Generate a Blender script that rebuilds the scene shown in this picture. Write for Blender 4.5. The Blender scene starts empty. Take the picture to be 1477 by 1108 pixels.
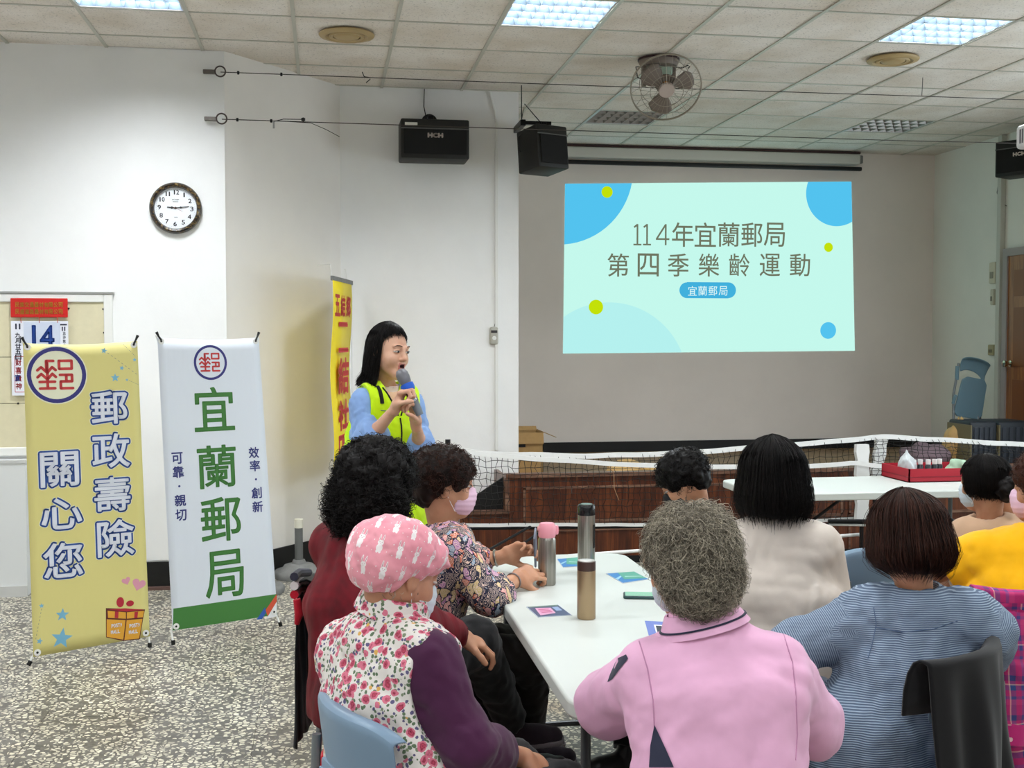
import bpy, bmesh, math, random
import numpy as np
from mathutils import Vector, Matrix
random.seed(7); rng = np.random.default_rng(7)
SC = bpy.context.scene; COL = SC.collection
PI = math.pi
# ------------------------------------------------------------------ camera, light, exposure
FPX, HC, ZC = 1660.0, 1.655, 3.515
YAW = math.atan(270.5/FPX); PIT = math.atan(68/FPX)
FW = np.array([math.sin(YAW)*math.cos(PIT), math.cos(YAW)*math.cos(PIT), -math.sin(PIT)])
RT = np.array([math.cos(YAW), -math.sin(YAW), 0.0]); UP = np.cross(RT, FW)
CAM = np.array([0, 0, HC])
cam = bpy.data.cameras.new('camera'); camo = bpy.data.objects.new('camera', cam); COL.objects.link(camo)
cam.sensor_width = 36; cam.lens = FPX/1477*36; cam.clip_start = .05
camo.matrix_world = Matrix(((RT[0], UP[0], -FW[0], 0), (RT[1], UP[1], -FW[1], 0), (RT[2], UP[2], -FW[2], HC), (0, 0, 0, 1)))
SC.camera = camo
SC.view_settings.view_transform = 'Standard'; SC.view_settings.look = 'None'
SC.view_settings.exposure = 0.3; SC.view_settings.gamma = 1.0; SC.view_settings.use_curve_mapping = False
SC.cycles.use_denoising = True
SC.cycles.max_bounces = 7; SC.cycles.diffuse_bounces = 4
world = bpy.data.worlds.new('room_world'); SC.world = world; world.use_nodes = True
world.node_tree.nodes['Background'].inputs[0].default_value = (.86, .94, 1.0, 1)   # overcast daylight let in by the added side window
world.node_tree.nodes['Background'].inputs[1].default_value = 4.0
LAMP_W = 74.0          # watts of each lit ceiling troffer of the row by the front wall
# lit troffers: X of the cell, Y of the cell (0.6 m cells of the ceiling grid)
GX0, GY0, GS = -0.166, 6.28, 0.6
LIT = [(GX0-1.2+2.4*i, GY0-3.0*j) for j in range(4) for i in range(-1, 4) if GX0-1.2+2.4*i < 5.6]

def ray(x, y): return FW*FPX+RT*(x-738.5)-UP*(y-554.0)
def Zp(x, y, z): d = ray(x, y); return Vector(CAM+d*(z-HC)/d[2])
def Yp(x, y, Y): d = ray(x, y); return Vector(CAM+d*Y/d[1])
def Xp(x, y, X): d = ray(x, y); return Vector(CAM+d*X/d[0])
def V(*a): return Vector(a)

# ------------------------------------------------------------------ materials
def srgb(r, g, b):
    f = lambda c: (c/255/12.92 if c/255 <= .04045 else ((c/255+.055)/1.055)**2.4)
    return (f(r), f(g), f(b), 1.0)
class NT:
    """small node tree builder"""
    def __init__(s, name):
        s.m = bpy.data.materials.new(name); s.m.use_nodes = True; s.t = s.m.node_tree
        s.b = s.t.nodes['Principled BSDF']
    def n(s, typ, **kw):
        n = s.t.nodes.new(typ)
        for k, v in kw.items(): setattr(n, k, v)
        return n
    def link(s, a, b): s.t.links.new(a, b)
    def put(s, sock, v):
        if v is None: return
        if isinstance(v, S): s.link(v.s, sock)
        elif hasattr(v, 'is_linked'): s.link(v, sock)
        else: sock.default_value = v
    def math(s, op, *a):
        n = s.n('ShaderNodeMath', operation=op)
        for i, v in enumerate(a): s.put(n.inputs[i], v)
        return S(s, n.outputs[0])
    def coord(s, which='Object'):
        return s.n('ShaderNodeTexCoord').outputs[which]
    def xyz(s, v):
        n = s.n('ShaderNodeSeparateXYZ'); s.link(v, n.inputs[0]); return [S(s, o) for o in n.outputs]
    def mapping(s, v, sc=(1, 1, 1), rot=(0, 0, 0), loc=(0, 0, 0)):
        n = s.n('ShaderNodeMapping'); s.link(v, n.inputs[0]); n.inputs['Scale'].default_value = sc
        n.inputs['Rotation'].default_value = rot; n.inputs['Location'].default_value = loc; return n.outputs[0]
    def noise(s, v, scale, detail=2, rough=.5, out=0):
        n = s.n('ShaderNodeTexNoise'); n.inputs['Scale'].default_value = scale; n.inputs['Detail'].default_value = detail
        n.inputs['Roughness'].default_value = rough
        if v is not None: s.link(v, n.inputs['Vector'])
        return S(s, n.outputs[out])
    def voro(s, v, scale, feature='F1', out='Distance', rnd=1.0):
        n = s.n('ShaderNodeTexVoronoi', feature=feature); n.inputs['Scale'].default_value = scale
        n.inputs['Randomness'].default_value = rnd
        s.link(v, n.inputs['Vector']); return n.outputs[out]
    def ramp(s, f, stops, interp='LINEAR'):
        n = s.n('ShaderNodeValToRGB'); n.color_ramp.interpolation = interp
        e = n.color_ramp.elements
        while len(e) < len(stops): e.new(.5)
        for i, (p, c) in enumerate(stops): e[i].position = p; e[i].color = c
        s.put(n.inputs[0], f); return n.outputs[0]
    def mix(s, f, a, b, mode='MIX'):
        n = s.n('ShaderNodeMix', data_type='RGBA', blend_type=mode)
        s.put(n.inputs[0], f); s.put(n.inputs[6], a); s.put(n.inputs[7], b); return n.outputs[2]
    def bump(s, h, strength=.3, dist=.01):
        n = s.n('ShaderNodeBump'); n.inputs['Strength'].default_value = strength; n.inputs['Distance'].default_value = dist
        s.put(n.inputs['Height'], h); s.link(n.outputs[0], s.b.inputs['Normal'])
class S:
    def __init__(s, nt, sock): s.nt = nt; s.s = sock
    def __add__(s, o): return s.nt.math('ADD', s, o)
    def __radd__(s, o): return s.nt.math('ADD', o, s)
    def __sub__(s, o): return s.nt.math('SUBTRACT', s, o)
    def __rsub__(s, o): return s.nt.math('SUBTRACT', o, s)
    def __mul__(s, o): return s.nt.math('MULTIPLY', s, o)
    def __rmul__(s, o): return s.nt.math('MULTIPLY', o, s)
    def __truediv__(s, o): return s.nt.math('DIVIDE', s, o)
    def lt(s, o): return s.nt.math('LESS_THAN', s, o)
    def gt(s, o): return s.nt.math('GREATER_THAN', s, o)
    def mn(s, o): return s.nt.math('MINIMUM', s, o)
    def mx(s, o): return s.nt.math('MAXIMUM', s, o)
    def fl(s): return s.nt.math('FLOOR', s)
    def ab(s): return s.nt.math('ABSOLUTE', s)
    def sin(s): return s.nt.math('SINE', s)
    def fr(s): return s.nt.math('FRACT', s)
MATS = {}
def mat(name, col, rough=.6, metal=0, spec=.4, noise=0, nscale=20, bump=0, bscale=80, emit=None, estr=1, alpha=1, trans=0, sheen=0, coat=0, sss=0):
    if name in MATS: return MATS[name]
    t = NT(name); b = t.b
    c = srgb(*col)
    b.inputs['Roughness'].default_value = rough; b.inputs['Metallic'].default_value = metal
    b.inputs['Specular IOR Level'].default_value = spec
    if noise:
        v = t.coord(); f = t.noise(v, nscale, 4, .6)
        d = tuple(max(0, x*(1-noise)) for x in c[:3])+(1,); l = tuple(min(1, x*(1+noise)) for x in c[:3])+(1,)
        t.link(t.ramp(f, [(.3, d), (.7, l)]), b.inputs['Base Color'])
    else: b.inputs['Base Color'].default_value = c
    if bump: t.bump(t.noise(t.coord(), bscale, 3), bump, .004)
    if emit:
        b.inputs['Emission Color'].default_value = srgb(*emit); b.inputs['Emission Strength'].default_value = estr
    if alpha < 1: b.inputs['Alpha'].default_value = alpha
    if trans: b.inputs['Transmission Weight'].default_value = trans
    if sheen: b.inputs['Sheen Weight'].default_value = sheen
    if coat: b.inputs['Coat Weight'].default_value = coat
    if sss:
        b.inputs['Subsurface Weight'].default_value = sss; b.inputs['Subsurface Radius'].default_value = (1, .35, .2); b.inputs['Subsurface Scale'].default_value = .008
    MATS[name] = t.m; return t.m

# ------------------------------------------------------------------ mesh helpers
class MB:
    def __init__(s): s.v = []; s.f = []; s.mi = []; s.m = 0
    def add(s, vs, fs):
        o = len(s.v); s.v += [tuple(v) for v in vs]; s.f += [tuple(i+o for i in f) for f in fs]; s.mi += [s.m]*len(fs); return s
    def quad(s, a, b, c, d): return s.add([a, b, c, d], [(0, 1, 2, 3)])
    def box(s, x0, x1, y0, y1, z0, z1, M=None):
        vs = [(x, y, z) for z in (z0, z1) for y in (y0, y1) for x in (x0, x1)]
        if M is not None: vs = [M @ Vector(v) for v in vs]
        return s.add(vs, [(0, 2, 3, 1), (4, 5, 7, 6), (0, 1, 5, 4), (2, 6, 7, 3), (0, 4, 6, 2), (1, 3, 7, 5)])
    def rbox(s, x0, x1, y0, y1, z0, z1, r=.01, seg=2, M=None):
        bm = bmesh.new(); bmesh.ops.create_cube(bm, size=1)
        for v in bm.verts: v.co = Vector(((x0+x1)/2+v.co.x*(x1-x0), (y0+y1)/2+v.co.y*(y1-y0), (z0+z1)/2+v.co.z*(z1-z0)))
        bmesh.ops.bevel(bm, geom=bm.edges[:], offset=r, segments=seg, affect='EDGES', profile=.5, clamp_overlap=True)
        vs = [v.co.copy() for v in bm.verts]
        if M is not None: vs = [M @ v for v in vs]
        bm.verts.index_update(); s.add(vs, [[v.index for v in f.verts] for f in bm.faces]); bm.free(); return s
    def tube(s, pts, r, n=8, cap=True, closed=False, flat=1.0):
        P = [Vector(p) for p in pts]; k = len(P); R = r if hasattr(r, '__len__') else [r]*k
        o = len(s.v); up = None
        for i in range(k):
            if closed: t = P[(i+1) % k]-P[i-1]
            else: t = P[min(i+1, k-1)]-P[max(i-1, 0)]
            t = t.normalized() if t.length > 1e-9 else Vector((0, 0, 1))
            if up is None:
                up = Vector((0, 0, 1)) if abs(t.z) < .9 else Vector((1, 0, 0))
            a = t.cross(up)
            if a.length < 1e-6: a = t.orthogonal()
            a.normalize(); b = a.cross(t).normalized(); up = b
            for j in range(n):
                an = 2*PI*j/n; s.v.append(tuple(P[i]+(a*math.cos(an)+b*math.sin(an)*flat)*R[i]))
        m = k if closed else k-1
        for i in range(m):
            for j in range(n):
                i2 = (i+1) % k; j2 = (j+1) % n
                s.f.append((o+i*n+j, o+i*n+j2, o+i2*n+j2, o+i2*n+j)); s.mi.append(s.m)
        if cap and not closed:
            s.f.append(tuple(o+j for j in range(n))[::-1]); s.f.append(tuple(o+(k-1)*n+j for j in range(n))); s.mi += [s.m]*2
        return s
    def lathe(s, prof, n=24, M=None, cap=True):
        o = len(s.v); k = len(prof)
        for (r, z) in prof:
            for j in range(n):
                p = Vector((r*math.cos(2*PI*j/n), r*math.sin(2*PI*j/n), z)); s.v.append(tuple(M @ p if M is not None else p))
        for i in range(k-1):
            for j in range(n):
                j2 = (j+1) % n; s.f.append((o+i*n+j, o+i*n+j2, o+(i+1)*n+j2, o+(i+1)*n+j)); s.mi.append(s.m)
        if cap:
            if prof[0][0] > 1e-6: s.f.append(tuple(o+j for j in range(n))[::-1]); s.mi.append(s.m)
            if prof[-1][0] > 1e-6: s.f.append(tuple(o+(k-1)*n+j for j in range(n))); s.mi.append(s.m)
        return s
    def poly(s, pts): return s.add(pts, [tuple(range(len(pts)))])
    def prism(s, pts, d):
        n = len(pts); d = Vector(d); a = [Vector(p) for p in pts]; b = [p+d for p in a]
        return s.add(a+b, [tuple(range(n))[::-1], tuple(range(n, 2*n))]+[(i, (i+1) % n, n+(i+1) % n, n+i) for i in range(n)])
    def build(s, name, mats, parent=None, smooth=False, loc=None, **tags):
        me = bpy.data.meshes.new(name); me.from_pydata(s.v, [], s.f)
        for m in (mats if isinstance(mats, (list, tuple)) else [mats]): me.materials.append(m)
        if any(s.mi): me.polygons.foreach_set('material_index', s.mi)
        bm = bmesh.new(); bm.from_mesh(me)
        if smooth: bmesh.ops.remove_doubles(bm, verts=bm.verts, dist=1e-5)
        bmesh.ops.recalc_face_normals(bm, faces=bm.faces); bm.to_mesh(me); bm.free()
        if smooth:
            me.polygons.foreach_set('use_smooth', [True]*len(me.polygons)); me.set_sharp_from_angle(angle=math.radians(smooth if smooth is not True else 40))
        o = bpy.data.objects.new(name, me); COL.objects.link(o)
        if parent is not None: o.parent = parent
        if loc is not None: o.location = loc
        for k, v in tags.items(): o[k] = v
        return o
def flatbuild(mb, name, m, parent):  # flat print: no normal recalculation needed
    me = bpy.data.meshes.new(name); me.from_pydata(mb.v, [], mb.f)
    for q in (m if isinstance(m, (list, tuple)) else [m]): me.materials.append(q)
    if any(mb.mi): me.polygons.foreach_set('material_index', mb.mi)
    o = bpy.data.objects.new(name, me); COL.objects.link(o); o.parent = parent; return o
def thing(name, label, cat, loc=(0, 0, 0), group=None, rz=0):
    o = bpy.data.objects.new(name, None); COL.objects.link(o); o.location = loc; o.rotation_euler = (0, 0, rz); o.empty_display_size = .1
    o['label'] = label; o['category'] = cat
    if group: o['group'] = group
    return o
def tag(o, label, cat, group=None):
    o['label'] = label; o['category'] = cat
    if group: o['group'] = group
    return o
def world_parent(o, p):
    """parent without moving the already world-placed mesh"""
    o.parent = p; o.matrix_parent_inverse = Matrix.Translation(-Vector(p.location)) if p.rotation_euler[2] == 0 else p.matrix_basis.inverted(); return o
def W(mb, name, m, p, smooth=False, **t):
    o = mb.build(name, m, None, smooth, **t); return world_parent(o, p)
def struct(mb, name, m, parent=None, smooth=False):
    o = mb.build(name, m, parent, smooth)
    if parent is None: o['kind'] = 'structure'
    return o
# flat glyphs with optional stroke widening, as 2-D triangles
_gc = {}
def glyph(ch):
    if ch in _gc: return _gc[ch]
    cu = bpy.data.curves.new('t', 'FONT'); cu.body = ch; cu.size = 1; cu.resolution_u = 3
    o = bpy.data.objects.new('t', cu); me = bpy.data.meshes.new_from_object(o)
    vs = [(v.co.x, v.co.y) for v in me.vertices]; fs = [tuple(p.vertices) for p in me.polygons]
    cnt = {}
    for f in fs:
        for i in range(len(f)):
            e = tuple(sorted((f[i], f[(i+1) % len(f)]))); cnt[e] = cnt.get(e, 0)+1
    es = [e for e, c in cnt.items() if c == 1]
    bpy.data.objects.remove(o); bpy.data.curves.remove(cu); bpy.data.meshes.remove(me)
    _gc[ch] = (vs, fs, es); return _gc[ch]
class Panel:
    """a flat printed surface: origin O, in-plane axes u, v and normal n"""
    def __init__(s, O, u, v):
        s.O = Vector(O); s.u = Vector(u).normalized(); s.n = s.u.cross(Vector(v)).normalized(); s.v = s.n.cross(s.u).normalized()
    def uv(s, px, py):
        d = Vector(ray(px, py)); c = Vector(CAM); t = (s.O-c).dot(s.n)/d.dot(s.n); p = c+d*t-s.O; return p.dot(s.u), p.dot(s.v)
    def at(s, u, v, h=0): return s.O+s.u*u+s.v*v+s.n*h
    def text(s, mb, st, c, w, h, lift, grow=0, sp=None, rot=0, fit=True):
        """string centred on uv c; every glyph w x h; grow widens strokes"""
        n = len(st); sp = sp or w*1.05
        for i, ch in enumerate(st):
            if ch == ' ': continue
            vs, fs, es = glyph(ch)
            if not vs: continue
            x0 = min(v[0] for v in vs); x1 = max(v[0] for v in vs); y0 = min(v[1] for v in vs); y1 = max(v[1] for v in vs)
            if fit == 'full': sx, sy = w/max(x1-x0, .25), h/max(y1-y0, .25)
            else:
                sx = w/.92 if ord(ch) > 255 else w; sy = h/.92 if ord(ch) > 255 else h
            cx, cy = (x0+x1)/2, (y0+y1)/2
            ox = c[0]+(i-(n-1)/2)*sp; P = [(ox+(v[0]-cx)*sx, c[1]+(v[1]-cy)*sy) for v in vs]
            if rot:
                ca, sa = math.cos(rot), math.sin(rot); P = [(c[0]+(a-c[0])*ca-(b-c[1])*sa, c[1]+(a-c[0])*sa+(b-c[1])*ca) for a, b in P]
            mb.add([s.at(a, b, lift) for a, b in P], fs)
            if grow:
                for (i0, i1) in es:
                    a, b = P[i0], P[i1]; dx, dy = b[0]-a[0], b[1]-a[1]; L = math.hypot(dx, dy)
                    if L < 1e-7: continue
                    nx, ny = -dy/L*grow, dx/L*grow
                    mb.add([s.at(a[0]+nx, a[1]+ny, lift), s.at(a[0]-nx, a[1]-ny, lift), s.at(b[0]-nx, b[1]-ny, lift), s.at(b[0]+nx, b[1]+ny, lift)], [(0, 1, 2, 3)])
                    mb.add([s.at(a[0]+grow*math.cos(k*PI/4), a[1]+grow*math.sin(k*PI/4), lift) for k in range(8)], [tuple(range(8))])
    def poly(s, mb, pts, lift): mb.add([s.at(a, b, lift) for a, b in pts], [tuple(range(len(pts)))])
    def disc(s, mb, c, r, lift, n=32, clip=None, ry=None):
        P = [(c[0]+r*math.cos(2*PI*k/n), c[1]+(ry or r)*math.sin(2*PI*k/n)) for k in range(n)]
        if clip: P = clip_poly(P, clip)
        if len(P) > 2: s.poly(mb, P, lift)
    def ring(s, mb, c, r0, r1, lift, n=40):
        for k in range(n):
            a, b = 2*PI*k/n, 2*PI*(k+1)/n
            s.poly(mb, [(c[0]+r*math.cos(t), c[1]+r*math.sin(t)) for r, t in ((r0, a), (r1, a), (r1, b), (r0, b))], lift)
    def rect(s, mb, u0, v0, u1, v1, lift): s.poly(mb, [(u0, v0), (u1, v0), (u1, v1), (u0, v1)], lift)
    def seg(s, mb, a, b, w, lift):
        dx, dy = b[0]-a[0], b[1]-a[1]; L = math.hypot(dx, dy) or 1; nx, ny = -dy/L*w/2, dx/L*w/2
        s.poly(mb, [(a[0]+nx, a[1]+ny), (a[0]-nx, a[1]-ny), (b[0]-nx, b[1]-ny), (b[0]+nx, b[1]+ny)], lift)
def clip_poly(P, Q):
    for i in range(len(Q)):
        a, b = Q[i], Q[(i+1) % len(Q)]; out = []
        side = lambda p: (b[0]-a[0])*(p[1]-a[1])-(b[1]-a[1])*(p[0]-a[0])
        for j in range(len(P)):
            p, q = P[j], P[(j+1) % len(P)]; sp, sq = side(p), side(q)
            if sp >= 0: out.append(p)
            if sp*sq < 0: t = sp/(sp-sq); out.append((p[0]+(q[0]-p[0])*t, p[1]+(q[1]-p[1])*t))
        P = out
        if not P: return P
    return P
def star(c, r, rot=0, k=.42): return [(c[0]+(r if i % 2 == 0 else r*k)*math.sin(rot+i*PI/5), c[1]+(r if i % 2 == 0 else r*k)*math.cos(rot+i*PI/5)) for i in range(10)]
def heart(c, r, rot=0):
    P = []
    for i in range(28):
        t = 2*PI*i/28; x = 16*math.sin(t)**3/17; y = (13*math.cos(t)-5*math.cos(2*t)-2*math.cos(3*t)-math.cos(4*t))/17
        P.append((c[0]+r*(x*math.cos(rot)-y*math.sin(rot)), c[1]+r*(x*math.sin(rot)+y*math.cos(rot))))
    return P
# ------------------------------------------------------------------ materials of the room
def wallmat(name, col, k=.035):
    if name in MATS: return MATS[name]
    t = NT(name); v = t.coord('Object')
    f = t.noise(v, 1.3, 5, .6); c = srgb(*col)
    t.link(t.ramp(f, [(.3, tuple(x*(1-k*2) for x in c[:3])+(1,)), (.65, c)]), t.b.inputs['Base Color'])
    t.b.inputs['Roughness'].default_value = .75; t.b.inputs['Specular IOR Level'].default_value = .25
    t.bump(t.noise(v, 2.2, 3)*3+t.noise(v, 60, 2)*.15, .25, .01); MATS[name] = t.m; return t.m
M_WALL = wallmat('white wall paint', (240, 240, 239)); M_WALLW = wallmat('warm white wall paint', (236, 232, 227))
M_BACK = wallmat('grey white stage wall paint', (240, 231, 224))
M_RWALL = wallmat('pale green white paint', (236, 236, 228))
M_BLK = mat('black skirting', (16, 16, 17), .5)
M_TBAR = mat('painted grid bar', (186, 184, 172), .35)
M_BLACK = mat('black plastic', (20, 20, 21), .45)
M_BLACKM = mat('black metal', (24, 24, 26), .35, .6)
M_WHITEP = mat('white plastic', (228, 228, 224), .4)
M_GREYP = mat('grey plastic', (120, 120, 118), .6, noise=.15)
M_CHROME = mat('brushed steel', (170, 168, 162), .28, 1.0)
M_WTAPE = mat('white tape', (232, 232, 230), .6)
# ceiling tile: fissured mineral fibre
t = NT('fissured ceiling tile'); g = t.n('ShaderNodeNewGeometry').outputs['Position']
vv = t.mapping(g, (1, 1, 1)); n1 = t.noise(t.mapping(g, (90, 90, 1)), 1.0, 3, .7)
holes = t.ramp(n1, [(.34, (0, 0, 0, 1)), (.42, (1, 1, 1, 1))]); oi = t.n('ShaderNodeObjectInfo')
base = t.ramp(S(t, oi.outputs['Random']), [(0, srgb(228, 221, 213)), (1, srgb(238, 232, 225))])
blot = t.ramp(t.noise(g, 2.3, 4), [(.35, srgb(238, 233, 226)), (.6, (1, 1, 1, 1))])
t.link(t.mix(1.0, t.mix(1.0, t.mix(.55, holes, (1, 1, 1, 1)), base, 'MULTIPLY'), blot, 'MULTIPLY'), t.b.inputs['Base Color'])
t.b.inputs['Roughness'].default_value = .9; t.bump(n1, .4, .004); M_TILE = t.m
# terrazzo: pale chips in grey cement
t = NT('terrazzo'); g = t.n('ShaderNodeNewGeometry').outputs['Position']
wob = t.n('ShaderNodeVectorMath', operation='ADD'); nz = t.n('ShaderNodeTexNoise'); nz.inputs['Scale'].default_value = 30; t.link(g, nz.inputs[0])
sc_ = t.n('ShaderNodeVectorMath', operation='SCALE'); t.link(nz.outputs['Color'], sc_.inputs[0]); sc_.inputs['Scale'].default_value = .02
t.link(g, wob.inputs[0]); t.link(sc_.outputs[0], wob.inputs[1]); gg = t.mapping(wob.outputs[0], (1, 1, .01))
edge = S(t, t.voro(gg, 44, 'DISTANCE_TO_EDGE')); cc = t.n('ShaderNodeTexVoronoi'); cc.inputs['Scale'].default_value = 44; t.link(gg, cc.inputs['Vector'])
rr = t.xyz(cc.outputs['Color'])
chip = t.ramp(rr[0], [(0, srgb(236, 230, 208)), (.45, srgb(214, 208, 188)), (.72, srgb(196, 190, 172)), (.78, srgb(118, 114, 106)), (1, srgb(96, 94, 88))])
cem = t.ramp(t.noise(g, 9, 4), [(.3, srgb(98, 95, 90)), (.7, srgb(124, 121, 115))])
m = t.math('GREATER_THAN', edge-t.noise(gg, 45, 2)*.12, .065)
big = t.ramp(t.noise(g, .9, 5, .65), [(.32, srgb(214, 210, 205)), (.62, (1, 1, 1, 1))])
warm = t.ramp(t.noise(t.mapping(g, (1, 1, 1), loc=(3, 1, 0)), 1.6, 3), [(.6, (1, 1, 1, 1)), (.8, srgb(246, 226, 210))])
t.link(t.mix(1.0, t.mix(1.0, t.mix(m, cem, chip), big, 'MULTIPLY'), warm, 'MULTIPLY'), t.b.inputs['Base Color'])
t.b.inputs['Roughness'].default_value = .38; t.b.inputs['Specular IOR Level'].default_value = .35; M_TERR = t.m
# dark red-brown stage wood
def woodmat(name, a, b, c, sc=(14, 14, 1.2), rough=.35):
    t = NT(name); g = t.coord('Object'); f = t.noise(t.mapping(g, sc), 1.6, 6, .62)
    f2 = t.noise(t.mapping(g, (sc[0]*5, sc[1]*5, sc[2]*2)), 2.0, 3)
    t.link(t.ramp(f*.75+f2*.25, [(.34, srgb(*a)), (.5, srgb(*b)), (.66, srgb(*c))]), t.b.inputs['Base Color'])
    t.b.inputs['Roughness'].default_value = rough; t.bump(f2, .1, .003); MATS[name] = t.m; return t.m
M_STG = woodmat('red brown plywood', (44, 18, 9), (82, 38, 18), (118, 62, 30))
M_STGT = woodmat('worn brown moulding', (72, 44, 34), (104, 72, 56), (140, 108, 88), (2, 14, 14))
M_STGF = woodmat('tan stage floor boards', (92, 66, 36), (128, 98, 56), (150, 118, 72), (1.4, 10, 10), .4)
M_DOOR = woodmat('orange brown door', (110, 62, 28), (146, 90, 42), (172, 112, 58))

# ------------------------------------------------------------------ room shell
XR, YB, YW, YP = 6.2, 11.05, 7.78, 8.715
XL, YF = -4.6, -5.2
fl = MB().box(XL-.1, XR+.1, YF-.1, YB+.1, -.12, -.004); floor = struct(fl, 'floor', mat('grey mortar', (92, 88, 82), .8))
# terrazzo slabs with recessed joints, those the photograph can show
slab = None
SX, SY, GX, GY = .0, 0, .915, .885
me_s = None
for i in range(-5, 7):
    for j in range(-6, 4):
        x0 = -.297+GX*i; y0 = 5.19+GY*j
        if x0 > XR or y0 > YB or x0 < XL or y0+GY > 9: continue
        if me_s is None:
            o = MB().box(.0012, GX-.0012, .0012, GY-.0012, -.0035, 0).build('floor_slab', M_TERR, floor); me_s = o.data
        else: o = bpy.data.objects.new('floor_slab', me_s); COL.objects.link(o); o.parent = floor
        o.location = (x0, y0, 0)
ceil_o = struct(MB().box(XL-.1, XR+.1, YF-.1, YB+.1, ZC+.16, ZC+.22), 'ceiling', mat('ceiling void', (120, 116, 108), .9))
OFF = [(GX0+2.4, GY0+3.0), (GX0+4.8, GY0+3.0)]
cells_l = {(round((x-GX0)/GS), round((y-GY0)/GS)) for x, y in LIT+OFF}
me_t = None; big = MB()
for i in range(-7, 11):
    for j in range(-19, 8):
        if (i, j) in cells_l: continue
        x0, y0 = GX0+GS*i, GY0+GS*j
        x1, y1 = x0+GS, y0+GS
        if x1 > XR or y1 > YB or j < -2:
            a, b, c, d = x0+.004, min(x1, XR)-.004, y0+.004, min(y1, YB)-.004
            if b-a < .02 or d-c < .02: continue
            if j < -2: big.box(a, b, c, d, ZC, ZC+.015)
            else: MB().box(a, b, c, d, ZC, ZC+.015).build('ceiling_tile', M_TILE, ceil_o)
            continue
        if me_t is None:
            o = MB().box(.004, GS-.004, .004, GS-.004, 0, .015).build('ceiling_tile', M_TILE, ceil_o); me_t = o.data
        else: o = bpy.data.objects.new('ceiling_tile', me_t); COL.objects.link(o); o.parent = ceil_o
        o.location = (x0, y0, ZC+random.uniform(0, .002))
o = big.build('tile_field', M_TILE, ceil_o); o['kind'] = 'stuff'
for i in range(-7, 12):
    x = GX0+GS*i
    if x < XR: MB().box(x-.011, x+.011, YF, YB, ZC-.006, ZC+.02).build('grid_bar', M_TBAR, ceil_o)
for j in range(-2, 9):
    y = GY0+GS*j
    if y < YB: MB().box(XL, XR, y-.0085, y+.0085, ZC-.004, ZC+.02).build('grid_bar', M_TBAR, ceil_o)
o = MB()
for j in range(-19, -2): o.box(XL, XR, GY0+GS*j-.0085, GY0+GS*j+.0085, ZC-.004, ZC+.02)
o = o.build('cross_bars', M_TBAR, ceil_o); o['kind'] = 'stuff'

ZT = ZC+.02
def wall_seg(name, a, b, m, th=.12, z0=0, z1=ZT, inward=1):
    a, b = Vector((*a, 0)), Vector((*b, 0)); d = (b-a).normalized(); n = Vector((-d.y, d.x, 0))*th*inward
    return struct(MB().prism([a+V(0, 0, z0), b+V(0, 0, z0), b+n+V(0, 0, z0), a+n+V(0, 0, z0)], (0, 0, z1-z0)), name, m)
wl = wall_seg('wall_front_left', (XL, YW), (-.633, YW), M_WALL)
wall_seg('wall_diagonal', (-.633, YW), (.125, YP), M_WALLW)
wall_seg('wall_front', (.125, YP), (1.471, YP), M_WALL)
wall_seg('wall_stage_left', (1.351, YP+.121), (1.351, YB+.119), M_BACK, inward=-1)
wall_seg('wall_back', (1.473, YB), (XR, YB), M_BACK)
WY0, WY1, WZ0, WZ1 = 3.5, 8.2, .95, 2.65      # unseen side window, added to brighten stage and walls
wall_seg('wall_right', (XR, YB+.119), (XR, WY1), M_RWALL); wall_seg('wall_right_rear', (XR, WY0), (XR, YF), M_RWALL)
wall_seg('wall_right_sill', (XR, WY1), (XR, WY0), M_RWALL, z1=WZ0); wall_seg('wall_right_lintel', (XR, WY1), (XR, WY0), M_RWALL, z0=WZ1)
wf = MB()
for y in np.linspace(WY0, WY1, 5): wf.box(XR+.03, XR+.09, y-.025, y+.025, WZ0, WZ1)
for z in (WZ0, WZ1-.05): wf.box(XR+.03, XR+.09, WY0, WY1, z, z+.05)
win = struct(wf, 'added_window', mat('aluminium frame', (180, 182, 184), .4, .5))
t = NT('added window pane'); t.t.nodes.remove(t.b); tr = t.n('ShaderNodeBsdfTransparent'); tr.inputs[0].default_value = (.92, .94, .94, 1); t.link(tr.outputs[0], t.t.nodes['Material Output'].inputs[0])
MB().box(XR+.058, XR+.062, WY0, WY1, WZ0, WZ1).build('pane', t.m, win)
pl = bpy.data.lights.new('added_window_portal', 'AREA'); pl.shape = 'RECTANGLE'; pl.size = WZ1-WZ0; pl.size_y = WY1-WY0; pl.cycles.is_portal = True; po = bpy.data.objects.new('added_window_portal', pl); COL.objects.link(po)
po.location = (XR+.1, (WY0+WY1)/2, (WZ0+WZ1)/2); po.rotation_euler = (0, PI/2, 0)
wall_seg('wall_left', (XL, YF), (XL, YW+.119), M_WALL)
wall_seg('wall_rear', (XR, YF), (XL, YF), M_WALL)
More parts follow.
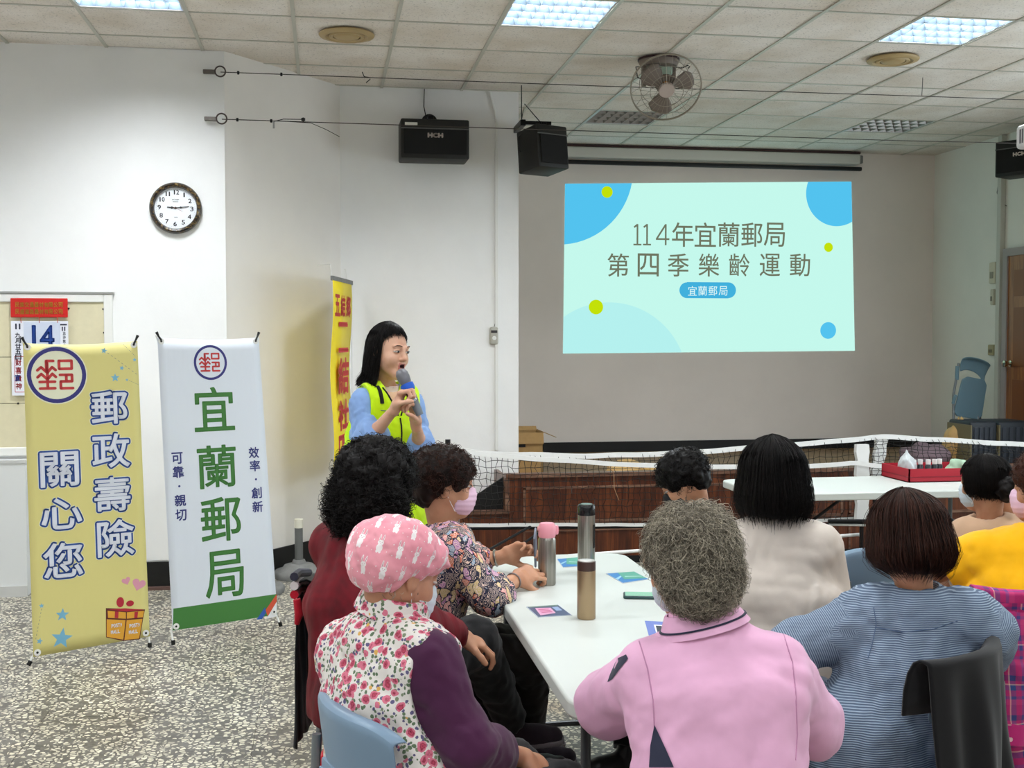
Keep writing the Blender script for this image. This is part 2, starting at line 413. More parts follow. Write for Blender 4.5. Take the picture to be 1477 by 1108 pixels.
# the brighter flush board on the front left wall
p0, p1 = Yp(160, 300, YW), Yp(322, 300, YW)
struct(MB().box(p0.x, -.6335, YW-.006, YW-.0002, .19, ZC-.004), 'trim_1', M_WALL, wl)
def skirt(name, a, b, h=.18):
    a, b = Vector((*a, 0)), Vector((*b, 0)); d = (b-a).normalized(); n = Vector((-d.y, d.x, 0))*-.016
    struct(MB().prism([a+n, b+n, b-n*.01, a-n*.01], (0, 0, h)), name, M_BLK)
skirt('baseboard_front_left', (-1.6, YW), (-.64, YW)); skirt('baseboard_diagonal', (-.633, YW), (.12, YP)); skirt('baseboard_front', (.13, YP), (1.0, YP))
struct(MB().box(-1.6, -.66, YW-.05, YW-.017, 0, .02), 'trim_2', mat('red brown strip', (96, 72, 66), .7))
# ------------------------------------------------------------------ ceiling fixtures
M_LOUV = mat('aluminium louvre blade', (76, 88, 98), .35)
M_TUBE = mat('lit lamp tube', (255, 255, 255), .5, emit=(235, 244, 255), estr=6)
M_OFFT = mat('unlit tube', (225, 224, 218), .4)
M_HOUSE = mat('lamp housing', (225, 228, 230), .4)
def troffer(x, y, lit, label, seen=True):
    t = thing('ceiling_light', label, 'light', (x+GS/2, y+GS/2, ZC), 'square louvred ceiling lights')
    h = GS/2-.011; m = MB()
    for a in ((-h, -h+.008, -h, h), (h-.008, h, -h, h), (-h, h, -h, -h+.008), (-h, h, h-.008, h)): m.box(a[0], a[1], a[2], a[3], .0, .1)
    m.box(-h, h, -h, h, .1, .108); m.build('housing', M_HOUSE, t)
    m = MB(); nx, ny = 7, 4
    if seen:
        for i in range(nx+1):
            X = -h+.01+(2*h-.02)*i/nx
            m.add([(X-.012, -h, .036), (X+.012, -h, .036), (X, -h, .002), (X-.012, h, .036), (X+.012, h, .036), (X, h, .002)], [(0, 1, 4, 3), (0, 3, 5, 2), (1, 2, 5, 4)])
        for j in range(ny+1):
            Y = -h+.01+(2*h-.02)*j/ny
            m.add([(-h, Y-.016, .036), (-h, Y+.016, .036), (-h, Y, .002), (h, Y-.016, .036), (h, Y+.016, .036), (h, Y, .002)], [(0, 1, 4, 3), (0, 3, 5, 2), (1, 2, 5, 4)])
        m.build('louvre', M_LOUV if lit else mat('grey louvre', (150, 146, 142), .3, .3), t)
        for k in range(3):
            Y = (-.17, 0, .17)[k]
            MB().tube([(-h+.02, Y, .078), (h-.02, Y, .078)], .013, 8).build('lamp_tube', M_TUBE if lit else M_OFFT, t, True)
    if lit:
        l = bpy.data.lights.new('troffer_light', 'AREA'); l.shape = 'SQUARE'; l.size = .56; l.energy = LAMP_W*(1 if seen else .37); l.color = (.93, .97, 1.0); l.spread = math.radians(168)
        lo = bpy.data.objects.new('troffer_light', l); COL.objects.link(lo); lo.parent = t; lo.location = (0, 0, .06 if seen else .002)
    return t
lampnames = {(-1, 0): 'lit square ceiling light above the white wall left of the clock, cut by the frame',
             (1, 0): 'lit square louvred ceiling light between round ceiling vent and ceiling fan',
             (3, 0): 'lit square louvred ceiling light above the round vent near projector'}
for (x, y) in LIT:
    i = round((x-GX0)/1.2)//1; k = (round((x-GX0)/GS)//2, round((GY0-y)/3.0))
    seen = y > 6
    if seen:
        lb = {-1: lampnames[(-1, 0)], 1: lampnames[(1, 0)], 3: lampnames[(3, 0)]}.get(round((x-GX0)/1.2), 'lit square ceiling light outside the view')
    else: lb = 'lit square ceiling light over the audience, behind the camera'
    troffer(x, y, True, lb, seen)
troffer(*OFF[0], False, 'unlit square louvred ceiling light over stage just beyond the ceiling fan')
troffer(*OFF[1], False, 'unlit square louvred ceiling light over stage nearest the side wall with door')
M_VENT = mat('yellowed vent plastic', (176, 152, 108), .5)
for (px, py, lb) in ((500, 47, 'round yellowed ceiling vent above the wall wires'), (1288, 83, 'round yellowed ceiling vent below the lit light near the projector')):
    p = Zp(px, py, ZC); t = thing('ceiling_vent', lb, 'vent', (p.x, p.y, ZC-.004), 'round ceiling vents')
    MB().lathe([(.0, -.004), (.165, -.004), (.17, -.012), (.165, -.02), (.13, -.026), (.12, -.014), (0, -.012)], 40).build('vent_ring', M_VENT, t, 60)
    MB().lathe([(0, -.03), (.05, -.03), (.075, -.026), (.08, -.018), (0, -.016)], 32).build('vent_cone', M_VENT, t, 60)
    MB().lathe([(.085, -.024), (.105, -.028), (.11, -.02), (.09, -.016), (.085, -.024)], 32, cap=False).build('vent_ring', M_VENT, t, 60)
# orbit fan on the ceiling
p = Zp(950, 84, ZC); F = thing('ceiling_fan', 'caged oscillating fan with three brown grey blades hung from ceiling', 'fan', (p.x, p.y, ZC-.006))
M_FAN = mat('taupe fan plastic', (128, 116, 108), .5); M_CAGE = mat('pale cage wire', (160, 152, 138), .4, .3)
MB().lathe([(.0, 0), (.13, 0), (.135, -.02), (.12, -.05), (0, -.055)], 36).build('ceiling_plate', M_FAN, F, 50)
MB().lathe([(.136, -.001), (.14, -.001), (.14, -.012), (.136, -.012)], 36).build('plate_rim', mat('dark maroon rim', (50, 22, 26), .5), F, 50)
for q in (-.115, .09): MB().rbox(q, q+.025, -.02, .02, -.19, -.04, .004).build('yoke_arm', M_FAN, F)
MB().rbox(-.085, .085, -.045, .045, -.11, -.05, .01).build('switch_box', mat('pale green box', (196, 222, 206), .5), F)
MB().tube([(-.1, 0, -.05), (-.16, -.01, -.06), (-.15, -.02, -.13), (-.08, -.03, -.16)], .004, 5).build('cable', M_BLACK, F, True)
MB().tube([(.12, 0, -.05), (.16, -.01, -.055), (.2, -.01, -.035), (.215, -.01, -.045), (.2, -.01, -.055)], .004, 5).build('pull_cord', M_BLACK, F, True)
hc = Yp(960, 124, p.y-.03)-V(p.x, p.y, ZC-.006)
nrm = Vector((-.12, -.78, -.62)).normalized(); R = nrm.to_track_quat('Z', 'Y').to_matrix().to_4x4(); HM = Matrix.Translation(hc) @ R
MB().lathe([(0, -.14), (.05, -.135), (.068, -.10), (.068, -.03), (.03, -.01), (0, -.01)], 24, HM).build('motor', M_FAN, F, 50)
MB().lathe([(0, .075), (.05, .072), (.055, .06), (.05, .05), (0, .05)], 24, HM).build('hub_badge', mat('pale pink badge', (190, 174, 166), .5), F, 50)
MB().lathe([(0, .045), (.028, .045), (.03, -.02), (0, -.02)], 20, HM).build('hub', mat('amber hub', (190, 128, 50), .4), F, 50)
for k in range(3):
    a0 = k*2*PI/3+.35; m = MB(); n1, n2 = 7, 6; g = []
    for i in range(n1+1):
        for j in range(n2+1):
            r = .03+.16*i/n1; wdt = .5*math.sin(min(1, (i/n1)*1.1+.25)*PI*.62)*(1 if i < n1 else .55); a = a0+(j/n2-.5)*wdt*2.2
            g.append(HM @ Vector((r*math.cos(a), r*math.sin(a), .02+(j/n2-.5)*.05*(1-.3*i/n1))))
    for i in range(n1):
        for j in range(n2):
            a = i*(n2+1)+j; m.quad(g[a], g[a+1], g[a+n2+2], g[a+n2+1])
    o = m.build('blade', M_FAN, F, True); s = o.modifiers.new('s', 'SOLIDIFY'); s.thickness = .003
cg = MB(); Rg = .235
for (r, z) in ((Rg, 0.02), (Rg, .028), (.17, .062), (.11, .078), (.17, -.045)): cg.tube([HM @ Vector((r*math.cos(a*PI/20), r*math.sin(a*PI/20), z)) for a in range(40)], .0022 if r < Rg else .005, 5, closed=True)
for k in range(30):
    a = k*PI/15; pts = [(.05, .082), (.11, .079), (.17, .064), (.215, .045), (Rg, .024)]
    cg.tube([HM @ Vector((r*math.cos(a), r*math.sin(a), z)) for r, z in pts], .0013, 4)
    if k % 2 == 0:
        pts = [(Rg, .02), (.2, -.02), (.17, -.045), (.11, -.065), (.06, -.075)]; cg.tube([HM @ Vector((r*math.cos(a), r*math.sin(a), z)) for r, z in pts], .0013, 4)
o = cg.build('cage', M_CAGE, F, True)
# ------------------------------------------------------------------ stage
ZS, YS, XS = .52, 8.15, Yp(735, 690, 8.15).x
stage = MB().box(XS+.02, XR-.001, YS+.04, YB-.001, 0.0, ZS).build('floor_stage', M_STGF); stage['kind'] = 'structure'
MB().box(XS+.16, XR-.002, YB-.03, YB-.001, ZS, ZS+.1).build('baseboard_back', M_BLK)['kind'] = 'structure'
MB().box(XR-.03, XR-.001, YS+.1, YB-.03, ZS, ZS+.1).build('baseboard_right', M_BLK)['kind'] = 'structure'
front = MB().box(XS, XR-.002, YS, YS+.04, 0, .64).build('wall_stage_front', M_STG); front['kind'] = 'structure'
MB().box(XS-.03, XR-.002, YS-.02, YS+.07, .64, .668).build('rim_moulding', M_STGT, front)
zb = Yp(800, 703, YS).z; zl = Yp(800, 753, YS).z
xx = XS+.1
for k in range(4):   # raised frames with a panel in each
    x0, x1 = xx+k*1.25, min(xx+k*1.25+1.2, XR-.05); m = MB()
    m.box(x0, x1, YS-.012, YS, zb-.012, zb+.006); m.box(x0, x1, YS-.012, YS, zl-.006, zl+.012); m.box(x0, x0+.018, YS-.012, YS, zl, zb); m.box(x1-.018, x1, YS-.012, YS, zl, zb)
    m.build('panel_frame', M_STGT, front)
    MB().box(x0+.018, x1-.018, YS-.006, YS, zl+.012, zb-.012).build('panel', M_STG, front)
    m = MB(); z0_, z1_ = .05, zl-.07; m.box(x0, x1, YS-.01, YS, z1_, z1_+.01); m.box(x0, x0+.015, YS-.01, YS, z0_, z1_); m.build('panel_frame', M_STGT, front)
MB().box(XS, XR-.002, YS-.014, YS, 0, .05).build('kick_board', M_BLK, front)
# lower landing left of the stage front, with its worn L-shaped ledge
zt = Yp(700, 738, YS).z; xl = Yp(664, 738, YS).x
st = MB().box(xl, XS-.001, YS+.02, YP-.001, 0, zt-.02).build('wall_stage_steps', M_STG); st['kind'] = 'structure'
MB().box(xl-.01, XS-.001, YS-.0, YP-.002, zt-.02, zt).build('ledge', M_STGT, st)
MB().box(XS-.032, XS-.001, YS-.005, YP-.02, zt, .64).build('post', M_STGT, st)
YT = YS+.09; b, c = Yp(664, 740, YT), Yp(730, 688, YT)
tri = MB().prism([(b.x, YT, zt), (XS-.032, YT, zt), (XS-.032, YT, c.z), (b.x, YT, zt+.03)], (0, .02, 0)); struct(tri, 'trim_3', M_BLK)
# ------------------------------------------------------------------ projected slide, screen case
P = Panel(Yp(815, 265, YB-.004), (1, 0, 0), (0, 0, 1))
def em(name, col, k=.80):
    if name in MATS: return MATS[name]
    t = NT(name); t.b.inputs['Base Color'].default_value = (.0, .0, .0, 1); t.b.inputs['Specular IOR Level'].default_value = 0; t.b.inputs['Emission Color'].default_value = srgb(*col); t.b.inputs['Emission Strength'].default_value = k
    MATS[name] = t.m; return t.m
SL = thing('projected_slide', 'bright projected slide with blue circles and title on stage wall', 'projection', P.O)
def fb(mb, name, m, root): o = flatbuild(mb, name, m, root); o.matrix_parent_inverse = Matrix.Translation(-Vector(root.location)) if not root.rotation_euler[2] else root.matrix_basis.inverted(); return o
Q = [P.uv(*q) for q in ((812, 510), (1233, 506), (1228, 262), (815, 265))]
m = MB(); P.poly(m, Q, 0); fb(m, 'slide_background', em('slide pale turquoise', (198, 250, 238)), SL)
uvc = lambda x, y: P.uv(x/2.308+740, y/2.308+180)
kk = (P.uv(1100, 400)[0]-P.uv(1000, 400)[0])/100/2.308
m = MB(); P.disc(m, uvc(320, 863), 256*kk, .0006, 72, Q); fb(m, 'slide_shape', em('slide light blue', (182, 242, 240)), SL)
for c_, r_ in (((150, 140), 240), ((1077, 230), 104), ((1049, 685), 27)): m = MB(); P.disc(m, uvc(*c_), r_*kk, .0008, 72, Q); fb(m, 'slide_shape', em('slide blue', (84, 196, 240)), SL)
for c_, r_ in (((313, 224), 18), ((276, 607), 23), ((1050, 408), 15)): m = MB(); P.disc(m, uvc(*c_), r_*kk, .0012); fb(m, 'slide_dot', em('slide yellow green', (196, 226, 10)), SL)
m = MB(); a = uvc(579, 551); b = uvc(717, 551)
for c in (a, b): P.disc(m, c, 25*kk, .0012)
P.rect(m, a[0], a[1]-25*kk, b[0], b[1]+25*kk, .00125); fb(m, 'slide_pill', em('slide pill blue', (66, 178, 222)), SL)
m = MB()
for x in (414, 446):
    c = uvc(x, 366); P.seg(m, (c[0], c[1]-33*kk), (c[0], c[1]+33*kk), 5.5*kk, .0018); P.seg(m, (c[0]-13*kk, c[1]-31*kk), (c[0]+13*kk, c[1]-31*kk), 5*kk, .0018); P.seg(m, (c[0]-11*kk, c[1]+23*kk), (c[0]+1*kk, c[1]+32*kk), 5.5*kk, .0018)
c = uvc(498, 366); [P.seg(m, (c[0]+a[0]*kk, c[1]+a[1]*kk), (c[0]+b[0]*kk, c[1]+b[1]*kk), 5.5*kk, .0018) for a, b in (((10, -33), (10, 33)), ((10, 32), (-20, -14)), ((-22, -14), (22, -14)))]
for x, ch in ( (565, '年'), (640, '宜'), (718, '蘭'), (795, '郵'), (870, '局')):
    P.text(m, ch, uvc(x, 366), (26 if ch == '1' else 44 if ch == '4' else 70)*kk, (66 if ord(ch) < 256 else 76)*kk, .0018, .0012 if ord(ch) > 255 else .002, fit='full')
for x, ch in zip((350, 450, 550, 652, 753, 855, 955), '第四季樂齡運動'): P.text(m, ch, uvc(x, 467), 68*kk, 72*kk, .0018, .0012, fit='full')
fb(m, 'slide_title', em('slide olive grey', (112, 118, 98)), SL)
m = MB()
for i, ch in enumerate('宜蘭郵局'): P.text(m, ch, uvc(597+34*i, 553), 29*kk, 30*kk, .0022, 0, fit='full')
fb(m, 'slide_caption', em('slide white', (225, 252, 250)), SL)
a, b = Yp(812, 220, YB-.12), Yp(1240, 233, YB-.12)
t = thing('projector_screen', 'rolled white projector screen case with black bar above the slide', 'projector screen', (a.x, YB-.02, a.z))
L = b.x-a.x
MB().rbox(0, L, -.13, 0, -.045, .06, .02, 3, Matrix.Rotation(-.012*0, 4, 'Y')).build('case', mat('off white case', (206, 204, 196), .45), t, 40)
MB().rbox(.02, L+.03, -.10, -.06, -.105, -.065, .01).build('bottom_bar', M_BLACK, t, 40)
MB().rbox(L, L+.04, -.1, -.03, -.03, .05, .01).build('end_cap', M_GREYP, t, 40)
MB().box(-.2, L, -.12, 0, .062, .08).build('mounting_rail', mat('dark maroon wood', (60, 38, 36), .6), t)
# ------------------------------------------------------------------ wall clock
cpt = Yp(253, 300, YW-.03); r = (Yp(291, 300, YW-.03)-Yp(215, 300, YW-.03)).x/2
CK = thing('wall_clock', 'round wall clock with dark marbled rim and white dial', 'clock', (cpt.x, YW-.0065, cpt.z))
t = NT('marbled clock rim'); v = t.coord(); f = t.noise(v, 45, 5, .7)
t.link(t.ramp(f, [(.42, srgb(22, 16, 14)), (.52, srgb(50, 36, 22)), (.62, srgb(120, 100, 60))]), t.b.inputs['Base Color']); t.b.inputs['Roughness'].default_value = .2; M_RIM = t.m
RX = Matrix.Rotation(PI/2, 4, 'X')
MB().lathe([(r*.75, .0), (r, 0), (r, .02), (r*.97, .036), (r*.9, .045), (r*.84, .042), (r*.81, .03), (r*.8, .012), (r*.75, .012)], 64, RX, cap=False).build('rim', M_RIM, CK, 50)
MB().lathe([(0, .014), (r*.82, .014), (r*.82, .010), (0, .010)], 64, RX).build('dial', mat('white dial', (236, 240, 246), .4), CK)
PC = Panel((0, -.0145, 0), (1, 0, 0), (0, 0, 1)); m = MB()
for h in range(1, 13):
    a = PI/2-h*PI/6-.04; PC.text(m, str(h), (r*.62*math.cos(a), r*.62*math.sin(a)), r*(.12 if h < 10 else .1), r*.17, .0006, .0008, sp=r*.12, fit='full')
for h in range(60):
    a = h*PI/30; PC.disc(m, (r*.74*math.cos(a), r*.74*math.sin(a)), r*.008, .0006, 6)
PC.text(m, 'ACCUP', (0, r*.33), r*.05, r*.05, .0006, .0003, sp=r*.055, fit='full'); PC.rect(m, -r*.11, r*.24, r*.11, r*.26, .0006); PC.rect(m, -r*.06, -r*.36, r*.08, -r*.345, .0006)
flatbuild(m, 'numerals', mat('dial print', (40, 42, 48), .5), CK)
m = MB(); PC.seg(m, (r*.03, 0), (-r*.32, r*.03), r*.05, .003); PC.disc(m, (-r*.14, r*.015), r*.05, .0031, 12); PC.disc(m, (0, 0), r*.05, .004, 16); o = flatbuild(m, 'hour_hand', mat('dark hand', (40, 40, 40), .4), CK)
m = MB(); PC.seg(m, (0, 0), (r*.52, r*.07), r*.035, .005); PC.disc(m, (r*.2, r*.027), r*.04, .0051, 12); flatbuild(m, 'minute_hand', MATS['dark hand'], CK)
m = MB(); PC.seg(m, (-r*.1, r*.04), (r*.27, -r*.13), r*.012, .006); flatbuild(m, 'second_hand', mat('red brown hand', (140, 90, 80), .4), CK)
# ------------------------------------------------------------------ pin board with calendar, white board under it
Y0 = YW-.0
a, b, c = Yp(-60, 423, Y0), Yp(163, 423, Y0), Yp(163, 655, Y0)
t = thing('pin_board', 'cream pin board in a white frame on the wall behind calendar', 'board', (a.x, Y0-.001, c.z))
Wd, Hh = b.x-a.x, a.z-c.z; fw = .055
MB().box(fw, Wd-fw, -.012, 0, fw, Hh-fw).build('backing', mat('pin board backing', (120, 116, 96), .8), t)  # darker backing board, showing in the seams between the panels
seam = sorted([Yp(10, y, Y0).z-c.z for y in (515, 582)])
for z0, z1 in ((fw, seam[0]-.002), (seam[0]+.002, seam[1]-.002), (seam[1]+.002, Hh-fw)):
    MB().box(fw, Wd-fw, -.018, -.012, z0, z1).build('panel', mat('cream pin board', (212, 204, 172), .8, noise=.03), t)
for (q, z0, z1) in (((0, fw), 0, Hh), ((Wd-fw, Wd), 0, Hh)): MB().rbox(q[0], q[1], -.03, 0, z0, z1, .006).build('frame_rail', M_WHITEP, t)
for z0, z1 in ((0, fw), (Hh-fw, Hh)): MB().rbox(fw, Wd-fw, -.03, 0, z0, z1, .006).build('frame_rail', M_WHITEP, t)
MB().box(-.01, Wd+.01, -.036, 0, Hh, Hh+.012).build('top_edge', mat('grey edge', (150, 150, 146), .5), t)
for px, py in ((149, 446), (150, 480), (26, 582), (26, 651), (99, 445)):
    q = Yp(px, py, Y0-.02)-Vector(t.location); MB().lathe([(0, 0), (.007, 0), (.006, .006), (0, .008)], 10, Matrix.Translation((q.x, -.018, q.z)) @ RX).build('pin', M_BLACK, t)
c2 = Yp(42, 855, Y0); b2 = Yp(42, 655, Y0)
t = thing('low_cabinet', 'flat white cabinet panel on the floor beneath pin board', 'cabinet', (-3.6, Y0-.005, 0))
Wd = b2.x+3.6; MB().rbox(0, Wd, -.09, 0, 0.0, c.z-.02, .004).build('body', mat('white board', (214, 216, 216), .5), t)
MB().box(0, Wd, -.1, -.09, 0, .07).build('plinth', mat('pale plinth', (196, 196, 194), .5), t); MB().box(0, Wd+.004, -.096, -.09, c.z-.04, c.z-.02).build('top_strip', mat('pale plinth', (0, 0, 0)), t)
YC = Y0-.04
a, b = Yp(15, 430, YC), Yp(98, 458, YC); K = thing('wall_calendar', 'tear-off wall calendar with red header and big blue 14', 'calendar', (a.x, YC+.004, b.z))
w = b.x-a.x; h = a.z-b.z
MB().rbox(0, w, -.008, 0, 0, h, .004).build('header', mat('red header', (196, 24, 20), .45), K)
PK = Panel((0, -.0085, 0), (1, 0, 0), (0, 0, 1)); m = MB()
for row, st_ in ((.66, '民族交通器材有限公司'), (.3, '民盛道路器材有限公司')):
    for i, ch in enumerate(st_): PK.text(m, ch, (w*(.12+.084*i), h*row), w*.07, h*.26, .0006, .0007, fit='full')
flatbuild(m, 'header_print', mat('gold print', (196, 150, 50), .4, .3), K)
pb = Yp(98, 570, YC).z-b.z; pt = -(b.z-Yp(15, 463, YC).z)
MB().box(0, w, -.004, 0, pb, pt).build('page', mat('calendar paper', (226, 228, 238), .7), K)
MB().box(w*.22, w*.86, -.006, -.004, pt-.30*1.0, pt-.006).build('day_sheet', mat('grey blue sheet', (198, 206, 224), .7), K)
m = MB(); PK.text(m, '1', (w*.4, pt-.105), w*.13, .15, -.001, .004, fit='full'); PK.text(m, '4', (w*.63, pt-.105), w*.24, .15, -.001, .004, fit='full')
PK.text(m, '宜', (w*.1, pt-.36), w*.1, .04, -.001, .001); flatbuild(m, 'day_print', mat('deep blue print', (28, 66, 150), .5), K)
m = MB()
for i, ch in enumerate('九月廿五日'): PK.text(m, ch, (w*.12, pt-.09-.035*i), w*.1, .03, -.0035, .0012, fit='full')
PK.text(m, '11', (w*.12, pt-.035), w*.06, .035, -.0035, .001, fit='full'); PK.text(m, '11', (w*.92, pt-.05), w*.04, .025, -.0035, .001, fit='full')
PK.rect(m, w*.83, pt-.028, w*.98, pt-.018, -.0035)
for i in range(6): PK.text(m, '忌沖煞北吉時'[i], (w*.93, pt-.08-.025*i), w*.05, .02, -.0035, .0004, fit='full')
flatbuild(m, 'small_print', mat('dark print', (50, 56, 76), .6), K)
m = MB()
z1, z0 = pb+.25, pb+.02
for q in ((w*.05, z0, w*.06, z1), (w*.3, z0, w*.31, z1), (w*.05, z0, w*.31, z0+.004), (w*.05, z1-.004, w*.31, z1)): PK.rect(m, *q, -.0035)
for i in range(4): PK.text(m, '財喜貴神'[i], (w*.12, z1-.04-.05*i), w*.1, .04, -.0035, .001, fit='full')
flatbuild(m, 'lucky_box', mat('calendar red', (190, 60, 70), .6), K)
for i in range(3): MB().tube([(w*(.18+.32*i), -.008, .004), (w*(.18+.32*i), -.014, -.012), (w*(.18+.32*i), -.006, pt-.012)], .002, 6).build('hook', mat('red header', (0, 0, 0)), K)
# ------------------------------------------------------------------ X-stand banners
def cloth_mat(name, col, rough=.55):
    if name in MATS: return MATS[name]
    t = NT(name); v = t.coord(); f = t.noise(t.mapping(v, (1, 1, .35)), 5, 3); t.b.inputs['Base Color'].default_value = srgb(*col)
    t.b.inputs['Roughness'].default_value = rough; t.bump(f, .35, .02); MATS[name] = t.m; return t.m
def xbanner(name, label, tl, bl, footL, footR, matc, printer):
    fL, fR = Zp(*footL, 0), Zp(*footR, 0); u = (fR-fL).normalized(); n = V(u.y, -u.x, 0)
    w = .60; mid = (fL+fR)/2; zb = .07; lean = .125
    O = mid-u*w/2+V(0, 0, zb); v = (V(0, 0, 1.0)*1.55-n*lean)
    Pn = Panel(O, u, v); T = thing(name, label, 'banner', (mid.x, mid.y, 0), 'freestanding post office banners')
    # corner pixel -> uv fixes the real cloth size
    uTL, uBL = Pn.uv(*tl), Pn.uv(*bl[0]); uBR, uTR = Pn.uv(*bl[1]), Pn.uv(*bl[2])
    m = MB(); N = 14; K = 24; g = []
    for i in range(K+1):
        for j in range(N+1):
            a, b = j/N, i/K
            c = [(uBL[k]*(1-a)+uBR[k]*a)*(1-b)+(uTL[k]*(1-a)+uTR[k]*a)*b for k in (0, 1)]
            sag = -.012*math.sin(PI*a)*(b > .9)*(b-.9)*10
            wav = 0.0
            g.append(Pn.at(c[0], c[1]+sag, wav))
    for i in range(K):
        for j in range(N):
            q = i*(N+1)+j; m.quad(g[q], g[q+1], g[q+N+2], g[q+N+1])
    o = W(m, 'cloth', matc, T, True); s = o.modifiers.new('s', 'SOLIDIFY'); s.thickness = .001; s.offset = 0
    printer(Pn, T, (uBL, uBR, uTR, uTL))
    # white X frame poles behind, eyelet corners, hooks, rubber feet
    C = (Pn.at(*uTL), Pn.at(*uTR), Pn.at(*uBL), Pn.at(*uBR)); hub = sum((c for c in C), Vector())/4-Pn.n*.09
    for c, s_, f in ((C[0], -1, None), (C[1], 1, None), (C[2], -1, fL), (C[3], 1, fR)):
        inner = c-Pn.u*s_*.02
        W(MB().tube([hub, c-Pn.n*.02+Pn.v*(.015 if f is None else -.005)], .0045, 8), 'pole', M_WHITEP, T, True)
        W(MB().lathe([(0, .001), (.017, .001), (.017, .003), (.006, .003), (.006, .001)], 16, Matrix.Translation(inner+Pn.v*(-.02 if f is None else .02)) @ Pn.n.to_track_quat('Z', 'Y').to_matrix().to_4x4()), 'eyelet', M_WHITEP, T)
        W(MB().lathe([(0, .003), (.006, .003), (.005, .005), (0, .005)], 12, Matrix.Translation(inner+Pn.v*(-.02 if f is None else .02)) @ Pn.n.to_track_quat('Z', 'Y').to_matrix().to_4x4()), 'hook_pin', M_BLACK, T)
        if f is None: W(MB().tube([inner+Pn.v*-.015+Pn.n*.004, inner+Pn.v*.005+Pn.u*s_*.012, c+Pn.v*.03+Pn.u*s_*.004], [.006, .005, .008], 8), 'hook', M_BLACK, T, True)
        else:
            d = (f+V(0, 0, .012)); W(MB().tube([c-Pn.n*.02, d], .0055, 8), 'foot_pole', M_WHITEP, T, True)
            e = (d-c).normalized(); W(MB().tube([d-e*.02, d+V(0, 0, -.004)], .011, 10), 'rubber_foot', M_BLACK, T, True)
    return T
def kwidth(Pn, px, py): return abs(Pn.uv(px+20, py)[0]-Pn.uv(px-20, py)[0])/40
RED = mat('emblem red', (196, 58, 60), .5); NAVY = mat('emblem navy', (52, 50, 120), .5)
def emblem(Pn, T, c, R):
    """ring with a square-cut character; R outer radius in metres"""
    m = MB(); Pn.disc(m, c, R*1.04, .0008, 48); fb(m, 'emblem_halo', mat('pale print', (226, 226, 200), .5), T) if R > .1 else None
    m = MB(); Pn.ring(m, c, R*.86, R, .0014); fb(m, 'emblem_ring', NAVY, T)
    f = lambda x, y: (c[0]+(x-475)/245*R, c[1]-(y-765)/245*R); m = MB(); wd = 24/245*R
    def pl(pts):
        for p, q in zip(pts[:-1], pts[1:]): Pn.seg(m, f(*p), f(*q), wd, .0014)
        for p in pts: Pn.disc(m, f(*p), wd*.5, .0014, 8)
    pl([(448, 642), (390, 642), (390, 730)]); pl([(397, 660), (397, 880)]); pl([(316, 722), (347, 696), (397, 744), (437, 696), (466, 722)])
    pl([(316, 782), (347, 754), (397, 802), (437, 754), (466, 782)]); pl([(332, 823), (458, 823)]); pl([(334, 880), (458, 880)])
    pl([(495, 642), (600, 642), (600, 712), (495, 712), (495, 642)]); pl([(500, 765), (600, 765), (600, 822), (505, 822)]); pl([(552, 765), (552, 822)]); pl([(505, 822), (505, 882), (606, 882)])
    fb(m, 'emblem_character', RED, T)
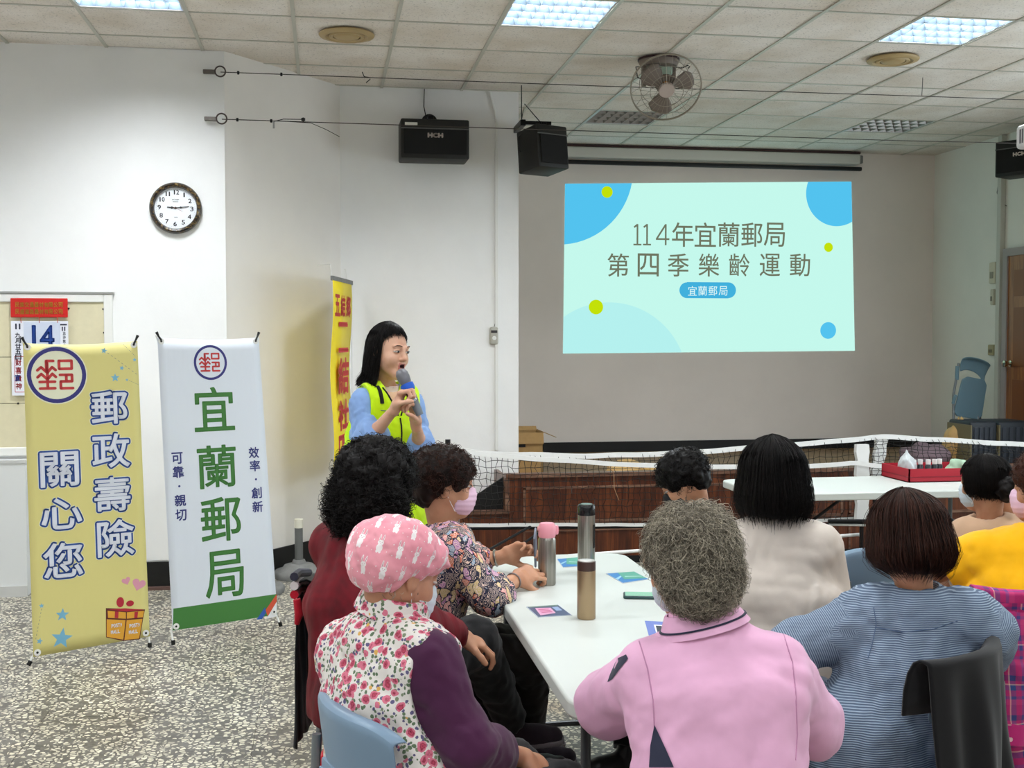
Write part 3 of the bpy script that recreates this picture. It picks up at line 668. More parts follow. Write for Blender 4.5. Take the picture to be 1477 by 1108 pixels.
def print_yellow(Pn, T, Q):
    k = kwidth(Pn, 120, 700)
    emblem(Pn, T, Pn.uv(82, 541), 42*k)
    ch = [('郵', 158, 588, 56, 52), ('政', 160, 650, 58, 54), ('壽', 162, 713, 56, 54), ('險', 167, 776, 57, 58), ('關', 86, 677, 57, 54), ('心', 89, 741, 60, 48), ('您', 91, 808, 58, 54)]
    for nm, gr, lift, mt in (('lettering_edge', 4.4, .0009, mat('pale print', (0, 0, 0))), ('lettering_outline', 3.4, .0014, mat('lettering blue', (40, 76, 150), .5)), ('lettering', .9, .0020, mat('lettering white', (228, 232, 244), .5))):
        m = MB()
        for c, x, y, w, h in ch: Pn.text(m, c, Pn.uv(x, y), (w-4)*k, (h-4)*k, lift, gr*k, fit='full')
        fb(m, nm, mt, T)
    m = MB(); SB = mat('star blue', (118, 176, 204), .5)
    for x, y, r, a in ((90, 887, 10, .1), (89, 921, 16, .2), (60, 874, 4, 0), (57, 925, 5, .3), (150, 506, 5, .2), (194, 519, 3.4, 0), (175.6, 531, 4, .3), (166, 545, 7, 0), (183, 548, 2.6, 0)):
        mm = MB(); Pn.poly(mm, star(Pn.uv(x, y), r*k, a), .0009); fb(mm, 'star', SB, T)
    m = MB()
    for a, b in (((155, 509), (200, 542)), ((186, 549), (200, 555)), ((60, 878), (51, 925)), ((178, 497), (196, 515))):
        for i in range(9):
            p = [a[j]+(b[j]-a[j])*(i/9) for j in (0, 1)]; q = [a[j]+(b[j]-a[j])*((i+.5)/9) for j in (0, 1)]; Pn.seg(m, Pn.uv(*p), Pn.uv(*q), .6*k, .0009)
    fb(m, 'dashed_trail', mat('grey print', (120, 130, 130), .5), T)
    for x, y, r, a in ((182, 838, 6, .3), (200, 843, 10, -.35)):
        m = MB(); Pn.poly(m, heart(Pn.uv(x, y), (r+1)*k, a), .0008); Pn.poly(m, heart(Pn.uv(x, y), r*k, a), .0012); fb(m, 'heart', mat('pink heart', (216, 150, 170), .5), T)
    z = lambda x, y: Pn.uv(100+x/8.52, 820+y/8.52)
    for nm, mt, lift, polys in (('gift_box_outline', mat('dark brown print', (92, 40, 36), .5), .0010, [[(448, 488), (930, 504), (908, 610), (865, 872), (665, 892), (450, 848)]]),
            ('gift_box', mat('gift box orange', (220, 160, 54), .5), .0015, [[(458, 625), (690, 635), (662, 876), (458, 840)], [(704, 635), (898, 620), (856, 862), (676, 880)], [(470, 520), (694, 540), (694, 618), (475, 608)], [(706, 540), (918, 520), (902, 600), (706, 618)]]),
            ('gift_ribbon', mat('ribbon red', (176, 40, 56), .5), .0019, [[(560, 525), (605, 530), (600, 612), (555, 608)], [(800, 535), (845, 530), (835, 606), (796, 612)], [(470, 505), (680, 490), (918, 508), (706, 530)]])):
        for q in polys: m = MB(); Pn.poly(m, [z(*p) for p in q][::-1], lift); fb(m, nm, mt, T)
    for x, y, rx, ry in ((625, 415, 48, 66), (745, 430, 50, 38)):
        m = MB(); Pn.disc(m, z(x, y), rx/8.52*k, .0021, 24, ry=ry/8.52*k); fb(m, 'ribbon_loop', mat('ribbon red', (0, 0, 0)), T)
    for x in (580, 800):
        m = MB(); Pn.text(m, 'POST,', z(x+2, 700), 2.6*k, 5.5*k, .0022, .25*k, sp=3.2*k, fit='full'); Pn.text(m, 'MALL', z(x-15, 778), 2.8*k, 5*k, .0022, .25*k, sp=3.4*k, fit='full')
        fb(m, 'box_lettering', mat('lettering white', (0, 0, 0)), T)
xbanner('yellow_banner', 'yellow freestanding banner with blue-outlined white lettering and gift box', (33, 495), ((48, 948), (216, 918), (198, 492)), (41, 962), (216, 936), cloth_mat('yellow banner cloth', (216, 206, 132)), print_yellow)
def print_white(Pn, T, Q):
    k = kwidth(Pn, 310, 700); m = MB(); G = mat('banner green', (66, 124, 58), .5)
    a, b = Pn.uv(250, 878), Pn.uv(399, 857)
    Pn.poly(m, [(Q[0][0]+.001, Q[0][1]+.001), (Q[1][0]-.001, Q[1][1]+.001), b, a], .0008); fb(m, 'green_band', G, T)
    for nm, col, pts in (('white_stripe', (226, 228, 230), [(384, 893), (399, 868), (399, 889), (396, 890)]), ('red_stripe', (206, 84, 56), [(383, 880), (399, 857), (399, 868), (386, 889)]), ('blue_stripe', (52, 92, 170), [(370, 894), (382, 876), (384, 883), (378, 893)])):
        m = MB(); Pn.poly(m, [Pn.uv(*p) for p in pts], .0012); fb(m, nm, mat('stripe '+nm, col, .5), T)
    emblem(Pn, T, Pn.uv(303.5, 523), 24*k)
    m = MB()
    for c, x, y, w, h in (('宜', 309, 590, 62, 64), ('蘭', 313, 673, 60, 62), ('郵', 319, 749, 62, 64), ('局', 324, 828, 60, 68)): Pn.text(m, c, Pn.uv(x, y), (w-5)*k, (h-5)*k, .0014, .8*k, fit='full')
    fb(m, 'large_lettering', G, T); m = MB()
    for c, x, y in (('可', 255.5, 661), ('靠', 257, 681), ('親', 260, 722), ('切', 261, 743), ('效', 366, 653), ('率', 367.5, 672), ('創', 370, 711), ('新', 371.5, 731)): Pn.text(m, c, Pn.uv(x, y), 15*k, 15*k, .0014, .35*k, fit='full')
    for x, y in ((258.5, 701.5), (369, 691.5)): Pn.disc(m, Pn.uv(x, y), 1.6*k, .0014, 10)
    fb(m, 'small_lettering', mat('lettering violet blue', (56, 62, 130), .5), T)
xbanner('white_banner', 'white freestanding banner with large green lettering and green foot band', (227, 487), ((249, 910), (400, 887), (373, 487)), (250, 932), (405, 905), cloth_mat('white banner cloth', (216, 222, 232)), print_white)
# ------------------------------------------------------------------ narrow yellow hanging banner beside the diagonal wall
a, b = Yp(478, 402, 7.86), Yp(505, 398, 8.52)
zb0 = Yp(485, 694, 7.86).z
T = thing('hanging_banner', 'tall narrow yellow banner with red writing behind the speaking woman', 'banner', (a.x, a.y, 0))
u = V(b.x-a.x, b.y-a.y, 0); LB = u.length; Pn = Panel((a.x, a.y, zb0), u, (0, 0, 1)); Hb = a.z-zb0
m = MB(); K = 16
for i in range(K):
    f = lambda j: (.012*math.sin(j*.55))
    m.quad(Pn.at(0, Hb*i/K, f(i)), Pn.at(LB, Hb*i/K, f(i)), Pn.at(LB, Hb*(i+1)/K, f(i+1)), Pn.at(0, Hb*(i+1)/K, f(i+1)))
o = W(m, 'cloth', cloth_mat('bright yellow cloth', (238, 214, 28)), T, True); s = o.modifiers.new('s', 'SOLIDIFY'); s.thickness = .002; s.offset = -1
W(MB().box(0, LB*1.07, -.012, .006, Hb-.01, Hb+.02, Matrix.Translation(Pn.O) @ Matrix((Pn.u, -Pn.n, Pn.v)).transposed().to_4x4()), 'top_rail', M_GREYP, T)
m = MB(); Pn.rect(m, LB, 0.05, LB*1.07, Hb, .004); fb(m, 'white_edge', M_WTAPE, T)
m = MB()
for i, c in enumerate('五結鄉'): Pn.text(m, c, (LB*(.2+.29*i), Hb-.175), .16, .14, .0145, .006, fit='full')
def ht(py): return Yp(493, py, 8.2).z-zb0
for c, py, w, h in (('一', 468, .30, .04), ('一', 505, .34, .04), ('結', 542, .36, .24), ('社', 598, .36, .2), ('區', 652, .36, .24)): Pn.text(m, c, (LB*.5, ht(py)), w, h, .0145, .010, fit='full')
fb(m, 'red_writing', mat('writing red', (214, 44, 34), .5), T)
for q_ in (.1, .9): W(MB().tube([Pn.at(LB*q_, Hb+.015, -.01), Pn.at(LB*q_, Hb+.1, -.02), V(*(Pn.at(LB*q_, Hb+.1, -.02)))+V(-.10*(1-q_), .12*(1-q_)+.04*q_, 0)], .002, 5), 'hanging_cord', M_WHITEP, T, True)
# ------------------------------------------------------------------ volleyball-post style weighted bases
for (px, py, lab, hp) in ((402, 838, 'grey rubber post base half hidden behind the white banner', .12), (432, 826, 'grey rubber post base with short white-capped pole against the black skirting', .34)):
    p = Zp(px, py, 0); T = thing('post_base', lab, 'post base', (p.x+(-.12 if hp < .2 else .0), p.y-(.34 if hp < .2 else .14), 0), 'grey rubber post bases')
    MB().lathe([(0, 0), (.17, 0), (.175, .03), (.16, .05), (.12, .058), (.1, .085), (.05, .095), (.04, .12), (0, .12)], 36).build('base', M_GREYP, T, 50)
    MB().lathe([(0, .11), (.028, .11), (.028, hp), (0, hp)], 16).build('pole', mat('grey steel pole', (118, 120, 120), .4, .5), T, 50)
    MB().lathe([(0, hp), (.03, hp), (.03, hp+.06), (0, hp+.065)], 16).build('cap', mat('yellowed cap', (220, 216, 200), .5), T, 50)
# ------------------------------------------------------------------ wall speakers
def spk(T, w, h, d, M=Matrix(), logo=True):
    f = lambda mb, n, mt, sm=False: setattr(mb.build(n, mt, T, sm), 'matrix_local', M)
    f(MB().prism([(-w/2, 0, -h/2), (w/2, 0, -h/2), (w/2, -d, -h/2+.02), (-w/2, -d, -h/2+.02)], (0, 0, 0)) if 0 else MB().rbox(-w/2, w/2, -d, 0, -h/2, h/2, .012), 'cabinet', mat('black vinyl', (26, 26, 24), .55), 40)
    f(MB().rbox(-w/2+.02, w/2-.02, -d-.012, -d, -h/2+.03, h/2-.075, .004), 'grille', mat('black grille cloth', (8, 8, 8), .8, bump=.4, bscale=300))
    f(MB().box(-w/2+.003, w/2-.003, -d-.006, -d, h/2-.074, h/2-.066), 'trim_line', mat('grey trim line', (92, 92, 90), .4))
    if logo:
        q = Panel((0, -d-.0125, 0), (1, 0, 0), (0, 0, 1)); m = MB(); q.text(m, 'HCH', (0, h*.08), .03, .028, .001, .0035, sp=.038, fit='full')
        o = flatbuild(m, 'logo', mat('pale logo', (226, 214, 204), .4), T); o.matrix_local = M
p1_ = Yp(578, 170, YP-.33); p2_ = Yp(677, 230, YP-.33); w = p2_.x-p1_.x; h = p1_.z-p2_.z
T = thing('wall_speaker', 'wide black loudspeaker with logo mounted high on the white front wall', 'speaker', ((p1_.x+p2_.x)/2, YP-.06, (p1_.z+p2_.z)/2), 'black wall loudspeakers')
spk(T, w, h, .27)
MB().box(-w/2+.03, -w/2+.12, -.276, -.27, h/2-.055, h/2-.03).build('price_label', mat('label white', (216, 214, 204), .6), T)
MB().lathe([(0, 0), (.06, 0), (.06, .03), (0, .035)], 24, Matrix.Translation((-.02, .0, h/2+.02)) @ RX).build('bracket', M_BLACKM, T, 50)
MB().rbox(-.04, .0, -.15, .058, h/2, h/2+.05, .005).build('bracket_arm', M_BLACKM, T)
MB().tube([(-.04, .02, h/2+.06), (-.055, .045, h/2+.15), (-.05, .05, ZC-T.location.z)], .004, 6).build('cable', M_BLACK, T, True)
c = Yp(781, 218, YP-.30); T = thing('wall_speaker', 'square black loudspeaker angled on an arm at the stage corner', 'speaker', c, 'black wall loudspeakers')
M = Matrix.Rotation(math.radians(24), 4, 'Z') @ Matrix.Rotation(math.radians(-6), 4, 'X') @ Matrix.Translation((0, .12, 0))
spk(T, .27, .315, .27, M, False)
a = Yp(750, 183, YP-.02)-c; MB().box(-.13, .07, -.02, .02, .19, .215).build('bracket_arm', M_BLACKM, T); MB().rbox(-.005, .03, -.04, .03, .155, .21, .004).build('bracket_arm', M_BLACKM, T)
MB().rbox(-.16, -.12, -.02, .34, .18, .225, .004).build('bracket_arm', M_BLACKM, T)
MB().tube([(-.11, .02, .16), (-.17, .0, .1), (-.17, .0, .0), (-.1, .05, -.03)], .004, 6).build('cable', M_BLACK, T, True)
MB().tube([(-.0, .02, .21), (-.12, .04, .35), (-.14, .05, ZC-c.z-.25), (-.14, .06, ZC-c.z)], .004, 6).build('cable', M_BLACK, T, True)
a = Xp(1460, 235, XR-.10); T = thing('wall_speaker', 'black loudspeaker on the side wall cut by the frame edge', 'speaker', (XR-.03, a.y-.22, a.z), 'black wall loudspeakers')
spk(T, .46, .31, .24, Matrix.Rotation(math.radians(-62), 4, 'Z'))
T = thing('projector', 'white projector hung from the ceiling at the frame edge above speaker', 'projector', Xp(1532, 194, 3.6))
MB().rbox(-.17, .17, -.13, .13, -.06, .06, .02, 3).build('body', mat('projector white', (222, 222, 226), .4), T, 40)
m = MB(); [m.box(-.172, -.168, -.1+.02*i, -.09+.02*i, -.035, .035) for i in range(10)]; o = m.build('vent_grille', mat('grey vent', (110, 108, 116), .5), T); o['kind'] = 'stuff'
MB().tube([(0, 0, .06), (0, 0, ZC-T.location.z)], .02, 12).build('pole', M_WHITEP, T, True)
MB().lathe([(0, 0), (.035, 0), (.035, .03), (.02, .03), (0, .02)], 20, Matrix.Translation((.05, .13, 0)) @ Matrix.Rotation(-PI/2, 4, 'X')).build('lens', M_BLACK, T, 50)
# ------------------------------------------------------------------ curtain wires with ring brackets
def line_wire(name, label, y0, pts, hooks, cat='wire'):
    T = thing(name, label, cat, pts[0], 'wires across the room')
    L = [Vector(p)-Vector(pts[0]) for p in pts]
    MB().tube(L, .003, 5, cap=False).build('wire', mat('dark steel wire', (70, 64, 60), .4, .6), T, True)
    rg = MB().tube([(math.cos(a*PI/14)*.033, -.02, math.sin(a*PI/14)*.033) for a in range(28)], .005, 8, closed=True); rg.build('ring', mat('dark ring', (86, 78, 76), .35, .7), T, True)
    MB().rbox(-.11, -.03, -.012, .02, -.013, .013, .004).build('wall_bracket', mat('grey bracket', (112, 106, 100), .4, .6), T)
    for h in hooks:
        MB().lathe([(0, -.01), (.012, -.006), (.012, .006), (0, .01)], 10, Matrix.Translation(L[0]+(L[1]-L[0])*h) @ Matrix.Rotation(PI/2, 4, 'Y')).build('stopper', M_BLACKM, T)
    return T
YWi = YW-.05
w1 = [Yp(318, 104, YWi), Yp(860, 124, YWi), Yp(1335, 139, YWi), Yp(1500, 141, YWi)]; w1[3] = V(XR, YWi, w1[2].z)
w2 = [Yp(320, 172, YWi), Yp(750, 186, YWi), Yp(1300, 203, YWi), V(XR, YWi, Yp(1477, 205, YWi).z)]
for w_ in (w1, w2): w_[0].y = YWi
T1 = line_wire('curtain_wire', 'upper ring-bracketed wire running from clock wall under the ceiling tiles', 0, w1, (.045, .155))
T2 = line_wire('curtain_wire', 'lower ring-bracketed wire passing in front of the wide wall speaker', 0, w2, (.05, .16))
q = Vector(w2[1])-Vector(w2[0]); MB().tube([q*.17+V(0, -.01, -.005), q*.2+V(0, -.02, .01), q*.26+V(0, -.01, .014)], .0025, 5).build('loose_cord', M_BLACKM, T2, True)
MB().lathe([(0, -.014), (.013, -.008), (.013, .008), (0, .014)], 10, Matrix.Translation(q*.265+V(0, -.01, .014))).build('cord_knob', M_BLACK, T2)
MB().tube([q*.2, q*.29+V(0, 0, -.006), q*.34+V(0, 0, -.045), q*.37+V(0, 0, -.075), q*.385+V(0, 0, -.09)], .002, 5).build('loose_cord', M_BLACKM, T2, True)
MB().box(-.006, .006, -.01, -.006, -.05, -.0, Matrix.Translation(q*.168)).build('tag', mat('grey tag', (150, 150, 148), .5), T2)
q = Vector(w1[1])-Vector(w1[0]); MB().tube([q*.365+V(0, 0, .035), q*.37+V(0, 0, .005), q*.385, q*.386+V(0, 0, -.01), q*.375+V(0, 0, -.035)], .003, 5).build('hook', M_BLACKM, T1, True)
p = Zp(1285, 130, ZC); T = thing('hanging_string', 'short dark string hanging from ceiling to upper wire near round vent', 'string', (p.x, YWi, w1[2].z+.005)); MB().tube([(0, 0, 0), (.005, 0, ZC-w1[2].z-.012)], .002, 5).build('string', M_BLACKM, T)
# ------------------------------------------------------------------ wall fittings
a, b = Yp(709, 133, YP-.01), Yp(722, 650, YP-.01); x = Yp(716, 350, YP-.01).x
T = thing('wall_conduit', 'thin white cable duct running down the front wall', 'conduit', (x, YP-.0005, b.z))
MB().rbox(-.012, .012, -.02, 0, 0, a.z-b.z-.42, .003).build('duct', M_WHITEP, T); MB().rbox(-.008, .008, -.018, 0, a.z-b.z-.42, a.z-b.z-.23, .003).build('duct', M_WHITEP, T)
MB().tube([(0, -.01, a.z-b.z-.23), (-.01, -.01, a.z-b.z-.15), (-.05, -.01, a.z-b.z)], .010, 8).build('duct', M_WHITEP, T, True)
MB().rbox(-.018, .018, -.026, 0, .9, .93, .003).build('clip', mat('white plastic', (0, 0, 0)), T)
c = Yp(712.5, 484, YP-.02); T = thing('wall_remote', 'small grey plastic control hanging beside the cable duct', 'remote control', (c.x, YP-.001, c.z))
MB().rbox(-.034, .034, -.03, 0, -.07, .065, .02, 3).build('body', mat('warm grey plastic', (176, 174, 164), .5), T, 40)
MB().rbox(-.024, .024, -.034, -.03, .02, .04, .002).build('screen', mat('dark slot', (60, 60, 60), .3), T); MB().lathe([(0, 0), (.016, 0), (.014, .006), (0, .006)], 18, Matrix.Translation((0, -.03, -.02)) @ RX).build('dial', M_WHITEP, T, 50)
MB().tube([(0, -.015, .06), (.01, -.01, .09), (.016, -.01, .13), (.02, -.006, .2)], .002, 5).build('cord', M_BLACKM, T)
# ------------------------------------------------------------------ right wall: door, conduit, switches, wire
ya = Xp(1443, 500, XR).y; zt_ = Xp(1443, 360, XR).z; zt_ = Xp(1466, 366, XR).z
ydoor = Xp(1460, 450, XR).y
D = MB().box(XR-.045, XR-.002, ydoor-.92, ydoor, ZS+.0, zt_-.02).build('door_1', M_DOOR); D['kind'] = 'structure'
for z0, z1 in ((ZS+.12, ZS+.75), (ZS+.87, ZS+1.4), (ZS+1.5, zt_-.15)):
    for y0 in (ydoor-.42, ydoor-.82): MB().box(XR-.052, XR-.045, y0, y0+.32, z0, z1).build('panel', mat('darker door panel', (128, 76, 36), .4), D)
hn = Xp(1466, 525, XR-.05); kn = MB().lathe([(0, 0), (.03, 0), (.03, .008), (.012, .012), (.012, .04), (.028, .05), (.03, .07), (0, .078)], 20, Matrix.Translation((XR-.052, ydoor-.07, hn.z)) @ Matrix.Rotation(-PI/2, 4, 'Y')); kn.build('handle', mat('steel knob', (190, 180, 160), .2, 1), D, 50)
FRM = mat('lilac grey frame', (158, 150, 148), .5)
for y0, y1 in ((ydoor, ydoor+.07), (ydoor-.99, ydoor-.92)):
    o = MB().box(XR-.06, XR-.0015, y0, y1, ZS, zt_+.05).build('door_frame', FRM, D)
MB().box(XR-.06, XR-.0015, ydoor-.92, ydoor, zt_-.02, zt_+.05).build('door_frame', FRM, D)
yc = ydoor+.16; T = thing('wall_conduit', 'square cable duct down the side wall beside the brown door', 'conduit', (XR-.001, yc, ZS)); MB().rbox(-.05, 0, -.03, .03, 0, ZC-ZS-.008, .004).build('duct', mat('pale duct', (196, 196, 186), .5), T)
for nm, lab, cat, px, py, hw, hh, col in (('intercom', 'small cream intercom box on side wall, upper of two', 'intercom', 1445, 393, .05, .10, (206, 200, 178)), ('sensor', 'slim cream fitting below the intercom on side wall', 'sensor', 1447, 428, .025, .075, (200, 196, 178)), ('light_switch', 'beige light switch plate beside the brown door', 'switch', 1441, 505, .05, .05, (166, 156, 120))):
    c = Xp(px-4, py, XR-.02); T = thing(nm, lab, cat, (XR-.001, max(c.y, yc+.12), c.z)); MB().rbox(-.035, 0, -hw, hw, -hh, hh, .01).build('body', mat(nm+' plastic', col, .5), T, 40)
    MB().rbox(-.042, -.034, -hw*.5, hw*.5, -hh*.5, hh*.1, .003).build('button', mat(nm+' button', tuple(int(c_*.7) for c_ in col), .5), T)
a = Xp(1446, 195, XR-.01); T = thing('speaker_cable', 'thin dark cable looping down the pale green side wall', 'cable', (XR-.006, 9.3, a.z)); pts = [Xp(x, y, XR-.008)-T.location for x, y in ((1443, 192), (1444, 230), (1440, 262), (1438, 278), (1443, 292), (1452, 297))]
MB().tube(pts, .003, 5).build('cable', M_BLACKM, T, True)
# ------------------------------------------------------------------ things on the stage
def fold_chair(T, mseat, mmet, open_=True):
    pass
M_SLATE = mat('slate blue plastic', (112, 146, 162), .45); M_TUBEG = mat('grey tube', (128, 134, 138), .35, .6)
c = Yp(1397, 610, 9.75); zf = ZS
T = thing('folding_chair', 'slate blue plastic folding chair folded against the stage side wall', 'chair', (c.x+.02, 9.80, zf))
s_ = lambda x, y: (Yp(x, y, 9.75)-Vector(T.location))
for xs in ((1383, 524, 1371, 618), (1421, 532, 1404, 622)): MB().tube([s_(xs[0], xs[1]), s_(*[(xs[0]+xs[2])/2-2, (xs[1]+xs[3])/2]), V(s_(xs[2], xs[3]).x, -.12, .01)], .012, 8).build('frame_tube', M_TUBEG, T, True)
for xs in ((1378, 570, 1384, 616), (1416, 585, 1424, 618)): MB().tube([s_(xs[0], xs[1])+V(0, .03, 0), V(s_(xs[2], xs[3]).x, .05, .01)], .011, 8).build('frame_tube', M_TUBEG, T, True)
# curved back shell with handle opening
m = MB(); g = []; n = 14
top = [s_(x, y) for x, y in ((1384, 518), (1390, 515), (1404, 517), (1418, 522), (1426, 528))]
bot = [s_(x, y) for x, y in ((1383, 538), (1388, 534), (1398, 534), (1410, 540), (1417, 552))]
for i in range(5): g += [top[i]+V(0, -.05-.03*math.sin(PI*i/4), .012), top[i]+V(0, -.02, 0), (top[i]+bot[i])/2, bot[i]]
for i in range(4):
    for j in range(3): a = i*4+j; m.quad(g[a], g[a+1], g[a+5], g[a+4])
o = m.build('backrest', M_SLATE, T, True); q = o.modifiers.new('s', 'SOLIDIFY'); q.thickness = .018; q = o.modifiers.new('b', 'SUBSURF'); q.levels = q.render_levels = 2
pts = [s_(x, y) for x, y in ((1386, 547), (1394, 543), (1418, 548), (1421, 556), (1414, 600), (1408, 605), (1378, 600), (1374, 594))]
m = MB().prism([p+V(0, -.03, 0) for p in pts], (0, .022, 0)); o = m.build('seat', M_SLATE, T); q = o.modifiers.new('b', 'BEVEL'); q.width = .006; q.segments = 2
for a in ((1381, 528, 1380, 548), (1419, 535, 1416, 555)): MB().tube([s_(*a[:2]), s_(*a[2:])], .018, 8).build('bracket', M_SLATE, T, True)
MB().tube([s_(1376, 570)+V(0, -.03, 0), s_(1373, 576)+V(0, -.04, 0), s_(1372, 582)+V(0, -.03, 0)], .014, 8).build('foot_hinge', M_SLATE, T, True)

def box_open(T, w, d, h, mt, flap=True):
    th = .006; m = MB(); m.box(-w/2, w/2, -d/2, d/2, 0, th); m.box(-w/2, w/2, -d/2, -d/2+th, 0, h); m.box(-w/2, w/2, d/2-th, d/2, 0, h); m.box(-w/2, -w/2+th, -d/2, d/2, 0, h); m.box(w/2-th, w/2, -d/2, d/2, 0, h)
    m.build('box_body', mt, T)
M_CARD = mat('cardboard', (168, 134, 86), .8, noise=.08); a, b = Yp(752, 655, 9.4), Yp(782, 620, 9.4)
T = thing('cardboard_box', 'open brown cardboard box on stage against the white wall edge', 'box', (b.x-.19, 9.5, ZS+.001)); hh = b.z-ZS-.02; box_open(T, .38, .3, hh, M_CARD)
MB().prism([(.19, -.15, hh), (.19, .15, hh), (.30, .15, hh-.045), (.30, -.15, hh-.045)], (0, 0, .006)).build('flap', M_CARD, T); MB().prism([(-.19, -.15, hh), (.19, -.15, hh), (.19, -.17, hh-.09), (-.19, -.17, hh-.09)], (0, -.006, 0)).build('flap', M_CARD, T)
MB().prism([(-.19, .15, hh), (.19, .15, hh), (.19, .18, hh+.03), (-.19, .18, hh+.03)], (0, .006, 0)).build('flap', M_CARD, T)
MB().rbox(-.03, .04, -.154, -.15, hh-.12, hh-.095, .001).build('hand_hole', M_BLACK, T)
def lumpy(name, label, cat, loc, r, mt, seed, squash=1, grp=None, knot=True, n=5):
    rs = np.random.default_rng(seed); bm = bmesh.new(); bmesh.ops.create_icosphere(bm, subdivisions=4, radius=1)
    ks = [(rs.normal(size=3)*2.6, rs.uniform(0, 6), rs.uniform(.04, .1)) for _ in range(n)]+[(rs.normal(size=3)*7, rs.uniform(0, 6), .025) for _ in range(n)]
    for v in bm.verts:
        c = v.co.copy(); d = sum(a*math.sin(k[0]*c.x+k[1]*c.y+k[2]*c.z+p) for k, p, a in ks); c *= 1+d
        z = max(c.z, -.72); k2 = 1
        if knot and z > .55: k2 = max(.25, 1-(z-.55)*1.6)
        v.co = Vector((c.x*r[0]*k2, c.y*r[1]*k2, (z+.72)*r[2]))
    me = bpy.data.meshes.new(name); bm.to_mesh(me); bm.free(); me.materials.append(mt); me.polygons.foreach_set('use_smooth', [True]*len(me.polygons))
    o = bpy.data.objects.new(name, me); COL.objects.link(o); o.location = loc; tag(o, label, cat, grp); return o
p = Yp(1393, 660, 9.2); lumpy('plastic_bag', 'tall tan plastic bag standing on stage beside the black cases', 'bag', (p.x+.0, 9.3, ZS), (.14, .14, .25), mat('tan plastic bag', (216, 176, 112), .45), 3)
p = Yp(1338, 660, 9.2); lumpy('bundle', 'lilac grey wrapped bundle lying on stage left of the tan bag', 'bundle', (p.x, 9.25, ZS), (.21, .15, .13), mat('lilac cloth', (128, 108, 116), .7), 4, knot=False)
p = Yp(915, 665, 9.0); lumpy('plastic_bag', 'flat tan plastic bag lying on stage under the projected slide', 'bag', (p.x, 9.1, ZS), (.2, .14, .075), mat('tan plastic bag', (0, 0, 0)), 5, knot=False)
for k, (x0, x1, lb) in enumerate(((1402, 1440, 'black ribbed equipment case on stage beside the tan bag'), (1443, 1490, 'black ribbed equipment case on stage at the frame edge'))):
    a, b = Yp(x0, 607, 9.0), Yp(x1, 670, 9.0); T = thing('equipment_case', lb, 'case', ((a.x+b.x)/2, 9.2, ZS+.001), 'black equipment cases'); w = b.x-a.x; h = a.z-ZS-.01
    MB().rbox(-w/2, w/2, -.18, .18, 0, h, .025, 3).build('shell', mat('dark blue grey shell', (40, 46, 54), .5), T, 40)
    for i in range(4): MB().rbox(-w/2+.03+i*(w-.06)/4, -w/2+.03+(i+.6)*(w-.06)/4, -.19, -.18, .03, h-.05, .004).build('rib', mat('dark blue grey rib', (54, 60, 70), .5), T)
    MB().rbox(-w/2-.004, -w/2+.01, -.19, .19, .02, h-.03, .004).build('edge_strip', mat('olive strip', (120, 112, 84), .5), T)
# ------------------------------------------------------------------ net across the hall
NT_ = thing('sports_net', 'black mesh sports net with white tape across the stage front', 'net', (Yp(646, 655, 7.6).x, 7.6, 0))
def rel(x, y, Y): return Yp(x, y, Y)-Vector(NT_.location)
A = [(646, 648), (700, 655), (850, 658), (948, 655), (1010, 652), (1056, 648), (1180, 639), (1262, 631), (1276, 630), (1400, 637), (1500, 643)]
B = [(575, 640), (640, 647), (700, 656), (760, 661), (850, 667), (940, 672), (1056, 674), (1170, 673), (1236, 667), (1262, 673), (1300, 672), (1400, 680), (1500, 686)]
def ribbon(pts, Y, h, name, m_=M_WTAPE, wob=.004):
    mb = MB(); n = 60; P = [rel(x, y, Y) for x, y in pts]
    L = [0]; [L.append(L[-1]+(P[i+1]-P[i]).length) for i in range(len(P)-1)]; prev = None
    for i in range(n+1):
        s = L[-1]*i/n; k = max(j for j in range(len(L)) if L[j] <= s+1e-9); k = min(k, len(P)-2); f = (s-L[k])/(L[k+1]-L[k]); p = P[k].lerp(P[k+1], f)+V(0, wob*math.sin(i*1.7), wob*.6*math.sin(i*.9))
        q = [p+V(0, -.004, h/2), p+V(0, .004, h/2), p+V(0, .004, -h/2), p+V(0, -.004, -h/2)]
        if prev: 
            for j in range(4): mb.quad(prev[j], prev[(j+1) % 4], q[(j+1) % 4], q[j])
        prev = q
    return mb.build(name, m_, NT_)
ribbon(A, 7.6, .034, 'top_tape'); ribbon(B, 7.45, .030, 'slack_tape')
def ipol(pts, x): return float(np.interp(x, [p[0] for p in pts], [p[1] for p in pts]))
mb = MB(); ncol = 104; rows = 11; rs = np.random.default_rng(5); grid = {}
for i in range(ncol+1):
    x = 650+(1500-650)*i/ncol
    yt = ipol(A, x); yb = 756 if x < 1240 else 690
    for j in range(rows+1):
        y = yt+(yb-yt)*j/rows; grid[i, j] = rel(x+rs.normal()*1.1+((j % 2)*1.5), y+rs.normal()*.9, 7.6)+V(0, -.03*math.sin(j/rows*PI)+rs.normal()*.006, 0)
for i in range(ncol+1):
    mb.tube([grid[i, j] for j in range(rows+1)], .0022, 3, cap=False)
for j in range(1, rows+1):
    if j == rows: continue
    mb.tube([grid[i, j] for i in range(ncol+1)], .0022, 3, cap=False)
o = mb.build('mesh_netting', M_BLACK, NT_); o['kind'] = 'stuff'
ribbon([(655, 758), (800, 757), (940, 757), (1050, 757), (1240, 748)], 7.6, .022, 'bottom_tape', wob=.002)
TT = mat('net frame black', (26, 26, 28), .4, .4)
def tb(a, b, r, nm, m_, Ya=7.6, Yb=7.6): return MB().tube([rel(*a, Ya), rel(*b, Yb)], r, 10).build(nm, m_, NT_, True)
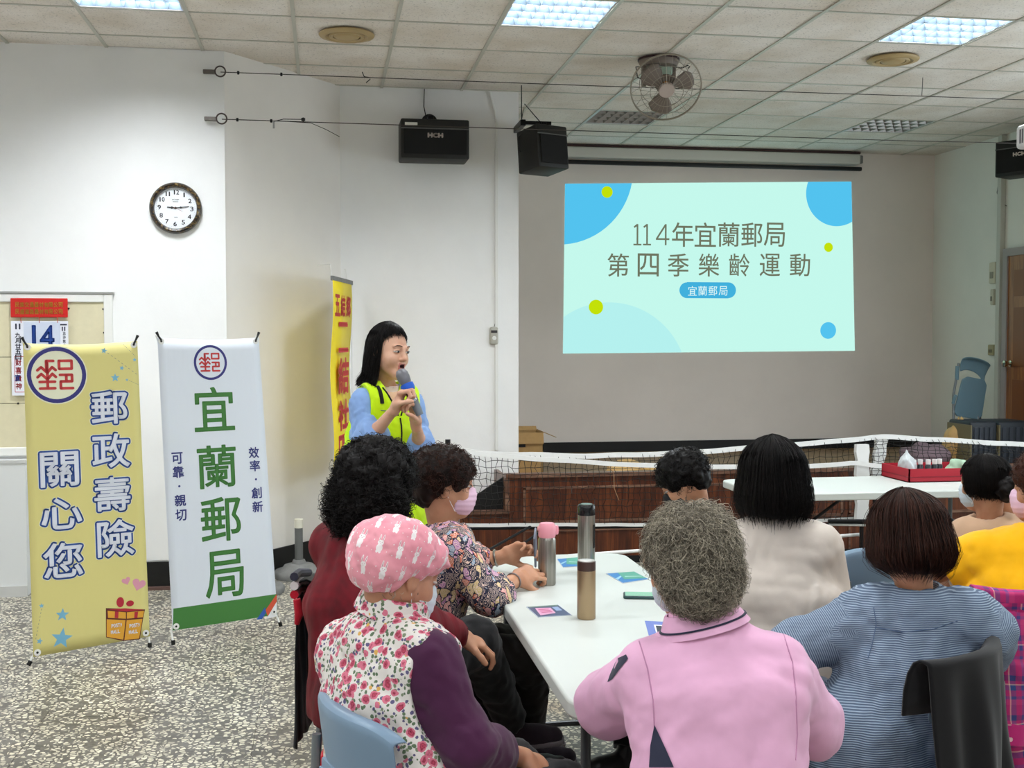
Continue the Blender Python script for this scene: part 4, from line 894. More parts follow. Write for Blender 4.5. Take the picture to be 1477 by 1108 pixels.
tb((655, 763), (1240, 756), .011, 'crossbar', TT, 7.65, 7.65); tb((820, 802), (1242, 771), .012, 'lower_rail', M_WTAPE, 7.55, 7.55)
tb((768, 758), (672, 812), .009, 'brace', TT, 7.62, 7.1); tb((790, 760), (715, 812), .009, 'brace', TT, 7.62, 7.1)
q = rel(646, 655, 7.5); MB().tube([V(q.x, q.y, 0.02), V(q.x, q.y, rel(646, 634, 7.5).z)], .018, 10).build('post', TT, NT_, True)
q = rel(664, 760, 7.3); MB().tube([V(q.x, q.y, 0.0), V(q.x, q.y, rel(664, 760, 7.3).z)], .02, 10).build('post', mat('slate tube', (70, 78, 86), .4, .4), NT_, True)
for (x0, y0, x1, y1, Y, wd) in ((1243, 641, 1243, 750, 7.5, .045), (1272, 628, 1262, 700, 7.62, .04)):
    a, b = rel(x0, y0, Y), rel(x1, y1, Y); m = MB(); n = 10
    for i in range(n):
        p, q = a.lerp(b, i/n), a.lerp(b, (i+1)/n); w0 = wd*(1+.12*math.sin(i*2.1)); w1_ = wd*(1+.12*math.sin((i+1)*2.1))
        m.add([p+V(-w0, -.02, 0), p+V(w0, -.02, 0), p+V(w0, .02, 0), p+V(-w0, .02, 0), q+V(-w1_, -.02, 0), q+V(w1_, -.02, 0), q+V(w1_, .02, 0), q+V(-w1_, .02, 0)], [(0, 1, 5, 4), (1, 2, 6, 5), (2, 3, 7, 6), (3, 0, 4, 7)]+([(0, 3, 2, 1)] if i == 0 else [])+([(4, 5, 6, 7)] if i == n-1 else []))
    m.build('post_sleeve', M_WTAPE, NT_)
    MB().tube([b, V(b.x, b.y, .02)], .016, 8).build('post', TT, NT_, True)
tb((1195, 752), (1262, 752), .014, 'foot_bar', TT, 7.35, 7.35); tb((1196, 757), (1262, 758), .008, 'foot_bar', M_WTAPE, 7.35, 7.35)
q = rel(1243, 800, 7.5); MB().rbox(q.x-.12, q.x+.1, q.y-.25, q.y+.25, 0, .05, .01).build('foot', TT, NT_)
q = rel(664, 800, 7.3); MB().rbox(q.x-.05, q.x+.05, q.y-.3, q.y+.3, 0, .04, .01).build('foot', TT, NT_)
q = rel(646, 800, 7.5); MB().rbox(q.x-.05, q.x+.05, q.y-.2, q.y+.3, 0, .04, .01).build('foot', TT, NT_)
a, b = rel(870, 665, 7.6), rel(893, 722, 7.5); MB().tube([a, a.lerp(b, .3)+V(.04, 0, 0), a.lerp(b, .7)+V(.0, 0, 0), b], .0025, 5).build('loose_cord', mat('tan cord', (150, 116, 84), .7), NT_, True)
# ------------------------------------------------------------------ tables
M_TAB = mat('white blow moulded table', (206, 211, 206), .42, noise=.015, nscale=3, spec=.4)
def ftable(label, x0, x1, y0, y1, z, grp):
    T = thing('folding_table', label, 'table', ((x0+x1)/2, (y0+y1)/2, 0), grp); hw, hd = (x1-x0)/2, (y1-y0)/2; r = .09
    pts = []
    for sx, sy, a0 in ((1, 1, 0), (-1, 1, 90), (-1, -1, 180), (1, -1, 270)):
        for k in range(7): a = math.radians(a0+15*k); pts.append((sx*(hw-r)+r*math.cos(a), sy*(hd-r)+r*math.sin(a), z-.045))
    m = MB().prism(pts, (0, 0, .045)); o = m.build('tabletop', M_TAB, T, 40); b = o.modifiers.new('b', 'BEVEL'); b.width = .008; b.segments = 3; b.limit_method = 'ANGLE'
    for s in (-1, 1):
        lx, ly = (0, s*(hd-.3)) if hd > hw else (s*(hw-.3), 0)
        for t_ in (-1, 1):
            a = (t_*(hw-.1), ly) if hd > hw else (lx, t_*(hd-.1)); MB().tube([(a[0], a[1], z-.05), (a[0], a[1], .01)], .014, 10).build('leg', mat('grey leg', (92, 94, 96), .4, .5), T, True)
        e = ((-(hw-.1), ly, .12), (hw-.1, ly, .12)) if hd > hw else ((lx, -(hd-.1), .12), (lx, hd-.1, .12)); MB().tube(e, .012, 8).build('cross_tube', mat('grey leg', (0, 0, 0)), T, True)
        e = ((0, ly, .4), (0, ly*.35, z-.06)) if hd > hw else ((lx, 0, .4), (lx*.35, 0, z-.06)); MB().tube(e, .010, 8).build('brace', mat('net frame black', (0, 0, 0)), T, True)
        e = ((-(hw-.1), ly, .4), (hw-.1, ly, .4)) if hd > hw else ((lx, -(hd-.1), .4), (lx, hd-.1, .4)); MB().tube(e, .010, 8).build('cross_tube', mat('net frame black', (0, 0, 0)), T, True)
    return T
ftable('white folding table with drinking flasks and booklets, among the seated women', .600, 1.245, 2.74, 4.72, .74, 'white folding tables')
ftable('white folding table by the net carrying a red tray', 2.5, 4.35, 6.32, 7.06, .74, 'white folding tables')
ZT_ = .7405
# red tray with bottles, bag, cloth
a, b = Zp(1345, 706, .74), Zp(1390, 690, .74); cxy = Zp(1336, 690, .74)
pL, pF, pR = Zp(1282, 690, .74), Zp(1311, 696.5, .74), Zp(1388, 694, .74)
T = thing('red_tray', 'open red box tray of small bottles on the far folding table', 'tray', (pF.x+.0, pF.y, ZT_)); w = .56; d = .36; h = .085
M_RED = mat('tray red', (168, 24, 44), .5); m = MB()
for q in ((0, w, 0, .008), (0, w, d-.008, d), (0, .008, 0, d), (w-.008, w, 0, d)): m.box(q[0], q[1], q[2], q[3], 0, h)
m.box(0, w, 0, d, 0, .006); m.build('tray_body', M_RED, T); m = MB(); m.box(-.004, w+.004, -.004, 0, .03, .036); m.box(-.004, 0, -.004, d, .03, .036); m.build('lip', mat('tray dark red', (130, 14, 34), .5), T)
T.rotation_euler[2] = math.radians(0)
for i, (dx, dy) in enumerate(((.14, .2), (.19, .21), (.24, .2), (.29, .21), (.33, .22))):
    B_ = thing('small_bottle', 'small white-capped bottle in red tray, %s' % ('nearest the plastic bag', 'second from the plastic bag', 'middle one of the row', 'second from the green cloth', 'nearest the green cloth')[i], 'bottle', (T.location.x+dx, T.location.y+dy, ZT_+.0065), 'bottles in the red tray')
    MB().lathe([(0, 0), (.02, 0), (.02, .075), (.008, .085), (0, .085)], 16).build('body', mat('dark bottle', (34, 38, 44), .3), B_, 50); MB().lathe([(0, .083), (.016, .083), (.016, .115), (0, .116)], 16).build('cap', mat('cap white', (232, 234, 232), .4), B_, 50)
lumpy('plastic_bag', 'clear crumpled plastic bag in the red tray, peaked like a cone', 'bag', (T.location.x+.07, T.location.y+.16, ZT_+.0065), (.05, .06, .1), mat('milky plastic', (206, 214, 216), .3, alpha=.75), 8)
lumpy('cloth', 'pale green cloth bundle in red tray behind the bottles', 'cloth', (T.location.x+.44, T.location.y+.18, ZT_+.0065), (.085, .07, .065), mat('pale green cloth', (158, 186, 160), .7), 9, knot=False)
# ------------------------------------------------------------------ flasks
def flask(label, px, py, ztop, build):
    p = Zp(px, py, .74); T = thing('drinking_flask', label, 'flask', (p.x, p.y+.028, ZT_), 'flasks on the near table'); build(T, p.y); return T
STEEL = mat('brushed steel', (0, 0, 0))
t = NT('flask steel'); v = t.coord(); f = t.noise(t.mapping(v, (60, 60, .6)), 3, 3)
t.link(t.ramp(f, [(.3, srgb(132, 128, 120)), (.7, srgb(168, 164, 156))]), t.b.inputs['Base Color']); t.b.inputs['Metallic'].default_value = .9; t.b.inputs['Roughness'].default_value = .3; M_FST = t.m
def fl_pink(T, y):
    MB().lathe([(0, 0), (.031, 0), (.033, .004), (.033, .166), (.029, .176), (0, .176)], 36).build('body', M_FST, T, 50)
    MB().lathe([(0, .176), (.030, .176), (.032, .182), (.033, .215), (.026, .228), (0, .230)], 36).build('lid', mat('pink lid', (236, 158, 172), .35), T, 50)
    MB().rbox(.024, .042, -.011, .011, .185, .219, .005, 2).build('loop', mat('pink lid', (0, 0, 0)), T, 40); MB().rbox(-.036, -.024, -.012, .012, .2, .216, .004).build('latch', mat('pink lid', (0, 0, 0)), T, 40)
    MB().rbox(.033, .044, -.006, .006, .195, .21, .002).build('loop_hole', mat('dark pink', (170, 60, 84), .5), T)
flask('steel drinking flask with pink flip lid at the left side of the table', 791, 845.5, 0, fl_pink)
def fl_tall(T, y):
    MB().lathe([(0, 0), (.031, 0), (.033, .003), (.033, .235), (0, .235)], 36).build('body', M_FST, T, 50)
    MB().lathe([(0, .235), (.033, .235), (.034, .238), (.034, .268), (.030, .275), (.024, .273), (0, .273)], 36).build('lid', mat('glossy black lid', (22, 22, 24), .2), T, 50)
    MB().lathe([(0, .2735), (.022, .2735), (.022, .277), (0, .277)], 24).build('lid_disc', STEEL, T)
    m = MB(); n = 8
    for i in range(n):
        for s in (0,): a0, a1 = math.radians(-52+i*5), math.radians(-52+(i+1)*5); m.quad((.0336*math.cos(a0), .0336*math.sin(a0), .11), (.0336*math.cos(a1), .0336*math.sin(a1), .11), (.0336*math.cos(a1), .0336*math.sin(a1), .20), (.0336*math.cos(a0), .0336*math.sin(a0), .20))
    m.build('level_window', mat('glossy black lid', (0, 0, 0)), T)
flask('tall steel flask with black lid standing behind the gold one', 848, 833, 0, fl_tall)
def fl_gold(T, y):
    MB().lathe([(0, 0), (.028, 0), (.030, .003), (.030, .158), (0, .158)], 36).build('body', mat('champagne metal', (176, 152, 120), .38, .75), T, 50)
    MB().lathe([(0, .158), (.0295, .158), (.030, .161), (.030, .186), (0, .187)], 36).build('lid', mat('brown lid', (72, 52, 46), .4), T, 50)
    MB().lathe([(0, .187), (.027, .187), (.027, .19), (.018, .1915), (0, .190)], 30).build('lid_disc', mat('pale steel', (206, 204, 200), .35, .7), T)
flask('champagne gold flask with brown lid nearest the camera on table', 848.5, 895, 0, fl_gold)
# ------------------------------------------------------------------ papers and phone on the near table
def leaflet(name, label, corners, painter, cat='booklet', th=.0012, tilt=0):
    P4 = [Zp(x, y, .74) for x, y in corners]; c = sum(P4, Vector())/4; T = thing(name, label, cat, (c.x, c.y, ZT_), 'leaflets on the near table')
    m = MB().prism([(p.x-c.x, p.y-c.y, 0) for p in P4], (0, 0, th)); m.build('sheet', mat('paper edge', (190, 200, 214), .5), T)
    def q(a, b): return (P4[0].lerp(P4[1], a)).lerp(P4[3].lerp(P4[2], a), b)-c
    def patch(nm, pts, col, k=1, rough=.35): m = MB(); m.add([V(q(a, b).x, q(a, b).y, th+.0003*k) for a, b in pts], [tuple(range(len(pts)))]); o = flatbuild(m, nm, mat('print %d %d %d' % col, col, rough), T)
    painter(patch); return T
R4 = lambda a, b, c, d: [(a, b), (c, b), (c, d), (a, d)]
def pt1(p):
    p('cover', R4(.02, .02, .98, .98), (72, 84, 118)); p('pink_panel', [(.12, .12), (.62, .25), (.66, .75), (.2, .8)], (226, 168, 200), 2); p('pale_square', R4(.72, .45, .9, .8), (150, 170, 206), 2); p('strip', R4(.05, .88, .95, .96), (110, 140, 120), 2)
    for i in range(3): p('writing', R4(.24, .34+.13*i, .56, .40+.13*i), (196, 60, 130), 3)
leaflet('booklet', 'dark blue booklet with pink panel beside gold flask', ((776, 891), (825, 888), (805, 873), (759, 876)), pt1)
def pt2(p):
    p('cover', R4(.02, .02, .98, .98), (48, 122, 190)); p('landscape', [(.25, .3), (.98, .1), (.98, .98), (.4, .98)], (84, 160, 140), 2); p('pale_band', [(.02, .3), (.3, .55), (.32, .65), (.02, .45)], (150, 200, 226), 3); p('pale_line', [(.4, .5), (.95, .35), (.95, .4), (.42, .58)], (170, 214, 200), 3)
leaflet('booklet', 'blue and green booklet lying near the grey-haired woman', ((898, 842), (936, 836), (915, 825), (874, 828)), pt2)
leaflet('booklet', 'blue and green booklet lying behind the flasks', ((812, 819), (842, 817), (838, 804), (803, 807)), pt2)
leaflet('booklet', 'small blue booklet edge showing behind the pink-lidded flask', ((803, 818), (818, 820), (822, 811), (806, 808)), pt1) if 0 else None
p = Zp(930, 862, .74); T = thing('smartphone', 'green-cased smartphone lying on table beside the grey-haired woman', 'phone', (p.x+.01, p.y, ZT_)); T.rotation_euler[2] = math.radians(-14)
MB().rbox(-.085, .075, -.036, .036, 0, .011, .005, 3).build('case', mat('dark green case', (44, 74, 74), .4), T, 40); MB().rbox(-.078, .068, -.030, .030, .0105, .0118, .0005, 1).build('screen', mat('lit screen', (40, 70, 60), .2, emit=(140, 190, 160), estr=.8), T)
# ------------------------------------------------------------------ figures: smooth-blended volumes turned into meshes
def nv(v): v = np.asarray(v, float); return v/np.linalg.norm(v)
def A3(v): return np.array(v[:], dtype=float)
class Vox:
    def __init__(s, lo, hi, h):
        s.lo = np.asarray(lo, float); s.h = h; s.n = np.maximum(4, np.ceil((np.asarray(hi)-s.lo)/h).astype(int)+1)
        s.F = np.full(s.n, .05, np.float32); s.ax = [(s.lo[i]+h*np.arange(s.n[i])).astype(np.float32) for i in range(3)]
    def blk(s, lo, hi, pad):
        a = np.clip(np.floor((np.asarray(lo)-pad-s.lo)/s.h).astype(int), 0, s.n); b = np.clip(np.ceil((np.asarray(hi)+pad-s.lo)/s.h).astype(int)+1, 0, s.n)
        if (b <= a).any(): return None, None
        sl = tuple(slice(a[i], b[i]) for i in range(3))
        return sl, (s.ax[0][sl[0]][:, None, None], s.ax[1][sl[1]][None, :, None], s.ax[2][sl[2]][None, None, :])
    def put(s, fn, lo, hi, k=.02, op='add'):
        sl, X = s.blk(lo, hi, max(k, .01)+.045)
        if sl is None: return
        d = fn(*X); f = s.F[sl]
        if op == 'add': h = np.maximum(k-np.abs(f-d), 0)/max(k, 1e-6); s.F[sl] = np.minimum(f, d)-h*h*k/4
        elif op == 'sub': d = -d; h = np.maximum(k-np.abs(f-d), 0)/max(k, 1e-6); s.F[sl] = np.maximum(f, d)+h*h*k/4
    def cone(s, a, b, ra, rb, k=.02, op='add', side=None, fl=1.0, cap=False):
        a, b = np.asarray(a, float), np.asarray(b, float); ba = b-a; L2 = float(ba@ba)+1e-12; L = math.sqrt(L2); R = max(ra, rb)*max(1, fl)
        sd = None if side is None else nv(np.asarray(side)-ba*(np.asarray(side)@ba)/L2)
        def fn(x, y, z):
            px, py, pz = x-a[0], y-a[1], z-a[2]; t = (px*ba[0]+py*ba[1]+pz*ba[2])/L2; tc = np.clip(t, 0, 1)
            if cap: tu = np.clip(t, -.3, 1.3); qx, qy, qz = px-t*ba[0], py-t*ba[1], pz-t*ba[2]
            else: qx, qy, qz = px-tc*ba[0], py-tc*ba[1], pz-tc*ba[2]
            if sd is not None: w = (qx*sd[0]+qy*sd[1]+qz*sd[2])*(1-1/fl); qx, qy, qz = qx-w*sd[0], qy-w*sd[1], qz-w*sd[2]
            d = np.sqrt(qx*qx+qy*qy+qz*qz)-(ra+(rb-ra)*tc)
            if cap: d = np.maximum(d, np.maximum(-t*L, (t-1)*L))
            return d
        s.put(fn, np.minimum(a, b)-R, np.maximum(a, b)+R, k, op)
    def ell(s, c, r, k=.02, op='add', M=None):
        c = np.asarray(c, float); r = np.asarray(r, float); R = r.max(); Mi = None if M is None else np.asarray(M).T
        def fn(x, y, z):
            p = [x-c[0], y-c[1], z-c[2]]
            if Mi is not None: p = [Mi[i][0]*p[0]+Mi[i][1]*p[1]+Mi[i][2]*p[2] for i in range(3)]
            k0 = np.sqrt(sum((p[i]/r[i])**2 for i in range(3))); k1 = np.sqrt(sum((p[i]/r[i]**2)**2 for i in range(3)))+1e-6
            return k0*(k0-1)/k1
        s.put(fn, c-R, c+R, k, op)
    def cut(s, p, n):  # keep the side the normal points away from
        p = np.asarray(p); n = nv(n); d = (s.ax[0][:, None, None]-p[0])*n[0]+(s.ax[1][None, :, None]-p[1])*n[1]+(s.ax[2][None, None, :]-p[2])*n[2]; s.F = np.maximum(s.F, d)
    def wrinkle(s, amp, freq, seed, aniso=(1, 1, 1), n=9, sharp=True):
        i, j, k = np.nonzero(np.abs(s.F) < .04)
        P = np.stack([s.ax[0][i]*aniso[0], s.ax[1][j]*aniso[1], s.ax[2][k]*aniso[2]], 1); s.F[i, j, k] += fold_noise(P, amp, freq, seed, n, sharp)
    def mesh(s):
        F = s.F; I = F < 0; c = np.zeros(np.array(F.shape)-1, np.int8)
        for dx in (0, 1):
            for dy in (0, 1):
                for dz in (0, 1): c += I[dx:F.shape[0]-1+dx, dy:F.shape[1]-1+dy, dz:F.shape[2]-1+dz]
        act = (c > 0) & (c < 8); idx = np.full(c.shape, -1, np.int64); ci = np.argwhere(act); idx[act] = np.arange(len(ci))
        acc = np.zeros((len(ci), 3)); cnt = np.zeros(len(ci)); off = [(x, y, z) for x in (0, 1) for y in (0, 1) for z in (0, 1)]
        val = {o: F[ci[:, 0]+o[0], ci[:, 1]+o[1], ci[:, 2]+o[2]].astype(float) for o in off}
        for o in off:
            for ax in range(3):
                if o[ax] == 0:
                    q = list(o); q[ax] = 1; q = tuple(q); a, b = val[o], val[q]; m = (a < 0) != (b < 0); t = np.where(m, a/np.where(m, a-b, 1), 0)
                    for e in range(3): acc[:, e] += np.where(m, o[e]+(t if e == ax else 0), 0)
                    cnt += m
        Vt = s.lo+(ci+acc/cnt[:, None])*s.h; Q = []
        for ax in range(3):
            b1, b2 = [(1, 2), (2, 0), (0, 1)][ax]; A = np.moveaxis(I, ax, 0); m = A[:-1] != A[1:]; m = np.moveaxis(m, 0, ax)
            sl = [slice(None)]*3; g = np.argwhere(m); ok = (g[:, b1] > 0) & (g[:, b2] > 0) & (g[:, b1] < c.shape[b1]) & (g[:, b2] < c.shape[b2]); g = g[ok]
            def at(d1, d2): h = g.copy(); h[:, b1] -= d1; h[:, b2] -= d2; return idx[h[:, 0], h[:, 1], h[:, 2]]
            q = np.stack([at(1, 1), at(0, 1), at(0, 0), at(1, 0)], 1); ins = I[g[:, 0], g[:, 1], g[:, 2]]; q[~ins] = q[~ins][:, ::-1]; Q.append(q[(q >= 0).all(1)])
        return Vt, np.concatenate(Q)
def fold_noise(P, amp, freq, seed, n=9, sharp=True):
    r = np.random.default_rng(seed); out = np.zeros(len(P)); w = np.zeros((len(P), 3))
    for i in range(3): k = r.normal(size=3)*freq*.45; w[:, i] = .35/freq*5*np.sin(P@k+r.uniform(0, 6))
    Pw = P+w*.5
    for i in range(n):
        k = r.normal(size=3); k = k/np.linalg.norm(k)*freq*r.uniform(.6, 1.9); v = np.sin(Pw@k+r.uniform(0, 6.3)); out += (1-2*np.abs(v)**.8 if sharp else v)/n**.5
    return amp*out*.7
def raw_mesh(name, Vt, Q, mats, parent=None, smooth=True, mi=None, attrs=None, tri=False):
    me = bpy.data.meshes.new(name); me.vertices.add(len(Vt)); me.vertices.foreach_set('co', np.asarray(Vt, np.float32).ravel())
    k = Q.shape[1]; me.loops.add(Q.size); me.loops.foreach_set('vertex_index', Q.astype(np.int32).ravel()); me.polygons.add(len(Q))
    me.polygons.foreach_set('loop_start', (np.arange(len(Q))*k).astype(np.int32))
    for m in (mats if isinstance(mats, (list, tuple)) else [mats]): me.materials.append(m)
    if mi is not None: me.polygons.foreach_set('material_index', mi.astype(np.int32))
    me.update(calc_edges=True); me.polygons.foreach_set('use_smooth', [smooth]*len(Q))
    for an, av in (attrs or {}).items(): a = me.attributes.new(an, 'FLOAT', 'POINT'); a.data.foreach_set('value', av.astype(np.float32))
    o = bpy.data.objects.new(name, me); COL.objects.link(o)
    if parent is not None: world_parent(o, parent)
    return o
def strands_mesh(name, Pth, rad, m, parent, taper=.45):
    """Pth (N,K,3) centre lines -> three-sided tapering hairs in one mesh"""
    N, K, _ = Pth.shape; T = np.gradient(Pth, axis=1); T /= np.linalg.norm(T, axis=2, keepdims=True)+1e-9
    ref = np.where(np.abs(T[..., 2:3]) < .9, np.array([0, 0, 1.0]), np.array([1.0, 0, 0])); a = np.cross(T, ref); a /= np.linalg.norm(a, axis=2, keepdims=True)+1e-9; b = np.cross(a, T)
    r = rad*(1-(1-taper)*np.linspace(0, 1, K)**2)[None, :, None]; Vt = np.stack([Pth+(a*math.cos(t)+b*math.sin(t))*r for t in (0, 2.094, 4.189)], 2).reshape(-1, 3)
    base = (np.arange(N)[:, None]*K+np.arange(K-1)[None, :])*3; Q = []
    for j in range(3): j2 = (j+1) % 3; Q.append(np.stack([base+j, base+j2, base+3+j2, base+3+j], -1).reshape(-1, 4))
    o = raw_mesh(name, Vt, np.concatenate(Q), m, parent); o['kind'] = 'stuff'; return o

SKIN_COLS = {}
def skin_mat(name, col):
    t = NT(name); v = t.coord(); f = t.noise(v, 18, 4); c = srgb(*col); d = (c[0]*.86, c[1]*.78, c[2]*.74, 1)
    t.link(t.ramp(f, [(.35, d), (.6, c)]), t.b.inputs['Base Color']); t.b.inputs['Roughness'].default_value = .5; t.b.inputs['Subsurface Weight'].default_value = .12; t.b.inputs['Subsurface Scale'].default_value = .01
    t.b.inputs['Subsurface Radius'].default_value = (1, .4, .2); t.bump(t.noise(v, 160, 3), .12, .002); MATS[name] = t.m; return t.m
SK_F = skin_mat('fair skin', (214, 168, 142)); SK_M = skin_mat('mid skin', (200, 148, 116)); SK_T = skin_mat('tan skin', (188, 138, 108))
LIP = mat('lips', (184, 112, 100), .45); MOUTH = mat('mouth', (60, 22, 24), .6); EYE = mat('eye white', (196, 186, 180), .35); IRIS = mat('iris', (34, 22, 18), .15); BROW = mat('eyebrow', (50, 36, 30), .8)
def hairmat(name, a, b, rough=.42, spec=.35):
    t = NT(name); g = t.n('ShaderNodeNewGeometry').outputs['Random Per Island']; v = t.coord()
    t.link(t.ramp(S(t, g)*.6+t.noise(v, 25, 3)*.4, [(.2, srgb(*a)), (.8, srgb(*b))]), t.b.inputs['Base Color']); t.b.inputs['Roughness'].default_value = rough; t.b.inputs['Specular IOR Level'].default_value = spec; MATS[name] = t.m; return t.m
H_BLACK = hairmat('black hair', (5, 4, 4), (22, 17, 16), .5, .18); H_BROWN = hairmat('dark brown hair', (20, 11, 8), (72, 42, 32), .5, .2); H_GREY = hairmat('salt and pepper hair', (70, 64, 56), (200, 190, 170), .6, .2)

class Frame:
    """head or hand frame: origin c, forward f, up u"""
    def __init__(s, c, f, u=(0, 0, 1), roll=0):
        s.c = np.asarray(c, float); s.f = nv(f); r = nv(np.cross(s.f, u)); s.u = np.cross(r, s.f)
        if roll: r, s.u = r*math.cos(roll)+s.u*math.sin(roll), s.u*math.cos(roll)-r*math.sin(roll)
        s.r = r; s.M = np.stack([s.r, s.f, s.u], 1)
    def __call__(s, x, y, z): return s.c+s.r*x+s.f*y+s.u*z
    def w(s, P): return s.c+np.asarray(P)@s.M.T
    def loc(s, P): return (np.asarray(P)-s.c)@s.M
def face_dir(deg, pitch=0):
    """deg 0 looks along +Y (away from the camera), 90 looks to +X"""
    a = math.radians(deg); p = math.radians(pitch); return np.array([math.sin(a)*math.cos(p), math.cos(a)*math.cos(p), math.sin(p)])
def build_head(F, neck, h=.0045, open_mouth=False, sc=1.0, nr=.050):
    lo = np.minimum(F.c-.15*sc, np.asarray(neck)-.08); hi = np.maximum(F.c+.15*sc, np.asarray(neck)+.08); v = Vox(lo, hi, h); s = sc
    C = lambda a, b, ra, rb, k=.02, op='add', **kw: v.cone(F(*(np.array(a)*s)), F(*(np.array(b)*s)), ra*s, rb*s, k*s, op, **kw)
    E = lambda c, r, k=.02, op='add': v.ell(F(*(np.array(c)*s)), np.array(r)*s, k*s, op, F.M)
    E((0, -.015, .035), (.073, .092, .086)); E((0, .026, -.020), (.058, .066, .086), .03)
    for q in (-1, 1):
        C((q*.048, .002, -.035), (0, .070, -.094), .022, .017, .03); E((q*.036, .058, -.030), (.024, .024, .024), .025)
        E((q*.030, .100, .008), (.017, .014, .011), .014, 'sub'); E((q*.030, .078, .008), (.0145, .0135, .0115), .004)
        C((q*.014, .090, .026), (q*.042, .078, .028), .007, .006, .012)
    C((0, .086, .018), (0, .106, -.020), .007, .0105, .014); E((0, .104, -.022), (.012, .010, .009), .008)
    for q in (-1, 1): E((q*.011, .096, -.026), (.008, .008, .007), .006)
    E((0, .072, -.090), (.018, .016, .016), .02)
    if open_mouth:
        E((0, .082, -.056), (.020, .016, .016), .014); E((0, .100, -.056), (.013, .020, .0085), .004, 'sub'); C((-.018, .088, -.046), (.018, .088, -.046), .0045, .0045, .006); C((-.015, .089, -.066), (.015, .089, -.066), .005, .005, .006)
    else: C((-.017, .087, -.050), (.017, .087, -.050), .0055, .0055, .008); C((-.014, .087, -.059), (.014, .087, -.059), .006, .006, .006)
    for q in (-1, 1):
        v.ell(F(q*.075*s, -.006*s, -.002*s), np.array((.008, .018, .030))*s, .006, 'add', F.M); v.ell(F(q*.083*s, -.002*s, .0)*1, np.array((.006, .010, .018))*s, .004, 'sub', F.M)
    v.cone(F(0, -.030*s, -.055*s), neck, nr*s, (nr+.004)*s, .03)
    Vt, Q = v.mesh(); L = F.loc(Vt)/s; c = L[Q].mean(1); mi = np.zeros(len(Q))
    lip = (np.abs(c[:, 0]) < .020) & (c[:, 1] > .086) & (c[:, 2] < -.043) & (c[:, 2] > (-.071 if open_mouth else -.064)); mi[lip] = 1
    if open_mouth: mi[(np.abs(c[:, 0]) < .0135) & (c[:, 1] > .076) & (c[:, 1] < .097) & (np.abs(c[:, 2]+.056) < .009)] = 2
    return Vt, Q, mi
def face_parts(T, F, s=1.0, eyes=True):
    for q in (-1, 1):
        if eyes:
            ctr = Vector(F(q*.030*s, .0795*s, .007*s)); M = Matrix.Translation(ctr) @ Matrix(F.M.tolist()).to_4x4() @ Matrix.Diagonal((1.25, 1, .50, 1))
            bm = bmesh.new(); bmesh.ops.create_uvsphere(bm, u_segments=16, v_segments=10, radius=.0128*s, matrix=M); me = bpy.data.meshes.new('eye'); bm.to_mesh(me); bm.free(); me.materials.append(EYE); me.polygons.foreach_set('use_smooth', [True]*len(me.polygons)); o = bpy.data.objects.new('eye', me); COL.objects.link(o); world_parent(o, T)
            m = MB().lathe([(0, .0012), (.0052, .0006), (.0054, -.001), (0, -.001)], 16, Matrix.Translation(Vector(F((q*.030+.000)*s, (.0795+.0118)*s, .007*s))) @ Matrix(F.M.tolist()).to_4x4() @ Matrix.Rotation(-PI/2, 4, 'X')); W(m, 'iris', IRIS, T)
            W(MB().tube([F((q*.030+d)*s, (.0905-abs(d)*.25)*s, (.0125-d*d*14)*s) for d in (-.015, -.008, 0, .008, .015)], .0013*s, 5), 'eyelid_line', BROW, T, True)
        W(MB().tube([F(q*x*s, y*s, z*s) for x, y, z in ((.014, .0985, .030), (.026, .096, .034), (.038, .088, .034), (.047, .079, .028))], [.0022*s, .0034*s, .0030*s, .0015*s], 6, flat=.6), 'eyebrow', BROW, T, True)
def face_mask(T, F, m, s=1.0, h=.0045, strapm=None):
    v = Vox(F.c-.13*s, F.c+.15*s, h); E = lambda c, r, k=.02, op='add': v.ell(F(*(np.array(c)*s)), np.array(r)*s, k*s, op, F.M)
    E((0, .036, -.046), (.062, .080, .062), .02); E((0, .092, -.022), (.022, .022, .022), .03); E((0, .080, -.072), (.036, .024, .030), .03)
    q = v.F; X, Y, Z = np.meshgrid(*v.ax, indexing='ij', sparse=True); P = [(X-F.c[0])*F.M[0, i]+(Y-F.c[1])*F.M[1, i]+(Z-F.c[2])*F.M[2, i] for i in range(3)]
    q += (.0012*np.sin(P[2]/s*330)).astype(np.float32)
    q[:] = np.maximum(q, np.maximum(.030*s-P[1]+.0*P[0], np.maximum(P[2]-.006*s+np.abs(P[0])*.35, -.106*s-P[2]))); Vt, Q = v.mesh(); raw_mesh('mask_panel', Vt, Q, m, T)
    for e in (-1, 1):
        for z0, z1 in ((-.018, .018), (-.088, -.022)): W(MB().tube([F(e*.054*s, .036*s, z0*s), F(e*.066*s, .012*s, (z0*.45+z1*.55)*s), F(e*.078*s, -.006*s, z1*s), F(e*.076*s, -.022*s, z1*.4*s)], .0014*s, 5), 'ear_loop', strapm or m, T, True)
